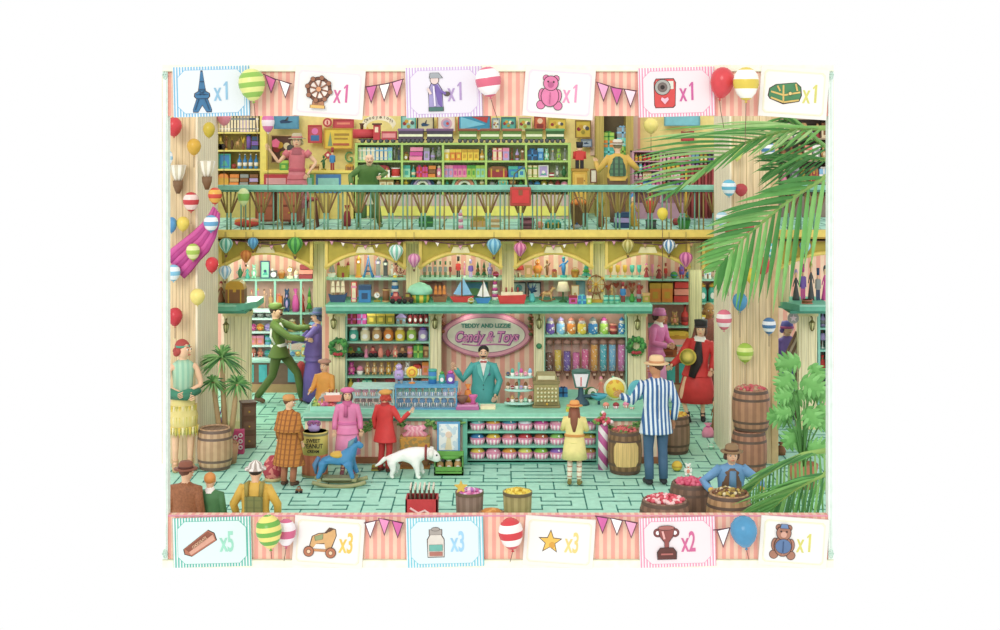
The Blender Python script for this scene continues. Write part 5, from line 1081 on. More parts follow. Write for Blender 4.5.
h1 = base_cab('left alcove counter with teal panels behind the soldier', 247, 322, 360, 27.25, .7, [(250, 254, '4fb0a8'), (259, 267, '44b4bc'), (288, 297, '4fa8b8'), (308, 316, '4fa8b8')])
t = thing('display_case', 'low glass case of coloured jars on the left alcove counter', 'display case', (PX(303, 27.4), 27.4, h1)); w = PX(318, 27.4)-PX(303, 27.4); hh = 17*27.4/F
m = MB()
for x in (-w, w-.02):
    for y in (-.1, .28): m.box(x, x+.02, y, y+.02, 0, hh, 'b8d8d4')
m.box(-w, w, -.1, -.08, hh-.02, hh, 'b8d8d4').box(-w, w, .28, .3, hh-.02, hh, 'b8d8d4').box(-w, w, -.1, .3, 0, .02, '8cc8c0'); m.build('case_frame', t)
m = MB(); m.box(-w+.02, w-.02, -.095, -.09, .02, hh-.02, mat('dff2f0', 'glass')); m.build('glass_pane', t)
row('in the alcove glass case', 27.55, h1+.02, 290, 317, 12, 'ball:blue:sky^.8 ball:yellow:orange^.9 jar:yellow:mint jar:aqua:mint jar:teal:aqua')
balloon(301, 370, 4.5, 9, 27.05, 'd0383c', None, 'red balloon tied low in front of the alcove counter', 8)
# blue kite banner beside the rack
o = at(240, 335, 26.2); t = thing('kite', 'blue diamond kite leaning beside the white sweet rack', 'kite', o); m = MB(); u = 26.2/F; m.prism([(-3*u, 14*u), (7*u, 22*u), (8*u, -4*u), (3*u, -28*u), (-4*u, -10*u)], -.015, .015, '3f8fd0'); m.build('kite_sail', t); m = MB(); m.prism([(-1*u, 4*u), (6*u, 2*u), (5*u, -5*u), (-1*u, -6*u)], -.02, -.012, '7a8a6a').prism([(-2*u, 14*u), (6*u, 20*u), (6*u, 14*u)], -.021, -.013, '5fc0e0'); m.build('kite_patch', t); m = MB(); m.tube([(0, .03, 0), (.02, .06, -PZ(335, 26.2))], .012, '8a6a4a', 6); m.build('stick', t)
# ================================================================== RIGHT ALCOVE
D = 28.0; zs, t = unit('alcove_shelves', 'mint shelves of boxes in the right alcove', 'shelves', 645, 722, 279.5, D, D+.55, [303, 326.5, 345], 'f3a99b', '8cc8b0', base=.9, th=.03, zb=0)
zt = PZ(279.5, D)
row('above the right alcove shelves', D+.2, zt, 650, 720, 14, 'goblet:pink:red@.7 doll:darkred:red@1.2 soldier:red:darkred@.8^1.1 none@.3 ball:green:blue@1.1^.7 robot:purple:red@1.1^1.3 ball:blue:green@1.1^.7 vase:teal:green none@.5 house:white:grey@1.3 mush:brown:white@1.2')
row('on the first right alcove shelf', D+.2, zs[0], 649, 720, 19, 'box:orange:gold@1.5*2 stack:red:salmon@2.4^1.1 none@.8 jar:teal:gold*2@1.2 none@.4')
row('on the second right alcove shelf', D+.2, zs[1], 656, 718, 17, 'bear:salmon:cream@1.2^.9 bear:tan:salmon@1^.8 bottle:red:darkred@.9^1.2 tin:yellow:olive@.8 jar:yellow:white@.8 none')
row('on the third right alcove shelf', D+.2, zs[2], 660, 712, 13, 'case:gold:yellow@2.6 box:olive:gold@1 none@.5')
h2 = base_cab('right alcove counter with teal panels between two women', 646, 690, 358.5, 27.2, .75, [(653, 663, '3fb4ac'), (667, 675, '3fb4ac'), (679, 686, '3fb4ac')], 'd8e0d0', '8a4a34')
o = good('box', 16*27.5/F, .2, .3, 'b85a2c', '8a3c20', 'wooden_box'); o.location = (PX(668, 27.5), 27.5, h2); tag(o, 'reddish brown box on the right alcove counter', 'box')
# far right shelves
zs, t = unit('shelf_unit', 'aqua shelves of bottles at the far right edge', 'shelves', 818, 832, 311, 24.3, 24.8, [328, 350, 372], 'e0a8a0', '7ac4b4', base=.5, zb=0)
for i, z in enumerate(zs): row('on the %s far right shelf' % ('upper', 'middle', 'lower')[i], 24.5, z, 819, 831, 15, ('bottle:lavender:grey@1.6 jar:salmon:red', 'lamp:lavender:white@1.6 ball:salmon:red', 'bag:red:green@1.4 box:teal:aqua')[i])
t = thing('round_sign', 'round grey sign with a pink star right of the plank pillar', 'sign', at(793, 318, 24.0)); m = MB(); m.disc(0, 0, .095, -.03, 0, 'a8a4a0'); m.build('sign_disc', t); I = []
m = MB(); m.prism([((.07 if k % 2 == 0 else .03)*math.sin(k*math.pi/5), (.07 if k % 2 == 0 else .03)*math.cos(k*math.pi/5)) for k in range(10)], -.036, -.02, 'f0d0d8'); m.build('star', t)
o = at(797, 343, 24.3); m = MB()
for k in range(5): m.M = Matrix.Translation((.05*k-.1, 0, 0)) @ Matrix.Rotation(math.radians(25), 4, 'Y'); m.box(-.02, .02, -.02, .02, -.3, .22-.03*k, ('7a5a44', 'c8b49a')[k % 2])
m.M = None; m.box(-.02, .02, .03, .06, -PZ(343, 24.3), .1, '6a4a34'); q = m.build('striped_panel', None, o); tag(q, 'brown and cream striped leaning panel behind the monstera', 'panel')
# ================================================================== COUNTER
DC = 21.6; ZC = .78
t = thing('shop_counter', 'long mint topped shop counter with a cake rack in its middle', 'counter', (0, DC, 0))
def cx(px): return PX(px, DC)
m = MB(); slab(m, [(cx(303), -.04), (cx(664), -.04), (cx(664), .5), (cx(664), 1.9), (cx(560), 1.9), (cx(560), .75), (cx(303), .75)], ZC-.075, ZC, '86d2b4'); m.build('counter_top', t, bevel=.012)
m = MB(); m.box(cx(303), cx(664), -.05, -.03, ZC-.07, ZC-.05, 'c4ecd8').box(cx(304), cx(662), -.02, .7, ZC-.12, ZC-.075, TEALD); m.build('top_moulding', t)
PKC = mat('f4b49c', 'stripe', 'fbe2c4', .11, rough=.7)
for a, b in ((305, 463), (600, 662)):
    m = MB(); m.box(cx(a), cx(b), .02, .68, .08, ZC-.1, PKC); m.build('striped_front', t); m = MB(); m.box(cx(a), cx(b), -.01, .7, 0, .1, '9a5c3a'); m.build('plinth', t)
m = MB(); m.box(cx(565), cx(664), .7, 1.86, 0, ZC-.08, '7fc4ac'); m.build('back_body', t)
m = MB(); m.box(cx(463), cx(600), .3, .7, 0, ZC-.1, '3f8f7a').box(cx(463), cx(600), -.02, .3, 0, .05, '4a9a84'); m.build('rack_back', t)
for px in (465, 598.5): m = MB(); m.box(cx(px)-.035, cx(px)+.035, -.03, .68, 0, ZC-.08, '62b89c'); m.build('rack_post', t)
ZR = [PZ(y, DC) for y in (460, 445.5, 431)]
for z in ZR: m = MB(); m.box(cx(467), cx(597), -.02, .35, z-.03, z, '6fbfa4'); m.build('rack_shelf', t)
CK = [['6fc8c8', 'f0a838', '3f94b8', 'd8ecf4', 'd8409a', 'f0a0b8', '8fc860', 'd85aa8'], ['2f78b8', 'eec040', 'e87878', 'c8303a', 'b85a3c', '8ac458', 'e8a0c0', 'd8b040'], ['eec848', 'ee90b0', 'ee9a34', 'e8dc60', '8cc83c', '8a5ac0', 'e068a0', 'd8a048']]
CKN = [['aqua', 'orange', 'blue', 'white', 'magenta', 'pale pink', 'green', 'pink'], ['blue', 'yellow', 'salmon', 'red', 'brown', 'green', 'pale pink', 'mustard'], ['yellow', 'pink', 'orange', 'pale yellow', 'lime', 'purple', 'rose', 'tan']]
PWS = mat('ee8fb0', rough=.6)
for i, z in enumerate(ZR[::-1]):
    for k in range(8):
        px = 477.5+k*15.9; D = DC+.13; u = D/F; r = 7.8*u
        t2 = thing('candy_tub', 'pink fluted tub of %s sweets on the %s rack shelf, number %s from left' % (CKN[i][k], ('top', 'middle', 'bottom')[i], ('one', 'two', 'three', 'four', 'five', 'six', 'seven', 'eight')[k]), 'candy tub', (PX(px, D), D, z), 0, 'candy tubs in the counter rack')
        m = MB(); m.lathe([(r*.85, 0), (r*.98, 5.2*u)], (0, 0, 0), PWS, 24, 1, .9, 'fbe6ea'); m.build('fluted_tub', t2)
        m = MB(); m.lathe([(r*.98, 5.0*u), (r*1.0, 5.2*u), (r*1.0, 6.2*u), (r*.88, 6.6*u)], (0, 0, 0), 'e58ab0', 18, 1, .9); m.build('lid_rim', t2)
        m = MB(); m.lathe([(r*.92, 6*u), (r*.86, 7.6*u), (r*.66, 9.4*u), (r*.35, 10.6*u), (.001, 11*u)], (0, 0, 0), mat(CK[i][k], 'speck', 'ffffff', .03, duty=.975), 16, 1, .85); o = m.build('sweets', t2); o['kind'] = 'stuff'
# counter top goods
def ctr(kind, px, D, wpx, hpx, a, b, lab, cat, name, z=ZC): return simple(kind, px, D, wpx, hpx, a, b, lab, cat, name, z)
def glasscase(px0, px1, hpx, lab, fr, D=21.85, dep=.4, shelf=.5):
    X0, X1 = PX(px0, D), PX(px1, D); t = thing('display_case', lab, 'display case', ((X0+X1)/2, D, ZC)); w = (X1-X0)/2; h = hpx*D/F
    m = MB()
    for x in (-w, w-.02):
        for y in (0, dep-.02): m.box(x, x+.02, y, y+.02, 0, h, fr)
    m.box(-w-.01, w+.01, -.01, dep, h-.035, h, fr).box(-w, w, 0, dep, 0, .015, fr); m.build('case_frame', t)
    m = MB(); m.box(-w, w, .02, dep-.02, h*shelf-.008, h*shelf, 'b8dce4'); m.build('glass_shelf', t)
    m = MB(); m.box(-w+.02, w-.02, .004, .008, .02, h-.04, mat('dff0f4', 'glass')); m.build('glass_pane', t)
    return h
hA = glasscase(395, 457, 24, 'blue framed glass case of blue cups on the counter', '4f9ccc')
A = 'in the blue framed case'
row('low '+A, 22.02, ZC+.016, 397, 455, 9, 'cake:blue:navy*8 ')
row('high '+A, 22.02, ZC+hA*.5, 397, 455, 8.5, 'cake:teal:blue*7 cake:sky:lavender*2')
hB = glasscase(352, 394, 22, 'pale glass case of reddish sweets behind the boy in red', 'a8d0c4', 21.9)
row('low in the pale glass case', 22.1, ZC+.016, 354, 392, 8, 'cake:darkred:brown*3 cake:brown:salmon*3'); row('high in the pale glass case', 22.1, ZC+hB*.5, 354, 392, 8, 'cake:pink:salmon*3 cake:sky:white*2')
D = 21.75; t = thing('sweet_tray', 'slanted tray of mixed sweets at the left end of the counter', 'tray', (PX(328, D), D, ZC)); u = D/F
m = MB(); m.box(-18*u, 17*u, 0, .5, 0, .03, '7cc8b0').box(-18*u, 17*u, -.01, .01, 0, .07, '9adcc4').box(-18*u, -17*u, 0, .5, 0, .12, '9adcc4').box(16*u, 17*u, 0, .5, 0, .12, '9adcc4'); m.build('tray', t)
for a, b, c, e in ((-17, -9, '9cc060', 'e8d860'), (-8.6, -1, 'd05a90', 'f0a0c0'), (-.6, 7, 'c83c48', 'f08a80'), (7.4, 16, 'd87aa8', '7ac0c8')):
    m = MB(); r2 = random.Random(int(a*7)); 
    for k in range(26): m.ell((r2.uniform(a+.6, b-.6)*u, r2.uniform(.03, .44), .05+r2.random()*.03), .028, r2.choice([c, c, e]), 6, 4)
    o = m.build('sweets', t); o['kind'] = 'stuff'
ctr('case', 331, 22.15, 24, 11, 'pink', 'grey', 'pink and grey toy boat shaped box held behind the sweet tray', 'box', 'box')
for x, a, b, k, w_, h_, nm, cat in ((399, 'lavender', 'grey', 'robot', 12, 20, 'lilac toy robot', 'robot'), (412, 'yellow', 'orange', 'lolly', 12, 17, 'yellow and orange giant lollipop', 'lollipop'), (432.5, 'blue', 'teal', 'tin', 9, 14, 'blue tin', 'tin'), (442, 'teal', 'green', 'jar', 7, 12, 'teal jar', 'jar'), (450.5, 'purple', 'magenta', 'jar', 9, 13, 'purple jar', 'jar')):
    simple(k, x, 22.05, w_, h_, a, b, nm+' standing on top of the blue framed case' if x > 396 else nm+' standing on top of the blue framed case', cat, nm.replace(' ', '_').replace('lilac_', ''), ZC+hA)
ctr('ball', 444, 22.9, 10, 10, 'red', 'pink', 'red and pink ball on the shelf edge left of the shopkeeper', 'ball', 'ball', 1.35) if False else None
ctr('vase', 459, 22.02, 8, 20, 'navy', 'salmon', 'dark blue vase left of the shopkeeper', 'vase', 'vase'); ctr('bag', 468, 22.2, 10, 21, 'orange', 'red', 'orange candy bag beside the shopkeeper', 'bag', 'candy_bag')
D = 21.8; t = thing('candy_scale', 'magenta counter scale with a bowl, in front of the shopkeeper', 'scale', (PX(467, D), D, ZC)); u = D/F
m = MB(); m.box(-11*u, 12*u, 0, .2, 0, .05, 'b85a98').box(-10*u, 11*u, 0, .2, .05, .08, 'd884b8'); m.build('base', t, bevel=.008); m = MB(); m.lathe([(3*u, .08), (2*u, .14), (4.5*u, .2), (4.5*u, .22)], (6*u, .1, 0), 'd85aa0', 12); m.build('weight', t)
m = MB(); m.lathe([(2*u, .08), (6*u, .18), (6.4*u, .2), (5*u, .19), (.001, .13)], (-5*u, .1, 0), '8a5a4a', 14); m.build('bowl', t)
o = ctr('book', 488, 21.95, 15, 3, 'cream', 'cream', 'open cream paper bag sheet lying before the shopkeeper', 'paper', 'paper_sheet')
# tiered stand right of shopkeeper
D = 22.1; t = thing('tiered_stand', 'three tier mint stand of chocolates right of the shopkeeper', 'stand', (PX(519, D), D, ZC)); u = D/F; m = MB(); m.tube([(0, 0, 0), (0, 0, 44*u)], .02, '6fb0a0', 8); m.build('pole', t)
for k, (z, w_) in enumerate(((3, 15), (16, 14.5), (29, 14))):
    m = MB(); m.lathe([(w_*u, z*u), (w_*u, (z+1.2)*u), (.001, (z+1.4)*u)], (0, 0, 0), 'a8dccc', 22, 1, .6); m.build('tier', t)
for k, (z, cs_) in enumerate(((4.4, ['darkred', 'tan', 'brown', 'salmon', 'mint', 'brown']), (17.4, ['brown', 'darkred', 'brown', 'lavender', 'brown', 'salmon']), (30.4, ['navy', 'teal', 'pink', 'magenta', 'pink', 'sky']))):
    for j, c in enumerate(cs_):
        hgt = 9 if z < 25 else 10; o = good('cake' if (j+k) % 2 else 'ball', 4.2*u, hgt*u*.8, .1, c, 'white' if j % 3 else 'tan'); o.location = (PX(519, D)+(-11+4.4*j)*u, D-.03*(j % 2), ZC+z*u); tag(o, uniq(['%s %s on the %s tier of the mint stand' % (cn(c), 'cupcake' if (j+k) % 2 else 'candy ball', ('lowest', 'middle', 'top')[k])]), 'sweet')
# cash register
D = 21.95; t = thing('cash_register', 'olive brown old cash register on the counter', 'cash register', (PX(547, D), D, ZC)); u = D/F
m = MB(); m.box(-14.5*u, 13.5*u, 0, .42, 0, 2.5*u, '8a7a4a').box(-13*u, 12*u, .02, .4, 2.5*u, 24*u, 'a3965c'); m.build('body', t, bevel=.012)
m = MB(); m.box(-14*u, 13*u, 0, .4, 24*u, 27*u, '857546').prism([(-11*u, 27*u), (10*u, 27*u), (9*u, 33*u), (-10*u, 33*u)], .04, .36, '9a8c58').box(-9*u, 8*u, .03, .05, 28.2*u, 32*u, 'd8d0a4'); m.build('display_top', t)
for r_ in range(4):
    m = MB()
    for k in range(6): m.lathe([(1.2*u, 0), (1.1*u, .03)], (-9*u+k*3.6*u, .02, 7.5*u+r_*4*u), 'e0d8a8', 8, axis=(0, -1, 0))
    m.build('key_row', t)
m = MB(); m.box(-12*u, 11*u, -.01, .03, 3*u, 5.6*u, '7a6a3a'); o = m.build('drawer', t); m = MB(); m.ell((0, -.02, 4.3*u), .02, 'gold', 8, 6); m.build('knob', o)
# lamp-like scale
D = 22.2; t = thing('weighing_scale', 'dark counter scale with a pale trapezoid head and blue pan', 'scale', (PX(581, D), D, ZC)); u = D/F
m = MB(); m.prism([(-6*u, 17*u), (6*u, 17*u), (9.5*u, 33*u), (-9.5*u, 33*u)], 0, .1, '3f6a60'); m.build('head_case', t); m = MB(); m.prism([(-4.5*u, 18.5*u), (4.5*u, 18.5*u), (7.4*u, 31*u), (-7.4*u, 31*u)], -.015, .0, 'e8e0e8').box(-.008, .008, -.02, -.01, 19*u, 28*u, 'red'); m.build('dial', t)
m = MB(); m.ell((0, .05, 33.4*u), (9.8*u, .08, 2.6*u), '3f6a60', 14, 6); m.build('head_cap', t)
m = MB(); m.lathe([(9*u, 0), (8*u, 3*u), (3*u, 8*u), (2.5*u, 17*u)], (0, .05, 0), '2a4a5a', 12); m.tube([(0, .05, 8*u), (12*u, .05, 8.5*u), (16*u, .05, 7*u)], .03, '2a4a5a', 6); m.build('body', t)
m = MB(); m.lathe([(2*u, 4*u), (7.5*u, 7.5*u), (9*u, 10*u), (7*u, 8.5*u), (.001, 6*u)], (18*u, .05, 0), '3fa8c0', 16).tube([(18*u, .05, 0), (18*u, .05, 5*u)], .02, '2a4a5a', 6); m.build('pan', t)
D = 22.6; u = D/F; t = thing('round_tray', 'round yellow tray of sweets standing upright on the counter', 'tray', (PX(615, D), D, ZC)); m = MB(); m.lathe([(11*u, -.02), (11.5*u, 0), (11*u, .03)], (0, 0, 11.5*u), 'e8f0c8', 24, axis=(0, -1, 0)).lathe([(9.6*u, .02), (9*u, .05)], (0, 0, 11.5*u), mat('eecb3c', 'speck', 'e09a28', .05, duty=.75), 22, axis=(0, -1, 0)).cbox(0, .03, 0, 8*u, .1, 2.5*u, 'b85a4a'); m.build('tray', t)
D = 22.7; u = D/F; t = thing('watermelon', 'cut watermelon lying open on the counter behind the blue pan', 'watermelon', (PX(591, D), D, ZC)); m = MB(); m.ell((0, 0, 6*u), (6.5*u, .1, 6*u), '3f7a3c', 14, 10); m.build('rind', t); m = MB(); m.lathe([(4.8*u, 0), (4.6*u, .01), (.001, .012)], (1*u, -.085, 7*u), 'f4f0dc', 14, axis=(.1, -1, .2)).lathe([(2.2*u, .012), (.001, .016)], (1.5*u, -.09, 6.5*u), '4a8a4a', 10, axis=(.1, -1, .2)); m.build('flesh', t)
for k, (px, D, kd, a, b, w_, h_, l) in enumerate([(563, 22.9, 'gift', 'blue', 'navy', 9, 10, 'blue gift behind the counter scale'), (601, 23.1, 'doll', 'salmon', 'pink', 9, 18, 'salmon dressed doll behind the watermelon'), (613, 23.35, 'bottle', 'white', 'mint', 8, 15, 'white glass bottle at the back of the counter'), (606, 21.95, 'cake', 'salmon', 'brown', 7, 6, 'salmon cupcake before the round yellow tray'), (616, 21.95, 'cake', 'darkred', 'pink', 7, 6, 'dark red cupcake before the round yellow tray'), (626, 22, 'cake', 'pink', 'salmon', 7, 6, 'pink cupcake right of the round yellow tray'), (571, 21.75, 'case', 'yellow', 'lime', 10, 4, 'flat yellow box before the counter scale'), (632, 21.9, 'cake', 'mint', 'salmon', 6, 5, 'mint cupcake near the striped jacket')]): ctr(kd, px, D, w_, h_, a, b, l, G[kd][2], G[kd][1].replace(' ', '_'))
# garland swags on the counter front
for a, b, l in ((401, 430, 'green leafy swag on the counter front, left of the poster'), (430, 462, 'green leafy swag on the counter front above the poster'), (350, 372, 'green leafy swag on the counter behind the pink coat'), (602, 640, 'green leafy swag on the counter above the barrel')):
    t = thing('leaf_swag', l, 'garland', (cx((a+b)/2), DC-.03, PZ(421, DC))); m = MB(); w = (cx(b)-cx(a))/2; P = [(-w+2*w*k/10, -.03, -.12*(1-((k-5)/5)**2)) for k in range(11)]; m.tube(P, .03, '4a7a34', 6); r2 = random.Random(a)
    for k in range(50): p_ = P[r2.randrange(11)]; m.ell((p_[0]+r2.uniform(-.06, .06), -.05, p_[2]+r2.uniform(-.035, .035)), (.03, .015, .018), r2.choice(['4f8f3c', '3a6a2c', '74a84c']), 5, 4)
    m.build('leaves', t)
# ================================================================== PEOPLE
J0 = dict(pel=(0, 0, .95), spi=(0, 0, 1.12), che=(0, 0, 1.32), nec=(0, .01, 1.475), hd1=(0, -.005, 1.57), hd2=(0, -.005, 1.66))
for s_, sg in (('L', 1), ('R', -1)):
    J0.update({'sh'+s_: (sg*.165, 0, 1.41), 'el'+s_: (sg*.235, .03, 1.14), 'wr'+s_: (sg*.25, -.05, .9), 'hi'+s_: (sg*.09, 0, .92), 'kn'+s_: (sg*.1, -.03, .5), 'an'+s_: (sg*.1, .03, .09), 'to'+s_: (sg*.12, -.13, .035)})
def person(label, px, D, zf, h, rz=0, pose=None, lean=0, side=0, skinc='skin', top=None, sleeve=True, hem=.9, hemw=.2, wide=1.0, legs=None, skirt=None, shoes='darkbrown', hat=None, hair=('brown', 'short'), moust=False, extra=None, kneel=False, headturn=0, belt=None, collar=None, sleevec=None, glove=None, group=None, body_w=1.0):
    S = h/1.75; t = thing('person', label, 'person', (PX(px, D), D, zf), rz, group)
    L = math.radians(lean); Sd = math.radians(side)
    def bend(p):
        p = Vector(p); k = min(1, max(0, (p.z-.88)/.16)); q = p-Vector((0, 0, .95))
        R = Matrix.Rotation(L*k, 3, 'X') @ Matrix.Rotation(Sd*k, 3, 'Y'); return R @ q+Vector((0, 0, .95))
    J = {k: Vector(v) for k, v in J0.items()}
    for k in J:
        if k[:2] in ('sp', 'ch', 'ne', 'hd', 'sh', 'el', 'wr'): J[k] = bend(J[k])
    for k, v in (pose or {}).items(): J[k] = Vector(v)
    hc = (J['hd1']+J['hd2'])/2+Vector((0, -.005, .005)); HT = Matrix.Rotation(math.radians(headturn), 3, 'Z')
    sc = lambda v: tuple(Vector(v)*S)
    V = []; E = []; Rr = []; roots = [0]
    def av(p, r): V.append(sc(p)); Rr.append((r[0]*S, r[1]*S) if isinstance(r, tuple) else (r*S, r*S)); return len(V)-1
    pel = av(J['pel'], (.13*body_w, .095)); spi = av(J['spi'], (.115*body_w, .085)); che = av(J['che'], (.135*body_w, .095)); nec = av(J['nec'], .048); h1 = av(J['hd1'], (.075, .085)); h2 = av(J['hd2'], (.082, .095)); h3 = av(J['hd2']+Vector((0, .01, .06)), (.055, .06))
    E += [(pel, spi), (spi, che), (che, nec), (nec, h1), (h1, h2), (h2, h3)]
    hands = []
    for s_, sg in (('L', 1), ('R', -1)):
        a = av(J['sh'+s_], .055); b = av(J['el'+s_], .04); c = av(J['wr'+s_], .026); d = (J['wr'+s_]-J['el'+s_]).normalized(); pc = J['wr'+s_]+d*.06; p_ = av(pc, (.036, .02))
        E += [(che, a), (a, b), (b, c), (c, p_)]; hands.append((s_, sg, pc, d))
        a = av(J['hi'+s_], .08); b = av(J['kn'+s_], .055); c = av(J['an'+s_], .036); e = av(J['to'+s_], (.035, .025)); E += [(pel, a), (a, b), (b, c), (c, e)]
    for s_, sg, pc, d in hands:
        sd = d.cross(Vector((0, 1, 0))); sd = (sd if sd.length > .2 else d.cross(Vector((1, 0, 0)))).normalized(); nrm = sd.cross(d).normalized()
        for k in range(4):
            o = (k-1.5)*.018; ln = (.052, .064, .06, .046)[k]
            i0 = av(pc+sd*o, .009); i1 = av(pc+sd*o*1.1+d*.035, .0085); i2 = av(pc+sd*o*1.15+d*(.035+ln*.6)+nrm*.008, .008); i3 = av(pc+sd*o*1.1+d*(.035+ln)+nrm*.022, .0065)
            E += [(i0, i1), (i1, i2), (i2, i3)]; roots.append(i0)
        i0 = av(pc-d*.03+sd*.022, .01); i1 = av(pc-d*.005+sd*.05, .0095); i2 = av(pc+d*.03+sd*.062+nrm*.012, .008); E += [(i0, i1), (i1, i2)]; roots.append(i0)
    skin('body', V, E, Rr, skinc, t, roots, 1)
    # face
    def hp(x, y, z): return sc(hc+HT @ Vector((x, y, z)))
    m = MB()
    m.ell(hp(0, -.012, -.005), (.083*S, .098*S, .118*S), skinc, 16, 12)
    for s_ in (-1, 1):
        m.ell(hp(s_*.034, -.094, .012), (.018*S, .012*S, .013*S), 'white', 8, 6).ell(hp(s_*.034, -.105, .012), (.009*S, .006*S, .01*S), 'black', 6, 5)
        m.tube([hp(s_*.018, -.101, .04), hp(s_*.052, -.092, .042)], .006*S, hair[0], 4).ell(hp(s_*.086, .0, 0), (.014*S, .022*S, .03*S), skinc, 7, 6)
    m.tube([hp(0, -.1, .015), hp(0, -.122, -.025)], [.008*S, .016*S], skinc, 6).ell(hp(0, -.098, -.062), (.026*S, .01*S, .008*S), 'c8544a', 8, 5)
    if moust:
        for s_ in (-1, 1): m.tube([hp(0, -.115, -.042), hp(s_*.035, -.108, -.047), hp(s_*.06, -.09, -.03)], [.012*S, .012*S, .003*S], hair[0], 6)
    m.build('face', t)
    # hair
    hcol, hs = hair
    if hs != 'bald':
        m = MB(); m.ell(hp(0, .018, .045), (.1*S, .102*S, .1*S), hcol, 14, 10)
        if hs == 'bob':
            for s_ in (-1, 1): m.ell(hp(s_*.078, .01, -.03), (.035*S, .07*S, .085*S), hcol, 10, 8)
            m.ell(hp(0, .06, -.03), (.085*S, .05*S, .09*S), hcol, 10, 8)
        if hs == 'long':
            m.tube([hp(0, .07, .03), hp(0, .1, -.12), hp(0, .12, -.3), hp(0, .11, -.48)], [.085*S, .085*S, .075*S, .03*S], hcol, 10, flat=.5)
            for s_ in (-1, 1): m.tube([hp(s_*.07, .03, 0), hp(s_*.1, .06, -.2), hp(s_*.1, .08, -.4)], [.04*S, .035*S, .015*S], hcol, 7)
        if hs == 'wavy':
            for k in range(7): g = -.3+k*.62; m.ell(hp(.085*math.cos(g), .03+.06*math.sin(g), -.01-.03*(k % 2)), .045*S, hcol, 8, 6)
        m.build('hair', t)
    def loft(rings, mt, name, seg=20, b=True, par=t):
        vs = []; fs = []
        for z, rx, ry, *o in rings:
            oy = o[0] if o else 0
            for k in range(seg):
                g = 2*math.pi*k/seg; p = Vector((rx*math.cos(g), ry*math.sin(g)+oy, z)); vs.append(sc(bend(p) if b else p))
        n = len(rings)
        for i in range(n-1):
            for k in range(seg): j = (k+1) % seg; fs.append((i*seg+k, i*seg+j, (i+1)*seg+j, (i+1)*seg+k))
        fs.append(tuple((n-1)*seg+k for k in range(seg))); mm = MB(); mm.add(vs, fs, mt, True)
        return mm
    if top:
        W = wide
        R_ = [(1.49, .062, .058), (1.46, .11, .075), (1.43, .175*W, .092), (1.34, .178*W, .115), (1.22, .16*W, .112), (1.1, .152*W, .11), (.98, .168*W, .125)]
        if hem < .95: R_ += [(hem+.02, hemw, hemw*.78), (hem, hemw*1.01, hemw*.79), (hem, hemw*.8, hemw*.6)]
        m = loft(R_[::-1], top, 'top')
        if sleeve:
            for s_ in 'LR': m.tube([sc(J['sh'+s_]+Vector((0, 0, .0))), sc(J['sh'+s_]*.45+J['el'+s_]*.55), sc(J['el'+s_]), sc(J['el'+s_]*.45+J['wr'+s_]*.55), sc(J['wr'+s_])], [.078*S, .068*S, .06*S, .055*S, .05*S] if sleeve is True else [.078*S, .07*S, .05*S, .001, .001], sleevec or top, 10)
        elif sleeve is None:
            for s_ in 'LR': m.tube([sc(J['sh'+s_]), sc(J['sh'+s_]*.6+J['el'+s_]*.4)], [.08*S, .075*S], sleevec or top, 10)
        m.build('coat' if sleeve is True and hem < .9 else 'shirt', t)
    if collar:
        m = loft([(1.43, .11, .1), (1.5, .07, .068), (1.52, .062, .06)], collar, 'c'); m.prism([tuple(Vector(p)*S) for p in ((-.055, 1.46), (.055, 1.46), (0, 1.22))], sc(bend((0, -.118, 1.3)))[1]-.006, sc(bend((0, -.118, 1.3)))[1]+.03, collar) if lean < 5 else None; m.build('collar', t)
    if belt: m = loft([(1.03, .172*wide, .132), (1.08, .17*wide, .13)], belt, 'b'); m.build('belt', t)
    if legs:
        m = MB(); m = loft([(.8, .155*wide, .115), (.9, .165*wide, .125), (1.0, .16*wide, .12), (1.04, .15*wide, .11)], legs, 'x')
        for s_ in 'LR': m.tube([sc(J['hi'+s_]+Vector((0, 0, -.02))), sc((J['hi'+s_]+J['kn'+s_])/2), sc(J['kn'+s_]), sc((J['kn'+s_]+J['an'+s_])/2), sc(J['an'+s_]+Vector((0, 0, .0)))], [.1*S, .088*S, .07*S, .068*S, .062*S], legs, 10)
        m.build('trousers', t)
    if skirt:
        c, z0, w0 = skirt; m = loft([(z0, w0*.9, w0*.7), (z0, w0, w0*.8), ((z0+1.0)/2, (w0+.17)/2+.02, (w0+.17)/2*.8+.02), (1.0, .165*wide, .125), (1.06, .14*wide, .11)], c, 's', b=True); m.build('skirt', t)
    if shoes:
        for s_ in 'LR':
            a, b_ = J['an'+s_], J['to'+s_]; m = MB(); m.tube([sc(a+Vector((0, .04, -.03))), sc((a+b_)/2+Vector((0, 0, -.012))), sc(b_), sc(b_+(b_-a)*.15)], [.045*S, .045*S, .042*S, .018*S], shoes, 10); m.tube([sc(a+Vector((0, 0, .05))), sc(a+Vector((0, .01, -.02)))], [.046*S, .046*S], shoes, 8); m.build('shoe', t)
    if glove:
        for s_, sg, pc, d in hands: m = MB(); m.tube([sc(J['wr'+s_]-d*.06), sc(J['wr'+s_]), sc(pc), sc(pc+d*.05)], [.05*S, .042*S, .05*S, .03*S], glove, 8); m.build('glove', t)
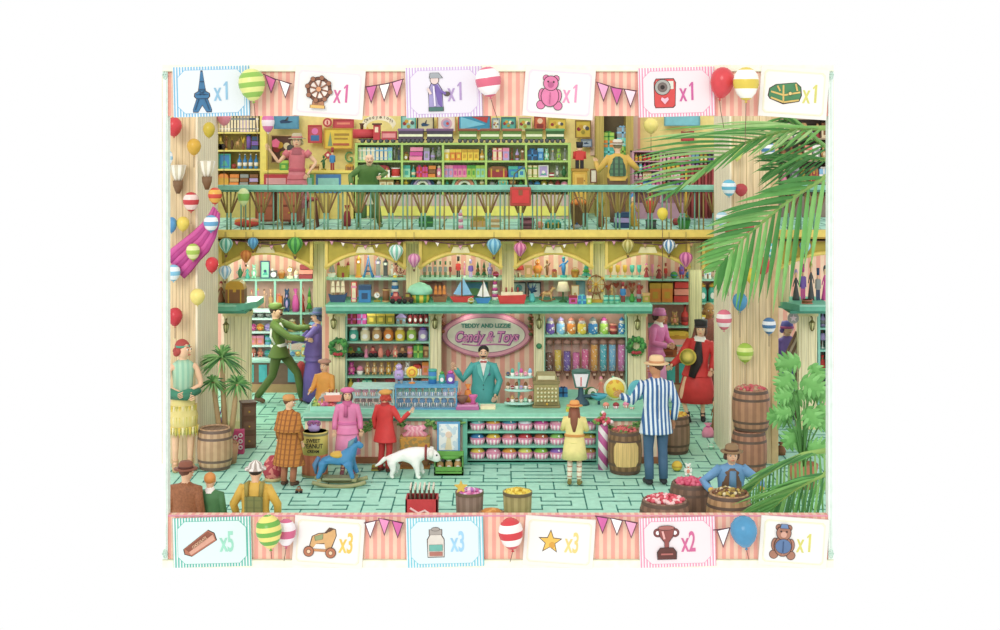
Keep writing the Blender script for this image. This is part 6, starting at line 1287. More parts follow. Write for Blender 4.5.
    if hat:
        kd, hc1, hc2 = hat; m = MB(); p = lambda z, y=0: hp(0, .01+y, z)
        if kd == 'beret': m.lathe([(.09*S, 0), (.15*S, .03*S), (.14*S, .07*S), (.07*S, .1*S), (.001, .105*S)], p(.06), hc1, 16).lathe([(.095*S, -.015*S), (.095*S, .01*S)], p(.06), hc2, 16)
        if kd == 'cap': m.lathe([(.105*S, -.02*S), (.125*S, .03*S), (.1*S, .075*S), (.001, .09*S)], p(.07), hc1, 16).prism([(0, 0)], 0, 0, hc2) if False else m.lathe([(.105*S, -.02*S), (.125*S, .03*S), (.1*S, .075*S), (.001, .09*S)], p(.07), hc1, 16).ell(hp(0, -.11, .06), (.085*S, .07*S, .014*S), hc2, 12, 6)
        if kd == 'brim': m.lathe([(.17*S, .0), (.175*S, .012*S), (.108*S, .02*S), (.1*S, .09*S), (.075*S, .115*S), (.001, .11*S)], p(.05), hc1, 18).lathe([(.112*S, .02*S), (.108*S, .05*S)], p(.05), hc2, 18)
        if kd == 'tall': m.lathe([(.108*S, 0), (.12*S, .13*S), (.001, .14*S)], p(.04), hc1, 16).lathe([(.114*S, .0), (.118*S, .03*S)], p(.04), hc2, 16)
        if kd == 'cloche': m.lathe([(.128*S, -.03*S), (.112*S, .03*S), (.095*S, .085*S), (.001, .105*S)], p(.04), hc1, 16).lathe([(.13*S, -.03*S), (.118*S, .01*S)], p(.04), hc2, 16)
        if kd == 'pith': m.lathe([(.16*S, -.01*S), (.15*S, .015*S), (.108*S, .02*S), (.09*S, .08*S), (.03*S, .115*S), (.001, .13*S)], p(.05), hc1, 16, m2=hc2)
        if kd == 'band': m.lathe([(.1*S, 0), (.1*S, .03*S)], p(.04), hc1, 16)
        m.build('hat' if kd != 'band' else 'headband', t)
    if extra: extra(t, S, J, sc, hp, loft, bend)
    return t
hgt = lambda yf, yt, D: (yf-yt)*D/F
BLS = mat('2f5f9c', 'stripe', 'dfeaf2', .062, duty=.52, rough=.8); PLD = mat('c4762c', 'plaid', '8a4a22', .07, duty=.7, rough=.9)
# --- man in the striped jacket
D = DF(484.5)
def ex(t, S, J, sc, hp, loft, bend):
    m = MB(); m.lathe([(.12*S, -.01), (.13*S, .01), (.001, .02)], sc(J['wrL']+Vector((.03, -.11, .12))), 'aqua', 20, axis=(.5, -1, .2)); m.build('plate_edge', t) if False else None
    m = MB(); m.tube([sc(bend((0, .121, 1.4))), sc((0, .135, .93))], .004, '2a4a7a', 4); m.build('jacket_seam', t)
person('man in a blue and white striped jacket and navy trousers, seen from behind', 656, D, 0, hgt(484.5, 358, D), 188, dict(elR=(-.28, .04, 1.13), wrR=(-.26, -.03, .9), elL=(.32, -.08, 1.15), wrL=(.42, -.28, 1.18)), top=BLS, hem=.72, hemw=.235, wide=1.16, legs=mat('35587c'), shoes='2a2a30', hair=('4a2a1c', 'short'), hat=('brim', 'e8c08a', 'c88a5a'), skinc='c9835a', collar=None, headturn=60, extra=ex)
o = at(634, 392, D-.1); t = thing('plate', 'round aqua plate held up by the man in the striped jacket', 'plate', at(637, 390, D+.38)); m = MB(); m.lathe([(.001, -.01), (.1, -.008), (.148, .012), (.15, .018), (.1, .0), (.001, -.002)], (0, 0, 0), '5fc4cc', 22, axis=(.25, -1, .1)); m.build('plate', t)
# --- girl in yellow
D = DF(485)
def ex(t, S, J, sc, hp, loft, bend):
    for s_ in 'LR':
        m = MB(); m.tube([sc(J['kn'+s_]+Vector((0, 0, -.02))), sc(J['an'+s_])], [.058*S, .05*S], mat('f4ead0', 'stripe', 'c88a6a', .07, 'Z', duty=.75), 8); m.build('sock', t)
person('girl in a yellow dress with long brown hair, seen from behind', 574.5, D, 0, hgt(485, 402, D), 172, dict(elL=(.25, -.05, 1.17), wrL=(.2, -.24, 1.2), elR=(-.25, -.05, 1.17), wrR=(-.2, -.24, 1.2)), top='f0dc84', hem=.9, sleeve=True, wide=1.25, skirt=('f2de88', .56, .27), shoes='8a7a3a', hair=('8a4a34', 'long'), hat=('brim', 'e89a4a', 'c86a2c'), belt='d08a3a', extra=ex, body_w=1.1)
# --- child in plaid coat
D = DF(485.5)
def ex(t, S, J, sc, hp, loft, bend):
    m = loft([(1.08, .31, .24), (1.1, .312, .242), (1.25, .25, .19), (1.4, .19, .13), (1.49, .08, .07)], PLD, 'c'); m.build('cape', t)
person('child in an orange plaid caped coat and deerstalker style cap, back to us', 289, D, 0, hgt(485.5, 396, D), 160, top=PLD, hem=.42, hemw=.33, wide=1.3, legs=mat('b86a4a'), shoes='5a3a2c', hair=('6a3a22', 'short'), hat=('cap', 'd8924a', 'a8622c'), headturn=-70, extra=ex, body_w=1.1)
# --- girl in pink
D = DF(474)
def ex(t, S, J, sc, hp, loft, bend):
    m = loft([(1.4, .12, .11), (1.46, .11, .1), (1.52, .08, .075)], 'c8558c', 's'); m.tube([sc((-.03, -.12, 1.44)), sc((-.04, -.15, 1.2))], [.035*S, .04*S], 'c8558c', 8, flat=.5); m.build('scarf', t)
person('girl in a pink coat and pink beret behind the blue rocking horse', 347.5, D, 0, hgt(474, 389, D), 6, dict(elL=(.25, .02, 1.15), wrL=(.27, -.05, .93), elR=(-.25, .02, 1.15), wrR=(-.27, -.05, .93)), top='e878ae', hem=.84, hemw=.24, wide=1.22, skirt=('ec86b8', .42, .27), shoes='8a4a5a', hair=('4a2a20', 'bob'), hat=('beret', 'e0609c', 'b84a80'), belt='d0609c', extra=ex, body_w=1.1)
# --- boy in red
D = DF(471.5)
def ex(t, S, J, sc, hp, loft, bend):
    m = loft([(1.44, .105, .1), (1.51, .085, .08)], 'a82424', 's'); m.build('collar', t)
person('child in a red coat and red trousers with an orange cap reaching to the counter', 385, D, 0, hgt(471.5, 391, D), 150, dict(elL=(.27, .02, 1.14), wrL=(.27, -.03, .9), elR=(-.34, -.1, 1.12), wrR=(-.5, -.2, 1.3)), top='d62c2c', hem=.66, hemw=.27, wide=1.3, legs=mat('cc2a2c'), shoes='5a2a24', hair=('c83a2c', 'wavy'), hat=('beret', 'd8943c', 'b06a2c'), headturn=50, extra=ex, body_w=1.15)
# --- shopkeeper
D = 23.0; h_ = 5.3-(346-120)*D/F
h_ = 1.57
def ex(t, S, J, sc, hp, loft, bend):
    m = MB(); m.ell(sc((-.03, -.09, 1.475)), (.035*S, .02*S, .022*S), 'b8484a', 8, 6).ell(sc((.03, -.09, 1.475)), (.035*S, .02*S, .022*S), 'b8484a', 8, 6); m.build('bow_tie', t)
    m = MB(); m.prism([(x*S, z*S) for x, z in ((-.05, 1.45), (-.12, 1.42), (-.1, 1.28), (0, 1.1), (-.02, 1.25))], -.135*S, -.11*S, '5fc4bc').prism([(x*S, z*S) for x, z in ((.05, 1.45), (.12, 1.42), (.1, 1.28), (0, 1.1), (.02, 1.25))], -.135*S, -.11*S, '5fc4bc')
    m.ell(sc((.1, -.125, 1.26)), (.03*S, .01*S, .03*S), '4a6a9a', 8, 6).ell(sc((0, -.132, 1.06)), .012*S, '2a5a5a', 6, 5).ell(sc((0, -.132, .98)), .012*S, '2a5a5a', 6, 5); m.build('lapels', t)
tk_ = person('shopkeeper in a teal suit with black moustache behind the counter', 483.5, D, PZ(346, D)-h_ if PZ(346, D)-h_ > 0 else 0, h_, 0, dict(elR=(-.38, -.02, 1.14), wrR=(-.5, -.1, 1.34), elL=(.3, -.02, 1.12), wrL=(.22, -.2, .9)), top='3fa8a4', hem=.72, hemw=.24, wide=1.35, legs=mat('2f8a8c'), shoes='black', hair=('1c1818', 'short'), moust=True, collar='white', extra=ex, body_w=1.1)
print('keeper z', tk_.location.z)
# --- soldier & woman in purple
D = 26.25
def ex(t, S, J, sc, hp, loft, bend):
    m = MB(); m.tube([sc(bend((-.19, .02, 1.36))), sc(bend((-.18, .06, 1.2))), sc(bend((-.17, .0, 1.06)))], .022, 'f4f2ea', 6); m.tube([sc(bend((-.12, -.12, 1.42))), sc(bend((.02, -.14, 1.2))), sc(bend((.14, -.11, 1.0)))], .02, 'f4f2ea', 6); m.build('white_strap', t)
    m = loft([(1.0, .18, .14), (1.05, .18, .14)], 'f4f2ea', 'b'); m.build('white_belt', t)
    m = MB(); m.box(*(sum(((c-.07, c+.07) for c in sc((0.17, -.04, .86))), ())), 'a0522c'); m.build('satchel', t)
person('bearded soldier in green uniform with white straps pulling at a case', 279, D, 0, 1.85, 78, dict(elL=(.2, -.26, 1.3), wrL=(.12, -.54, 1.34), elR=(-.2, -.26, 1.2), wrR=(-.12, -.52, 1.16), knL=(.12, -.3, .52), anL=(.14, -.38, .09), toL=(.14, -.55, .035), knR=(-.1, .08, .5), anR=(-.12, .36, .12), toR=(-.12, .24, .035)), lean=-6, top='5f7a30', hem=.82, hemw=.24, wide=1.15, legs=mat('556b2c'), shoes='6a4a34', hair=('3a2a1c', 'short'), hat=('cap', '6f8a38', '4f6424'), moust=True, extra=ex)
D = 26.3
def ex(t, S, J, sc, hp, loft, bend):
    m = loft([(.9, .24, .2), (1.1, .22, .17), (1.3, .24, .16), (1.44, .15, .11)], '6a52a8', 's'); m.build('shawl', t)
person('woman in a long purple coat and navy hat pulling against the soldier', 314, D, 0, 1.74, -78, dict(elL=(.2, -.2, 1.2), wrL=(.14, -.42, 1.26), elR=(-.2, -.2, 1.18), wrR=(-.12, -.42, 1.14)), lean=-7, top='7058b0', hem=.8, hemw=.24, wide=1.1, skirt=('6a50ac', .05, .27), shoes='2a2a50', hair=('3a4a6a', 'wavy'), hat=('brim', '3f5a7a', '5a5a9c'), extra=ex)
D = 23.3
person('small child in an orange coat and brown cap beside the purple coat', 324.5, D, 0, 1.3, -20, dict(elL=(.24, -.08, 1.14), wrL=(.2, -.3, 1.1), elR=(-.24, -.08, 1.14), wrR=(-.2, -.3, 1.1)), top='e89a3c', hem=.6, hemw=.27, wide=1.3, legs=mat('4a5a8a'), shoes='5a3a2c', hair=('7a5040', 'short'), hat=('beret', 'b8806c', '9a6454'), body_w=1.15)
# --- pink lady right alcove
D = 26.0
person('woman in a pink dress with pink hat standing at the right alcove counter', 655, D, 0, 1.82, 50, dict(elL=(.26, -.08, 1.16), wrL=(.12, -.28, 1.12), elR=(-.24, -.1, 1.15), wrR=(-.06, -.28, 1.1)), top='e070b0', hem=.88, hemw=.22, wide=1.1, skirt=('ec8cc0', .3, .25), shoes='c05a8c', hair=('3a2420', 'wavy'), hat=('cloche', 'd06aa8', 'b85a98'), skinc='e0a880', collar='white', lean=8)
# --- red robed performer
D = 24.7
def ex(t, S, J, sc, hp, loft, bend):
    m = MB(); m.tube([sc((.04, -.12, 1.42)), sc((.02, -.17, 1.1)), sc((-.08, -.22, .8))], [.05*S, .1*S, .06*S], '241c20', 10); m.build('black_sash', t)
    m = loft([(1.42, .13, .12), (1.5, .09, .085)], 'f2ece4', 's'); m.build('ruff', t)
person('woman in a red robe and black hat, one leg stretched out', 697, D, 0, 1.74, -12, dict(elL=(.3, .04, 1.16), wrL=(.26, -.12, .95), elR=(-.3, -.1, 1.12), wrR=(-.42, -.26, 1.02), hiR=(-.12, -.05, .9), knR=(-.26, -.14, .48), anR=(-.16, -.12, .12), toR=(-.12, -.24, .03)), top='dc2c2c', hem=.8, hemw=.27, wide=1.2, skirt=('d42a2a', .34, .36), shoes='1e1c1e', hair=('5a3424', 'bob'), hat=('tall', '1e1c20', '3a3438'), extra=ex, side=6)
D = 24.3; t = thing('tambour', 'yellow round drum held by the woman in the red robe', 'drum', at(688, 357, D)); m = MB(); m.lathe([(.14, -.05), (.145, 0), (.14, .05)], (0, 0, 0), 'e8c83c', 20, axis=(-.3, -1, .2)).lathe([(.128, .05), (.001, .055)], (0, 0, 0), 'ecd45a', 20, axis=(-.3, -1, .2)); m.build('drum_body', t)
# --- brown costumed figure
D = 26.4
person('figure in a brown fur costume with yellow muzzle behind the red robed woman', 709, D, 0, 1.84, 8, dict(elL=(.25, -.05, 1.15), wrL=(.1, -.26, 1.15), elR=(-.27, -.02, 1.14), wrR=(-.2, -.2, 1.05)), top=mat('8a4a3a', 'fur'), hem=.7, hemw=.26, wide=1.3, legs=mat('8a4438', 'fur'), shoes='7a3a30', hair=('9a6a34', 'wavy'), skinc='b07a3c')
# --- woman in green at left
D = 21.2
def ex(t, S, J, sc, hp, loft, bend):
    m = MB(); m.tube([sc((.17, -.05, 1.05)), sc((.05, -.2, 1.08)), sc((-.1, -.22, 1.05)), sc((-.22, -.1, 1.1))], [.05*S]*4, '2f8060', 10); m.tube([sc((-.17, -.05, 1.02)), sc((0, -.24, 1.03)), sc((.2, -.12, 1.08))], [.05*S, .055*S, .04*S], '2a7456', 10); m.build('long_gloves', t)
    m = MB()
    for k in range(26):
        g = 2*math.pi*k/26
        for r_, z in ((.175, .88), (.185, .74), (.195, .6)): p = Vector((r_*math.cos(g), r_*.8*math.sin(g), z)); m.tube([sc(p), sc(p*1.03-Vector((0, 0, .15)))], [.02*S, .004*S], ('e8c844', 'f0e4a8', 'c8c04c')[k % 3], 4)
    m.build('fringe', t); m = MB(); m.lathe([(.102*S, -.01*S), (.102*S, .02*S)], hp(0, .01, .045), '4f9a7c', 16); m.build('headband', t)
person('woman in a mint flapper dress with yellow fringe leaning at the left plank wall', 183, D, 0, hgt(470, 340, D), 22, dict(elL=(.24, -.04, 1.14), wrL=(.02, -.2, 1.08), elR=(-.24, -.04, 1.14), wrR=(-.02, -.2, 1.05)), top=mat('a8d4b0', 'stripe', '8cc4a4', .08), sleeve=False, hem=.8, hemw=.165, wide=.84, skirt=('e4d07a', .5, .19), shoes='c8a070', hair=('b03a34', 'wavy'), headturn=45, extra=ex)
# --- front row, kneeling by the front board
KN = dict(knL=(.12, -.38, .5), anL=(.12, -.1, .5), toL=(.12, .05, .45), knR=(-.12, -.38, .5), anR=(-.12, -.1, .5), toR=(-.12, .05, .45))
def kneel_p(label, px, D, ytop, h, rz, **k):
    pose = dict(knL=(.11, -.3, .62), anL=(.11, .1, .56), toL=(.11, .2, .55), knR=(-.11, -.3, .62), anR=(-.11, .1, .56), toR=(-.11, .2, .55)); pose.update(k.pop('pose', {}))
    z = PZ(ytop, D)-h
    return person(label, px, D, max(z, -.52*h/1.75), h, rz, pose, **k)
def ex(t, S, J, sc, hp, loft, bend):
    m = MB(); m.box(-.13*S, .13*S, .112*S, .15*S, .98*S, 1.3*S, mat('7a8044', 'plaid', '5f6a3a', .09, duty=.8))
    for s_ in (-1, 1): m.tube([sc((s_*.1, .13, 1.3)), sc((s_*.11, .1, 1.47)), sc((s_*.1, -.05, 1.46))], [.03*S, .035*S, .03*S], '9a8a3c', 6)
    m.build('overalls', t)
kneel_p('man in a yellow shirt and olive overalls with white striped cap, kneeling in front', 255.5, 17.3, 463, 1.5, 178, top='dcae3c', hem=.9, wide=1.3, legs=mat('7a8044'), shoes=None, hair=('2a2420', 'short'), hat=('pith', 'e8e0d8', 'a8988c'), extra=ex, pose=dict(elL=(.32, .0, 1.16), wrL=(.3, -.12, .98), elR=(-.32, 0, 1.16), wrR=(-.3, -.12, .98)))
kneel_p('man in a brown coat and dark red brown hat, bottom left corner', 186, 17.3, 469, 1.5, 168, top=mat('9a5a34', 'fur'), hem=.9, wide=1.45, legs=mat('6a4430'), shoes=None, hair=('6a3a2a', 'short'), hat=('brim', '8a4a34', '5a2a20'), headturn=-30)
kneel_p('ginger haired child in a dark green jumper between two kneeling men', 210, 17.4, 478, 1.3, 176, top='3f7a44', hem=.9, wide=1.35, legs=mat('4a4a4a'), shoes=None, hair=('d8883c', 'short'), collar='white')
# --- kneeling man at barrel, right
def ex(t, S, J, sc, hp, loft, bend):
    m = loft([(1.0, .19, .15), (1.2, .18, .135), (1.38, .17, .12), (1.44, .12, .09)], '6a4a34', 's'); m.build('vest', t)
    m = MB(); m.tube([sc(bend((0, -.15, 1.42))), sc(bend((0, -.16, 1.1)))], [.05*S, .06*S], '5a8ab4', 8, flat=.5); m.build('scarf', t)
kneel_p('man in a brown hat, blue sleeves and yellow gloves kneeling over a barrel of sweets', 730.5, 18.35, 455, 1.5, 0, lean=10, top='5f96c8', sleevec='5f96c8', hem=.9, wide=1.3, legs=mat('6a5a44'), shoes=None, hair=('5a3a28', 'wavy'), hat=('brim', '8a6a44', '5a3a24'), glove='e8b83a', extra=ex, pose=dict(elL=(.44, -.1, 1.2), wrL=(.38, -.5, 1.2), elR=(-.44, -.1, 1.2), wrR=(-.38, -.5, 1.18)))
# --- gallery people
D = 25.2
def ex(t, S, J, sc, hp, loft, bend):
    m = loft([(1.36, .15, .13), (1.45, .13, .1), (1.5, .07, .07)], 'a8505a', 's'); m.build('scarf', t)
person('woman in a rose pink dress with grey hat raising one hand on the gallery', 297, D, ZU, hgt(223, 135, D), 4, dict(elR=(-.36, -.05, 1.2), wrR=(-.52, -.08, 1.44), elL=(.38, .0, 1.2), wrL=(.24, -.12, 1.0)), top='d86a74', sleeve=None, hem=.86, hemw=.2, wide=1.0, skirt=('dc7882', .3, .25), shoes='e0a090', hair=('b8a878', 'wavy'), hat=('brim', 'b8ac88', 'c8606a'), extra=ex, belt='b84a58')
o = at(276, 143, 25.1); m = MB(); m.prism([(-.06, -.07), (.04, -.08), (.07, .02), (0, .08), (-.07, .04)], -.02, .02, 'e0567a'); o = m.build('folding_fan', None, o); tag(o, 'pink folding fan held up by the woman in rose on the gallery', 'fan')
D = 24.2
def ex(t, S, J, sc, hp, loft, bend):
    m = MB(); m.ell(hp(0, .0, .06), (.09*S, .1*S, .06*S), 'f0c8a4', 12, 8); m.build('bald_crown', t)
    for s_ in (-1, 1): m = MB(); m.tube([sc((s_*.1, 0, .5)), sc((s_*.1, 0, .2))], .075*S, '4f7038', 8); m.build('boot_leg', t)
person('bald man in a green military coat leaning on the gallery handrail', 368, D, ZU, 1.36, 10, dict(elL=(.38, -.18, 1.2), wrL=(.24, -.42, 1.14), elR=(-.4, -.14, 1.14), wrR=(-.4, -.4, .98), knL=(.2, -.03, .5), anL=(.26, .03, .09), toL=(.28, -.13, .035), knR=(-.18, -.03, .5), anR=(-.22, .03, .09), toR=(-.24, -.13, .035)), lean=34, top='4f7a34', hem=.84, hemw=.24, wide=1.4, legs=mat('5a7a3c'), shoes='5f7a44', hair=('8a6a4a', 'bald'), moust=True, extra=ex, body_w=1.1)
D = 25.2
def ex(t, S, J, sc, hp, loft, bend):
    m = loft([(1.0, .2, .16), (1.2, .19, .145), (1.36, .17, .13), (1.42, .13, .1)], mat('4a7a54', 'plaid', '2f4a3a', .09, duty=.6), 's'); m.build('vest', t)
person('man in yellow sleeves and green plaid vest sorting gifts on the gallery', 617.5, D, ZU, hgt(223, 141, D), 180, dict(elR=(-.42, -.05, 1.15), wrR=(-.38, -.3, 1.2), elL=(.4, -.05, 1.12), wrL=(.44, -.3, 1.28)), top='dcae44', hem=.9, wide=1.35, legs=mat('6a4a34'), shoes='5a3a2c', hair=('8a7a5c', 'short'), hat=('brim', 'd8d0bc', '8a6a54'), extra=ex)
# --- far right figures
D = 24.9
person('woman in a purple and pink dress standing behind the monstera', 787, D, 0, 1.72, 20, top='7a5ab4', hem=.88, wide=1.1, skirt=('5a5aa8', .3, .26), shoes='3a3a6a', hair=('5a4a9c', 'wavy'), hat=('cloche', '5a50b0', 'c04a8c'))
# ================================================================== ANIMALS
D = 20.75; t = thing('dog', 'white dog with a dark red collar walking right past the counter', 'dog', (PX(410, D), D, 0)); u = D/F
def q(x, y, z): return ((x-410)*u, y, z)
zz = lambda py: PZ(py, D)
gz = zz(479)
def dz(py): return (479-py)*u+.02
V = [q(391, 0, dz(457)), q(404, 0, dz(456)), q(417, 0, dz(456.5)), q(426, 0, dz(455)), q(433, -.01, dz(457)), q(440.5, -.02, dz(463.5)),
     q(392, -.09, dz(465)), q(394, -.09, dz(471)), q(391.5, -.09, dz(477.5)), q(394.5, -.09, dz(479.2)),
     q(390, .09, dz(465)), q(398, .09, dz(471)), q(395, .09, dz(476)), q(398, .09, dz(477)),
     q(416, -.09, dz(465)), q(418, -.09, dz(472)), q(418, -.09, dz(478)), q(421, -.09, dz(479.2)),
     q(416, .09, dz(465)), q(421, .09, dz(471)), q(421.5, .09, dz(476)), q(424.5, .09, dz(477)),
     q(386, 0, dz(460)), q(380, 0, dz(466)), q(375, 0, dz(469))]
E = [(0, 1), (1, 2), (2, 3), (3, 4), (4, 5), (0, 6), (6, 7), (7, 8), (8, 9), (0, 10), (10, 11), (11, 12), (12, 13), (2, 14), (14, 15), (15, 16), (16, 17), (2, 18), (18, 19), (19, 20), (20, 21), (0, 22), (22, 23), (23, 24)]
Rr = [.115, .1, .125, .1, .1, .05, .075, .045, .03, .03, .075, .045, .03, .03, .07, .042, .032, .034, .07, .042, .032, .034, .04, .028, .012]
skin('body', V, E, Rr, 'f8f6f2', t, (0,), 2)
m = MB(); m.torus(q(426, 0, dz(455.5)), .105, .018, '8a2a2c', 'X', 18, 6); m.build('collar', t)
for s_ in (-1, 1): m = MB(); m.tube([q(431.5, s_*.085, dz(451)), q(431, s_*.115, dz(456)), q(431.5, s_*.105, dz(460))], [.03, .04, .018], 'e8e4dc', 8, flat=.4); m.build('ear', t)
m = MB(); m.ell(q(443, -.02, dz(462.8)), (.028, .03, .024), 'black', 8, 6); m.build('nose', t)
for s_ in (-1, 1): m = MB(); m.ell(q(437, s_*.078-.01, dz(456.5)), .014, 'black', 7, 5); m.build('eye', t)
# rocking horse
D = 20.3; t = thing('rocking_horse', 'blue rocking horse on olive rockers in front of the girl in pink', 'rocking horse', (PX(340, D), D, 0)); u = D/F
def hz(py): return (491.5-py)*u
def q(x, y, z): return ((x-340)*u, y, z)
V = [q(325, 0, hz(462)), q(338, 0, hz(465)), q(350, 0, hz(463)), q(353, 0, hz(455)), q(357, 0, hz(449)), q(363, 0, hz(453.5)),
     q(323, -.09, hz(467)), q(322, -.1, hz(475)), q(318, -.11, hz(483.5)), q(324, .09, hz(467)), q(324, .1, hz(475)), q(321, .11, hz(481)),
     q(349, -.09, hz(468)), q(351, -.1, hz(475)), q(354, -.11, hz(483.5)), q(351, .09, hz(468)), q(354, .1, hz(475)), q(357, .11, hz(481))]
E = [(0, 1), (1, 2), (2, 3), (3, 4), (4, 5), (0, 6), (6, 7), (7, 8), (0, 9), (9, 10), (10, 11), (2, 12), (12, 13), (13, 14), (2, 15), (15, 16), (16, 17)]
skin('body', V, E, [.12, .095, .11, .075, .065, .038, .07, .04, .032, .07, .04, .032, .065, .04, .032, .065, .04, .032], '3684bc', t, (0,), 2)
for y in (-.14, .14):
    m = MB(); R = 1.25
    m.tube([(R*math.sin(math.radians(a)), y, .02+R*(1-math.cos(math.radians(a)))) for a in range(-18, 19, 3)], [.03]*13, '9a9a68', 8); m.build('rocker', t)
m = MB()
for x in (320, 355): m.box((x-340)*u-.03, (x-340)*u+.03, -.14, .14, .09, .13, '9a9a68')
m.box((323-340)*u, (352-340)*u, -.1, .1, .1, .13, '8f9a70'); m.build('crossbars', t)
m = MB(); m.ell(q(338, 0, hz(460.5)), (.12, .13, .05), 'd8a838', 12, 8); m.build('saddle', t)
m = MB(); m.tube([q(349, 0, hz(455)), q(351, 0, hz(449)), q(356, 0, hz(444.5))], [.03, .045, .02], '5a8a9a', 6); m.build('mane', t)
m = MB(); m.tube([q(319, 0, hz(463)), q(315, 0, hz(471)), q(316, 0, hz(480))], [.03, .045, .015], '4a7aa8', 6); m.build('tail', t)
for s_ in (-1, 1): m = MB(); m.lathe([(.025, 0), (.001, .07)], q(356, s_*.04, hz(447)), '2f74a8', 6); m.build('ear', t)
# ================================================================== BARRELS, CRATES AND FLOOR GOODS
def barrel(px, D, r, h, lab, fill=None, c=('a8805c', '936b48'), z=0, tip=None, lid=None, hoopc='5a4438', grp=None):
    t = thing('barrel', lab, 'barrel', (PX(px, D), D, z), 0, grp); s_ = [0, .14, .3, .5, .7, .86, 1]; b = [.84, .93, .985, 1, .985, .93, .84]
    m = MB(); m.lathe([(r*k, h*q_) for q_, k in zip(s_, b)]+[(r*.76, h), (r*.76, h-.05), (.001, h-.05)], (0, 0, 0), c[0], 30, m2=c[1]); m.build('staves', t)
    for a, e in ((.02, .09), (.2, .26), (.74, .8), (.91, .98)):
        ra = .84+.16*(1-(2*a-1)**2)**.9; re = .84+.16*(1-(2*e-1)**2)**.9; m = MB(); m.lathe([(r*ra*1.015, h*a), (r*re*1.015, h*e)], (0, 0, 0), hoopc, 28, cap=False); m.build('hoop', t)
    if lid: m = MB(); m.lathe([(r*.76, h-.04), (r*.76, h-.015), (.001, h-.015)], (0, 0, 0), mat(lid, 'plank', '5f4430', .09), 22); m.build('lid', t)
    if fill:
        cs_, word = fill; m = MB(); r2 = random.Random(int(px*3)); m.lathe([(r*.74, h-.05), (r*.4, h+.0), (.001, h+.02)], (0, 0, 0), cs_[0], 18)
        for k in range(90): g = r2.random()*6.28; q_ = r*.72*math.sqrt(r2.random()); m.ell((q_*math.cos(g), q_*math.sin(g), h-.03+.05*(1-q_/r)+r2.random()*.02), .03, r2.choice(cs_), 6, 4)
        o = m.build(word, t); o['kind'] = 'stuff'
    return t
D = DF(468)
barrel(215, D, 17.5*D/F, .62, 'closed pale wooden barrel beside the left plank wall', c=('c8a078', 'b48a64'), lid='8a6a54', hoopc='6a5448')
D = DF(472); barrel(625, D, 17*D/F, .64, 'brown barrel of red sweets with a yellow label in front of the counter', (['b83a44', 'd85a5a', '8a4a3a', '5a8a3c'], 'red_sweets'), c=('8a6440', '6f4e30'))
t = [o for o in COL.objects if o.get('label', '').startswith('brown barrel of red')][0]; r = 17*D/F; m = MB(); n = 10; vs = []; fs = []
for k in range(n+1):
    g = math.radians(-90-44+88*k/n); zl_, zh_ = (.2, .42) if k in (0, n) else (.13, .49)
    for q_ in range(6): z = zl_+(zh_-zl_)*q_/5; bb = r*(.84+.16*(1-(2*z/.64-1)**2)**.9)*1.035; vs.append((bb*math.cos(g), bb*math.sin(g), z))
for k in range(n):
    for q_ in range(5): fs.append((6*k+q_, 6*k+6+q_, 6*k+7+q_, 6*k+1+q_))
m.add(vs, fs, mat('e6be72', 'plank', 'c89a54', .06), True); m.build('yellow_label', t)
D = DF(452); barrel(674, D, 16*D/F, .6, 'brown barrel with yellow sweets behind the striped jacket', (['e8b83a', 'f0cc4a', 'd89a2c'], 'yellow_sweets'), c=('96705a', '80604c'))
DB2 = 21.1; hb = .63; barrel(749, DB2, 18*DB2/F, hb, 'reddish brown barrel at the bottom of the pillar stack', c=('a87052', '905c44')); barrel(751, DB2+.03, 19*DB2/F, .62, 'reddish brown barrel on top of another by the pillar', (['c84a54', 'a8745a', 'b89070'], 'pink_sweets'), c=('b07a58', '9a684c'), z=hb)
D = 17.5; barrel(665, D, 26*D/F, .56, 'dark barrel of red and white candies at the front', (['c83a48', 'e8586a', 'f4c8c8'], 'red_sweets'), c=('8a6450', '735240')); D = 18.35; barrel(691, D, 22*D/F, .56, 'dark barrel of rosy candies behind the front red one', (['d8466a', 'e0607c', 'c83a5c'], 'rosy_sweets'), c=('7a5844', '664838'))
D = 17.6; barrel(729, D, 23*D/F, .62, 'pale barrel of dark mixed sweets before the kneeling man', (['5a4424', 'b89a3c', '8a6a2c', 'e0d0a0', '6a3a24'], 'mixed_sweets'), c=('b88a5c', 'a0764c'))
D = 20.9; t = thing('barrel', 'tall yellow labelled drum reading SWEET PEANUT behind the plaid coat', 'barrel', (PX(315, D), D, 0)); r = 13*D/F; h = .66
m = MB(); m.lathe([(r*.93, 0), (r, .05), (r, h*.5)], (0, 0, 0), 'c87048', 24, m2='b8603c'); m.build('lower_body', t); m = MB(); m.lathe([(r*1.0, h*.5), (r*1.0, h*.92), (r*.95, h)], (0, 0, 0), 'e4d064', 26).lathe([(r*.9, h), (r*.9, h-.03), (.001, h-.03)], (0, 0, 0), '7a8a4c', 22); m.build('upper_body', t)
for a in (.0, .93): m = MB(); m.lathe([(r*1.03, h*a), (r*1.03, h*a+.035)], (0, 0, 0), '8a8a5a', 24, cap=False); m.build('hoop', t)
text('SWEET', 'lettering', t, (0, -r-.012, h*.84), .075, 'black', .9, 0, .003, .001); text('PEANUT', 'lettering', t, (0, -r-.012, h*.72), .095, 'black', .8, 0, .003, .001); text('CREAM', 'lettering', t, (0, -r-.012, h*.6), .06, 'black', .9, 0, .003, .001)
t = thing('ribboned_gift', 'lilac ribbon bow gift lying on top of the yellow drum', 'gift', (PX(314, D), D, h-.03)); m = MB(); m.ell((0, 0, .07), (.09, .08, .07), 'lavender', 12, 8)
for k in range(6): g = k*1.05; m.torus((.06*math.cos(g), .04*math.sin(g), .14), .035, .012, 'a85a9c', 'Y', 10, 5)
m.build('bow', t)
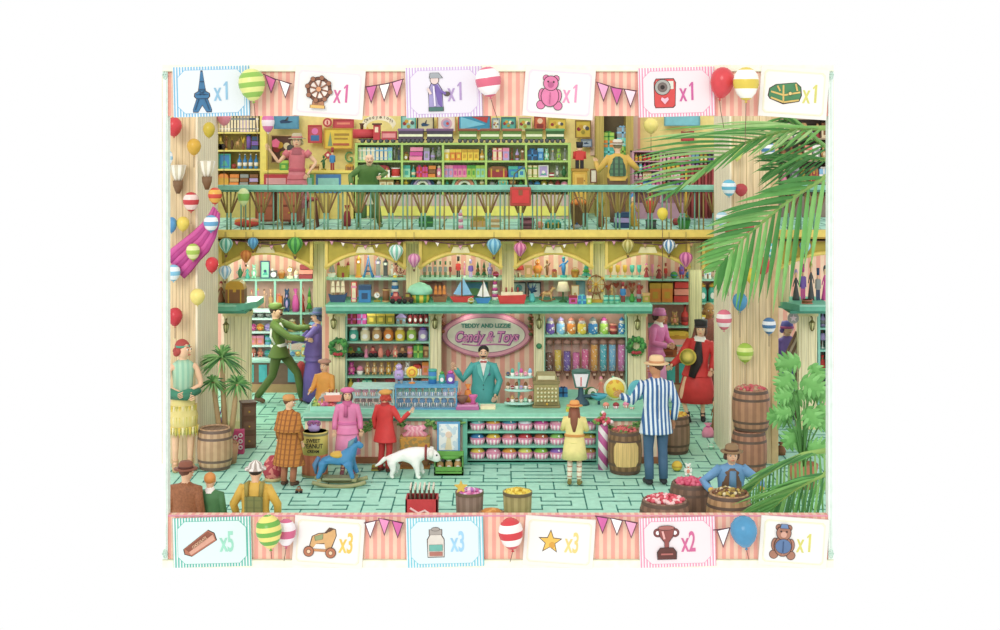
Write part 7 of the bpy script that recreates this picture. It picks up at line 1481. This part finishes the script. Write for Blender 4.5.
D = 20.6; t = thing('sack', 'dark red speckled sack on the floor left of the plaid coat', 'sack', (PX(273, D), D, 0)); m = MB(); m.lathe([(.1, 0), (.15, .12), (.13, .26), (.05, .36), (.001, .37)], (0, 0, 0), mat('b03040', 'speck', 'e07a70', .05, duty=.8), 14).lathe([(.13, 0), (.12, .05)], (0, 0, 0), 'c8b87a', 12); m.build('sack_body', t)
# chest of drawers, pink sign
D = 22.7; t = thing('small_cabinet', 'tall dark brown little cabinet beside the pink candy box', 'cabinet', (PX(248, D), D, 0), 20); w = 7*D/F; h = PZ(403, D)
m = MB(); m.box(-w, w, -w, w, 0, h, '6a4634').box(-w*1.1, w*1.1, -w*1.1, w*1.1, h, h+.03, '5a3828'); m.build('body', t, bevel=.008)
for k in range(3): m = MB(); m.box(-w*.8, w*.8, -w-.015, -w, .06+k*h/3, h/3*.85+k*h/3, '7a5440'); o = m.build('drawer', t); m = MB(); m.ell((0, -w-.02, h/6+k*h/3), .015, 'gold', 6, 5); m.build('knob', o)
D = 22.2; t = thing('candy_box', 'pink candy box with white rings between barrel and brown cabinet', 'box', (PX(238, D), D, 0)); m = MB(); u = D/F; m.box(-5.5*u, 5.5*u, 0, .12, 0, 24*u, 'd8427c'); m.build('box_body', t, bevel=.008)
for z in (5, 11, 17): m = MB(); m.torus((-2.4*u, -.01, z*u), 1.7*u, .7*u, 'f8dce6', 'Y', 12, 5).torus((2.6*u, -.01, (z+2)*u), 1.7*u, .7*u, 'f8dce6', 'Y', 12, 5); m.build('white_ring', t)
# red crate with bottles
D = 18.1; t = thing('bottle_crate', 'red crate of dark bottles at the front', 'crate', (PX(422, D), D, 0)); u = D/F; w = 16*u; h = PZ(497, D)
m = MB(); m.box(-w, w, -.13, -.11, 0, h, 'd03038').box(-w, w, .17, .19, 0, h, 'd03038').box(-w, -w+.02, -.13, .19, 0, h, 'c02a34').box(w-.02, w, -.13, .19, 0, h, 'c02a34').box(-w, w, -.13, .19, 0, .02, 'c02a34'); m.build('crate_body', t)
m = MB(); m.tube([(-w*.7, -.135, h*.75), (-w*.2, -.135, h*.6), (w*.2, -.135, h*.68), (w*.75, -.135, h*.5)], .014, 'f4c8c8', 5); m.build('script_mark', t)
for j in range(3):
    for k in range(6):
        o = good('bottle', .075, .56, .1, '5a4432', 'e8dcc8', 'soda_bottle'); o.location = (PX(422, D)-w+.06+k*(2*w-.12)/5, D-.07+.1*j, .02); tag(o, 'dark soda bottle in the red crate, one of eighteen alike', 'bottle', 'bottles in the red crate')
def tub(px, D, r, h, lab, c, fill, name='bucket', c2=None):
    t = thing(name, lab, name, (PX(px, D), D, 0)); m = MB(); m.lathe([(r*.9, 0), (r, h), (r*.93, h), (r*.9, h-.05), (.001, h-.05)], (0, 0, 0), c, 24, m2=c2); m.build('staves', t)
    for z in (.3, .96): m = MB(); m.lathe([(r*(.9+.1*z)*1.02, h*z-.02), (r*(.9+.1*z)*1.02, h*z+.02)], (0, 0, 0), '6a5a40', 22, cap=False); m.build('hoop', t)
    m = MB(); r2 = random.Random(int(px)); m.lathe([(r*.9, h-.05), (.001, h+.02)], (0, 0, 0), fill[0], 16)
    for k in range(60): g = r2.random()*6.28; q_ = r*.86*math.sqrt(r2.random()); m.ell((q_*math.cos(g), q_*math.sin(g), h-.03+.06*(1-q_/r)), .03, r2.choice(fill), 6, 4)
    o = m.build('sweets', t); o['kind'] = 'stuff'; return t
D = 18.2; tub(469.5, D, 14*D/F, PZ(491, D), 'brown bucket of pink and purple sweets with a yellow star', '8a7060', ['d860a0', 'e88ac0', 'b86ac0', 'e8d0e8'], c2='7a6050')
o = MB(); o.prism([((.09 if k % 2 == 0 else .04)*math.sin(k*math.pi/5), (.09 if k % 2 == 0 else .04)*math.cos(k*math.pi/5)) for k in range(10)], -.02, .02, 'e8c048'); o = o.build('star_toy', None, (PX(461, D-.05), D-.08, PZ(487, D)+.02)); tag(o, 'yellow star standing in the bucket of pink sweets', 'star')
D = 18.1; tub(517.5, D, 14.5*D/F, PZ(491, D), 'olive wooden bucket of yellow sweets at the front', 'a89a5c', ['ecd03c', 'f4dc5a', 'd8b02c'], c2='93864c')
D = 17.5; t = thing('basket', 'low oval basket of orange biscuits at the front', 'basket', (PX(491.5, D), D, 0)); h = PZ(509, D)-.03; r = 13*D/F; m = MB(); m.lathe([(r*.85, 0), (r, h), (r*.9, h)], (0, 0, 0), '8a5a34', 24, 1, .7, '744a2a'); m.build('basket_body', t); m = MB(); m.lathe([(r*.92, h-.02), (r*.6, h+.03), (.001, h+.05)], (0, 0, 0), mat('e09a44', 'speck', 'c87a2c', .06, duty=.6), 20, 1, .7); o = m.build('biscuits', t); o['kind'] = 'stuff'
# basket with bow on the counter front, poster, green crate
D = 21.35; t = thing('gift_hamper', 'orange wicker hamper with pink bow wrap leaning on the counter front', 'hamper', (PX(415, D), D, 0)); u = D/F
m = MB(); m.box(-15*u, 15*u, -.1, .14, .0, .0+.02, 'a8702c').box(-13*u, 13*u, -.02, .14, 0, .3, '9a6a3c'); m.build('stand', t); m = MB(); m.box(-15*u, 15*u, -.1, .12, .3, .3+12*u, mat('c88a30', 'speck', '9a7a3c', .05, duty=.6)); m.build('wicker_box', t, bevel=.01)
m = MB(); z = .3+12*u
for k in range(9): x = (-11+22*k/8)*u; m.tube([(x, 0, z), (x*.5, 0, z+5*u), (x*.9, 0, z+9.5*u)], [.05, .035, .05], 'f4b8c4' if k % 2 else 'e88aa4', 6)
m.build('pink_wrap', t)
D = 21.45; t = thing('standing_poster', 'blue and white poster of a pale figure above the green crate', 'poster', (PX(449, D), D, 0)); u = D/F; z0, z1 = PZ(452, D), PZ(422, D)
m = MB(); m.box(-12*u, 11*u, 0, .03, z0, z1, '4f9cd0').box(-10*u, 9*u, -.01, 0, z0+.03, z1-.03, mat('c4dcea', 'speck', 'eef4f4', .06)); m.build('poster_board', t); m = MB(); m.prism([(-4*u, z0+.04), (3*u, z0+.04), (1.5*u, z0+.22), (-2*u, z0+.22)], -.02, -.005, 'e8d8b0').disc(-.3*u, z0+.27, .05, -.022, -.005, 'eed0b8', 12); m.build('printed_figure', t); m = MB(); m.box(-1*u, 1*u, .0, .03, 0, z0, '4f9cd0'); m.build('stand', t)
D = 21.0; t = thing('green_crate', 'lime green crate of jars beside the dog', 'crate', (PX(449, D), D, 0)); u = D/F; w = 14.5*u; h = PZ(452, D)
m = MB()
for z in (0, .07, .3): m.box(-w, w, -.14, -.12, z, z+.06, '5aa03c')
for x in (-w, w-.02): m.box(x, x+.02, -.14, .16, 0, h-.04, '4a8c34')
m.box(-w, w, .14, .16, 0, h-.02, '4a8c34').box(-w, w, -.14, .16, 0, .03, '4a8c34'); m.build('crate_body', t); m = MB(); m.ell((0, 0, h-.05), (w*.95, .14, .06), '68b048', 14, 8); m.build('green_cover', t)
for k in range(3): o = good('jar', 8*u, .2, .1, 'tan', 'white', 'jar'); o.location = (PX(449, D)+(-9+9*k)*u, D-.02, .04); tag(o, 'tan jar inside the lime green crate, one of three alike', 'jar', 'jars in the green crate')
# candy cane tube and flowers
D = 21.25; u = D/F; t = thing('candy_stick_holder', 'pink and white diagonal striped candy holder beside the counter rack', 'candy holder', (PX(603, D), D, 0)); h = PZ(424, D); m = MB(); m.lathe([(4.9*u, 0), (4.9*u, h)], (0, 0, 0), mat('f6eef0', 'diag', 'c84a98', .2, duty=.45), 20); m.build('striped_tube', t)
m = MB(); r2 = random.Random(5)
for k in range(46): g = r2.random()*6.28; q_ = r2.random(); m.ell((9*u*q_*math.cos(g), .1*q_*math.sin(g), h+.02+r2.random()*.16*(1.1-q_)), .032, r2.choice(['c83a48', 'f4e4e4', 'e05a6a', '6a9a3c']), 6, 5)
o = m.build('lollipops', t); o['kind'] = 'stuff'
# small floor toys
for k, (px, py, w_, h_, kd, a, b, l) in enumerate([(677, 471, 10, 13, 'ball', 'yellow', 'gold', 'yellow ball on the floor right of the navy trousers'), (688, 475, 10, 12, 'bear', 'white', 'salmon', 'small white soft toy on the floor beside the yellow ball'), (711, 449, 6, 6, 'ball', 'mint', 'white', 'tiny pale ball on the floor by the pillar corner'), (299, 493, 7, 7, 'car', 'brown', 'grey', 'small brown toy car on the floor below the plaid coat'), (199, 499, 8, 6, 'car', 'blue', 'white', 'small blue toy car behind the ginger haired child'), (781, 455, 11, 13, 'bag', 'brown', 'tan', 'brown sack on the floor at the right foot of the pillar'), (708, 437, 14, 14, 'bag', 'pink', 'magenta', 'pink patterned sack on the floor left of the pillar'), (714, 430, 8, 34, 'doll', 'brown', 'darkbrown', 'brown cloaked doll at the left side of the pillar'), (376, 470, 9, 5, 'stack', 'olive', 'brown', 'flat olive box beside the red trousers')]):
    D = DF(py); simple(kd, px, D, w_, h_, a, b, l, G[kd][2], 'floor_'+G[kd][1].replace(' ', '_'), 0)
D = 24.3; simple('steam', 333, 21.9, 18, 12, 'salmon', 'white', 'salmon and white toy ship behind the pink beret', 'toy boat', 'toy_steamship', ZC+.12)
# ================================================================== PLANTS
def leaf_blade(m, a, b, w, col, droop=.0, seg=5):
    a, b = Vector(a), Vector(b); d = b-a; sd = d.cross(Vector((0, 1, 0))); sd = sd.normalized() if sd.length > 1e-5 else Vector((1, 0, 0))
    vs = []; fs = []
    for k in range(seg+1):
        f = k/seg; c = a+d*f+Vector((0, 0, -droop*f*f)); ww = w*(math.sin(math.pi*min(1, .12+f*.9))**.7 if f < 1 else 0)
        vs += [c-sd*ww/2+Vector((0, .0, 0)), c+Vector((0, -w*.22, 0)), c+sd*ww/2]
    for k in range(seg):
        i = 3*k; fs += [(i, i+3, i+4, i+1), (i+1, i+4, i+5, i+2)]
    m.add(vs, fs, col, True)
def frond(lab, pts, D0, D1, up, down, lab_seed, cols=('5aa848', '3f8a38', '78bc5c'), wl=.05, n=30, tilt=.1, dir_up=(-1, .3), dir_dn=(-.15, -1), start=.04):
    """pts: rachis pixels base->tip; up/down: leaflet lengths in px along it; leaflets also spread in depth"""
    r2 = random.Random(lab_seed); N = len(pts); P = [at(x, y, D0+(D1-D0)*i/(N-1)) for i, (x, y) in enumerate(pts)]; o = P[0]; t = thing('palm_frond', lab, 'palm frond', o)
    def pos(f): q_ = f*(N-1); i = min(int(q_), N-2); return P[i].lerp(P[i+1], q_-i)
    m = MB(); m.tube([p-o for p in P], [.035-.03*i/(N-1) for i in range(N)], '86b050', 6); m.build('stem', t)
    m = MB(); k_ = D0/F
    for sgn, L, dr in ((1, up, dir_up), (-1, down, dir_dn)):
        for i in range(n):
            f = start+(1-start)*i/n; c = pos(f); tg = (pos(min(1, f+.03))-pos(max(0, f-.03))).normalized()
            ln = (L[0]+(L[1]-L[0])*f)*k_*math.sin(math.pi*min(.93, .28+f*.66))*(1+.12*r2.uniform(-1, 1))
            d0 = Vector((dr[0], 0, dr[1])).normalized(); d = (d0+tg*(.08+.5*f*f)).normalized()+Vector((0, r2.uniform(-.25, .1), r2.uniform(-.05, .05)))
            e = c+d*ln
            lim = XR(c.y)-.06
            if e.x > lim: e.x = lim
            leaf_blade(m, c-o, e-o, wl*(1+.2*r2.random()), r2.choice(cols), ln*.16 if sgn > 0 else ln*.05)
    m.build('leaflets', t); return t
frond('large palm frond sweeping from the right edge down over the plank pillar', [(830, 174), (806, 189), (784, 204), (764, 221), (744, 238), (728, 255), (715, 272)], 18.2, 19.4, (70, 60), (115, 80), 1, n=18, dir_up=(-1, .03), dir_dn=(-.08, -1), wl=.06)
frond('upper palm frond arching left under the camera card', [(829, 128), (800, 128), (770, 134), (742, 144), (718, 158), (694, 176), (668, 196)], 18.6, 20.2, (120, 120), (30, 60), 2, n=22, dir_up=(-1, .16), dir_dn=(-.7, -.6), wl=.036, cols=('6ab04e', '4a9640', '98c873'))
frond('upper right palm frond hidden partly by the chest card', [(830, 150), (812, 136), (796, 124), (778, 116)], 18.9, 19.6, (60, 50), (70, 60), 3, n=13, wl=.034, dir_up=(-.7, .7), dir_dn=(-.9, -.5), cols=('4f9a42', '3a7a34', '70ac54'))
frond('short palm frond between the two big ones at the right', [(829, 160), (808, 158), (788, 162), (768, 172)], 19.2, 20, (50, 40), (50, 50), 4, n=12, wl=.032, dir_up=(-1, .3), dir_dn=(-.8, -.6), cols=('3f8a3a', '5a9a48', '2f6f30'))
frond('bottom palm frond arching over the lower right corner', [(830, 472), (812, 480), (796, 489), (782, 500), (770, 512)], 17.1, 17.4, (60, 70), (50, 60), 5, n=20, dir_up=(-1, -.1), dir_dn=(-.15, -1), wl=.03, cols=('4f9a42', '6aac50', '2f7232'))
frond('long low palm frond curving to the left in front of the barrels', [(829, 450), (804, 454), (782, 463), (762, 478), (746, 496), (736, 514)], 17.5, 17.9, (45, 30), (75, 55), 6, n=26, dir_up=(-1, -.3), dir_dn=(.1, -1), wl=.03, cols=('5aa048', '3a7c38', '7cb45c'))
def draca(px, py, R, trunk, lab, D=22.5, seed=1, n=60):
    t = thing('dracaena', lab, 'potted plant', (PX(px, D), D, 0)); z = PZ(py, D); m = MB(); r2 = random.Random(seed); u = D/F
    for k in range(n):
        g = r2.random()*6.28; el = r2.uniform(-.5, 1.4); L = R*u*r2.uniform(.75, 1.1); d = Vector((math.cos(g)*math.cos(el), math.sin(g)*math.cos(el)*.6, math.sin(el)))
        a = Vector((0, 0, z)); mid = a+d*L*.6; leaf_blade(m, a, a+d*L, .03, r2.choice(['4a8a3c', '6aa650', '2f6a34', '86b868']), L*.45)
    m.build('leaves', t); m = MB(); bx = (trunk-px)*u; m.tube([(bx, 0, .3), (bx*.5, 0, z*.5), (0, 0, z)], [.05, .045, .035], 'a88a5a', 8); m.build('trunk', t)
    m = MB(); m.lathe([(.13, 0), (.17, .3), (.15, .3), (.14, .26), (.001, .26)], (bx, 0, 0), 'c89068', 16); m.build('pot', t); return t
draca(222, 358, 25, 226, 'tall spiky dracaena with the largest crown, left of the alcove', 21.75, 1, 110); draca(213, 382, 15, 224, 'smaller spiky dracaena low behind the pale barrel', 21.7, 2, 60); draca(237, 384, 19, 228, 'yellowish spiky dracaena right of the tall one', 21.65, 3, 70)
D = 23.6; simple('doll', 223, D, 9, 42, 'purple', 'darkred', 'purple dressed doll standing behind the pale barrel', 'doll', 'doll', 0)
# monstera
D = 20.2; t = thing('monstera', 'large monstera plant with split leaves at the right edge', 'potted plant', (PX(803, D), D, 0)); u = D/F; r2 = random.Random(9)
m = MB(); m.lathe([(.16, 0), (.22, .34), (.2, .34), (.18, .3), (.001, .3)], (0, 0, 0), 'b06a44', 18); m.build('pot', t)
ms = MB(); lf = [(792, 362, 14), (784, 376, 12), (805, 380, 14), (818, 372, 11), (797, 398, 13), (783, 392, 10), (819, 394, 11), (786, 418, 14), (808, 412, 13), (820, 424, 10), (797, 436, 14), (814, 446, 12), (783, 409, 9), (806, 395, 10), (821, 408, 9), (790, 384, 10)]
for i, (x, y, r) in enumerate(lf):
    c = Vector(((x-803)*u, r2.uniform(-.25, .25), PZ(y, D))); ang = r2.uniform(-.7, .7)+(-1.1 if x < 800 else 1.1)
    ms.tube([(0, 0, .3), (c.x*.4, c.y*.5, c.z*.7), tuple(c)], .012, '4a8a3c', 5)
    m = MB(); R = r*u*1.15; K = 6;  dn = Vector((math.sin(ang), 0, -math.cos(ang)*.9)); sdv = Vector((math.cos(ang), 0, math.sin(ang))); leaf_blade(m, c-dn*R*.45, c+dn*R*1.1, R*.7, '66b052', 0, 6)
    for s_ in (-1, 1):
        for k in range(K):
            f = k/(K-1); a = c+dn*R*(-.4+1.35*f); w = R*(.95*math.sin(math.pi*(.2+.7*f))); b = a+(sdv*s_+dn*(.25+.3*f)).normalized()*w
            leaf_blade(m, a-dn*R*.05, b, R*.27, ('6cb458', '7cc468', '58a048')[(k+i) % 3], 0, 4)
    m.tube([c-dn*R*.4, c+dn*R*.95], .01, '8cc46c', 4); m.build('split_leaf', t)
ms.build('stems', t)
# ================================================================== ADDED FILL LAMPS UNDER THE GALLERY
def lamp(x, y, z, e, lab, r=.12, name='added_fill_lamp', drop=.7):  # small disc with a point light, added as fill and kept unseen
    t = thing(name, lab, 'lamp', (x, y, z)); m = MB(); m.lathe([(r*.8, -.022), (r, -.01), (r, 0)], (0, 0, 0), 'f4f2ea', 14); m.build('lamp_body', t)
    light('POINT', 'lamp_light', (x, y, z-drop), e, shadow_soft_size=.3 if drop > .2 else .1, color=(1, .96, .88))
for k, (x, y) in enumerate(((-4.4, 25.4), (4.6, 25.4), (-4.3, 26.8), (4.6, 26.8))): lamp(x, y, ZU-.16, 60 if x < 0 else 26, 'added round fill lamp under the gallery, %s alcove %s' % (('left', 'right')[k % 2], ('front', 'back')[k//2]))  # added out of sight to brighten the alcoves
for k, px in enumerate((365, 460, 553, 628)): lamp(PX(px, 23.9), 23.9, ZU-.16, 9, 'small added fill lamp behind the %s arch from the left' % ('second', 'third', 'fourth', 'fifth')[k], .08, 'niche_lamp', .12)  # added behind the arches to light the niches
for k, px in enumerate((366, 410, 465, 510, 565, 608)): lamp(PX(px, 23.7), 24.25 if px in (465, 510) else 23.99, ZL-.15, 1.6 if px in (366, 410, 465, 510) else 3, 'small added fill lamp under the ledge, %s from the left' % ('first', 'second', 'third', 'fourth', 'fifth', 'sixth')[k], .05, 'ledge_lamp', .12)  # added beneath the ledge to brighten shelves and sign
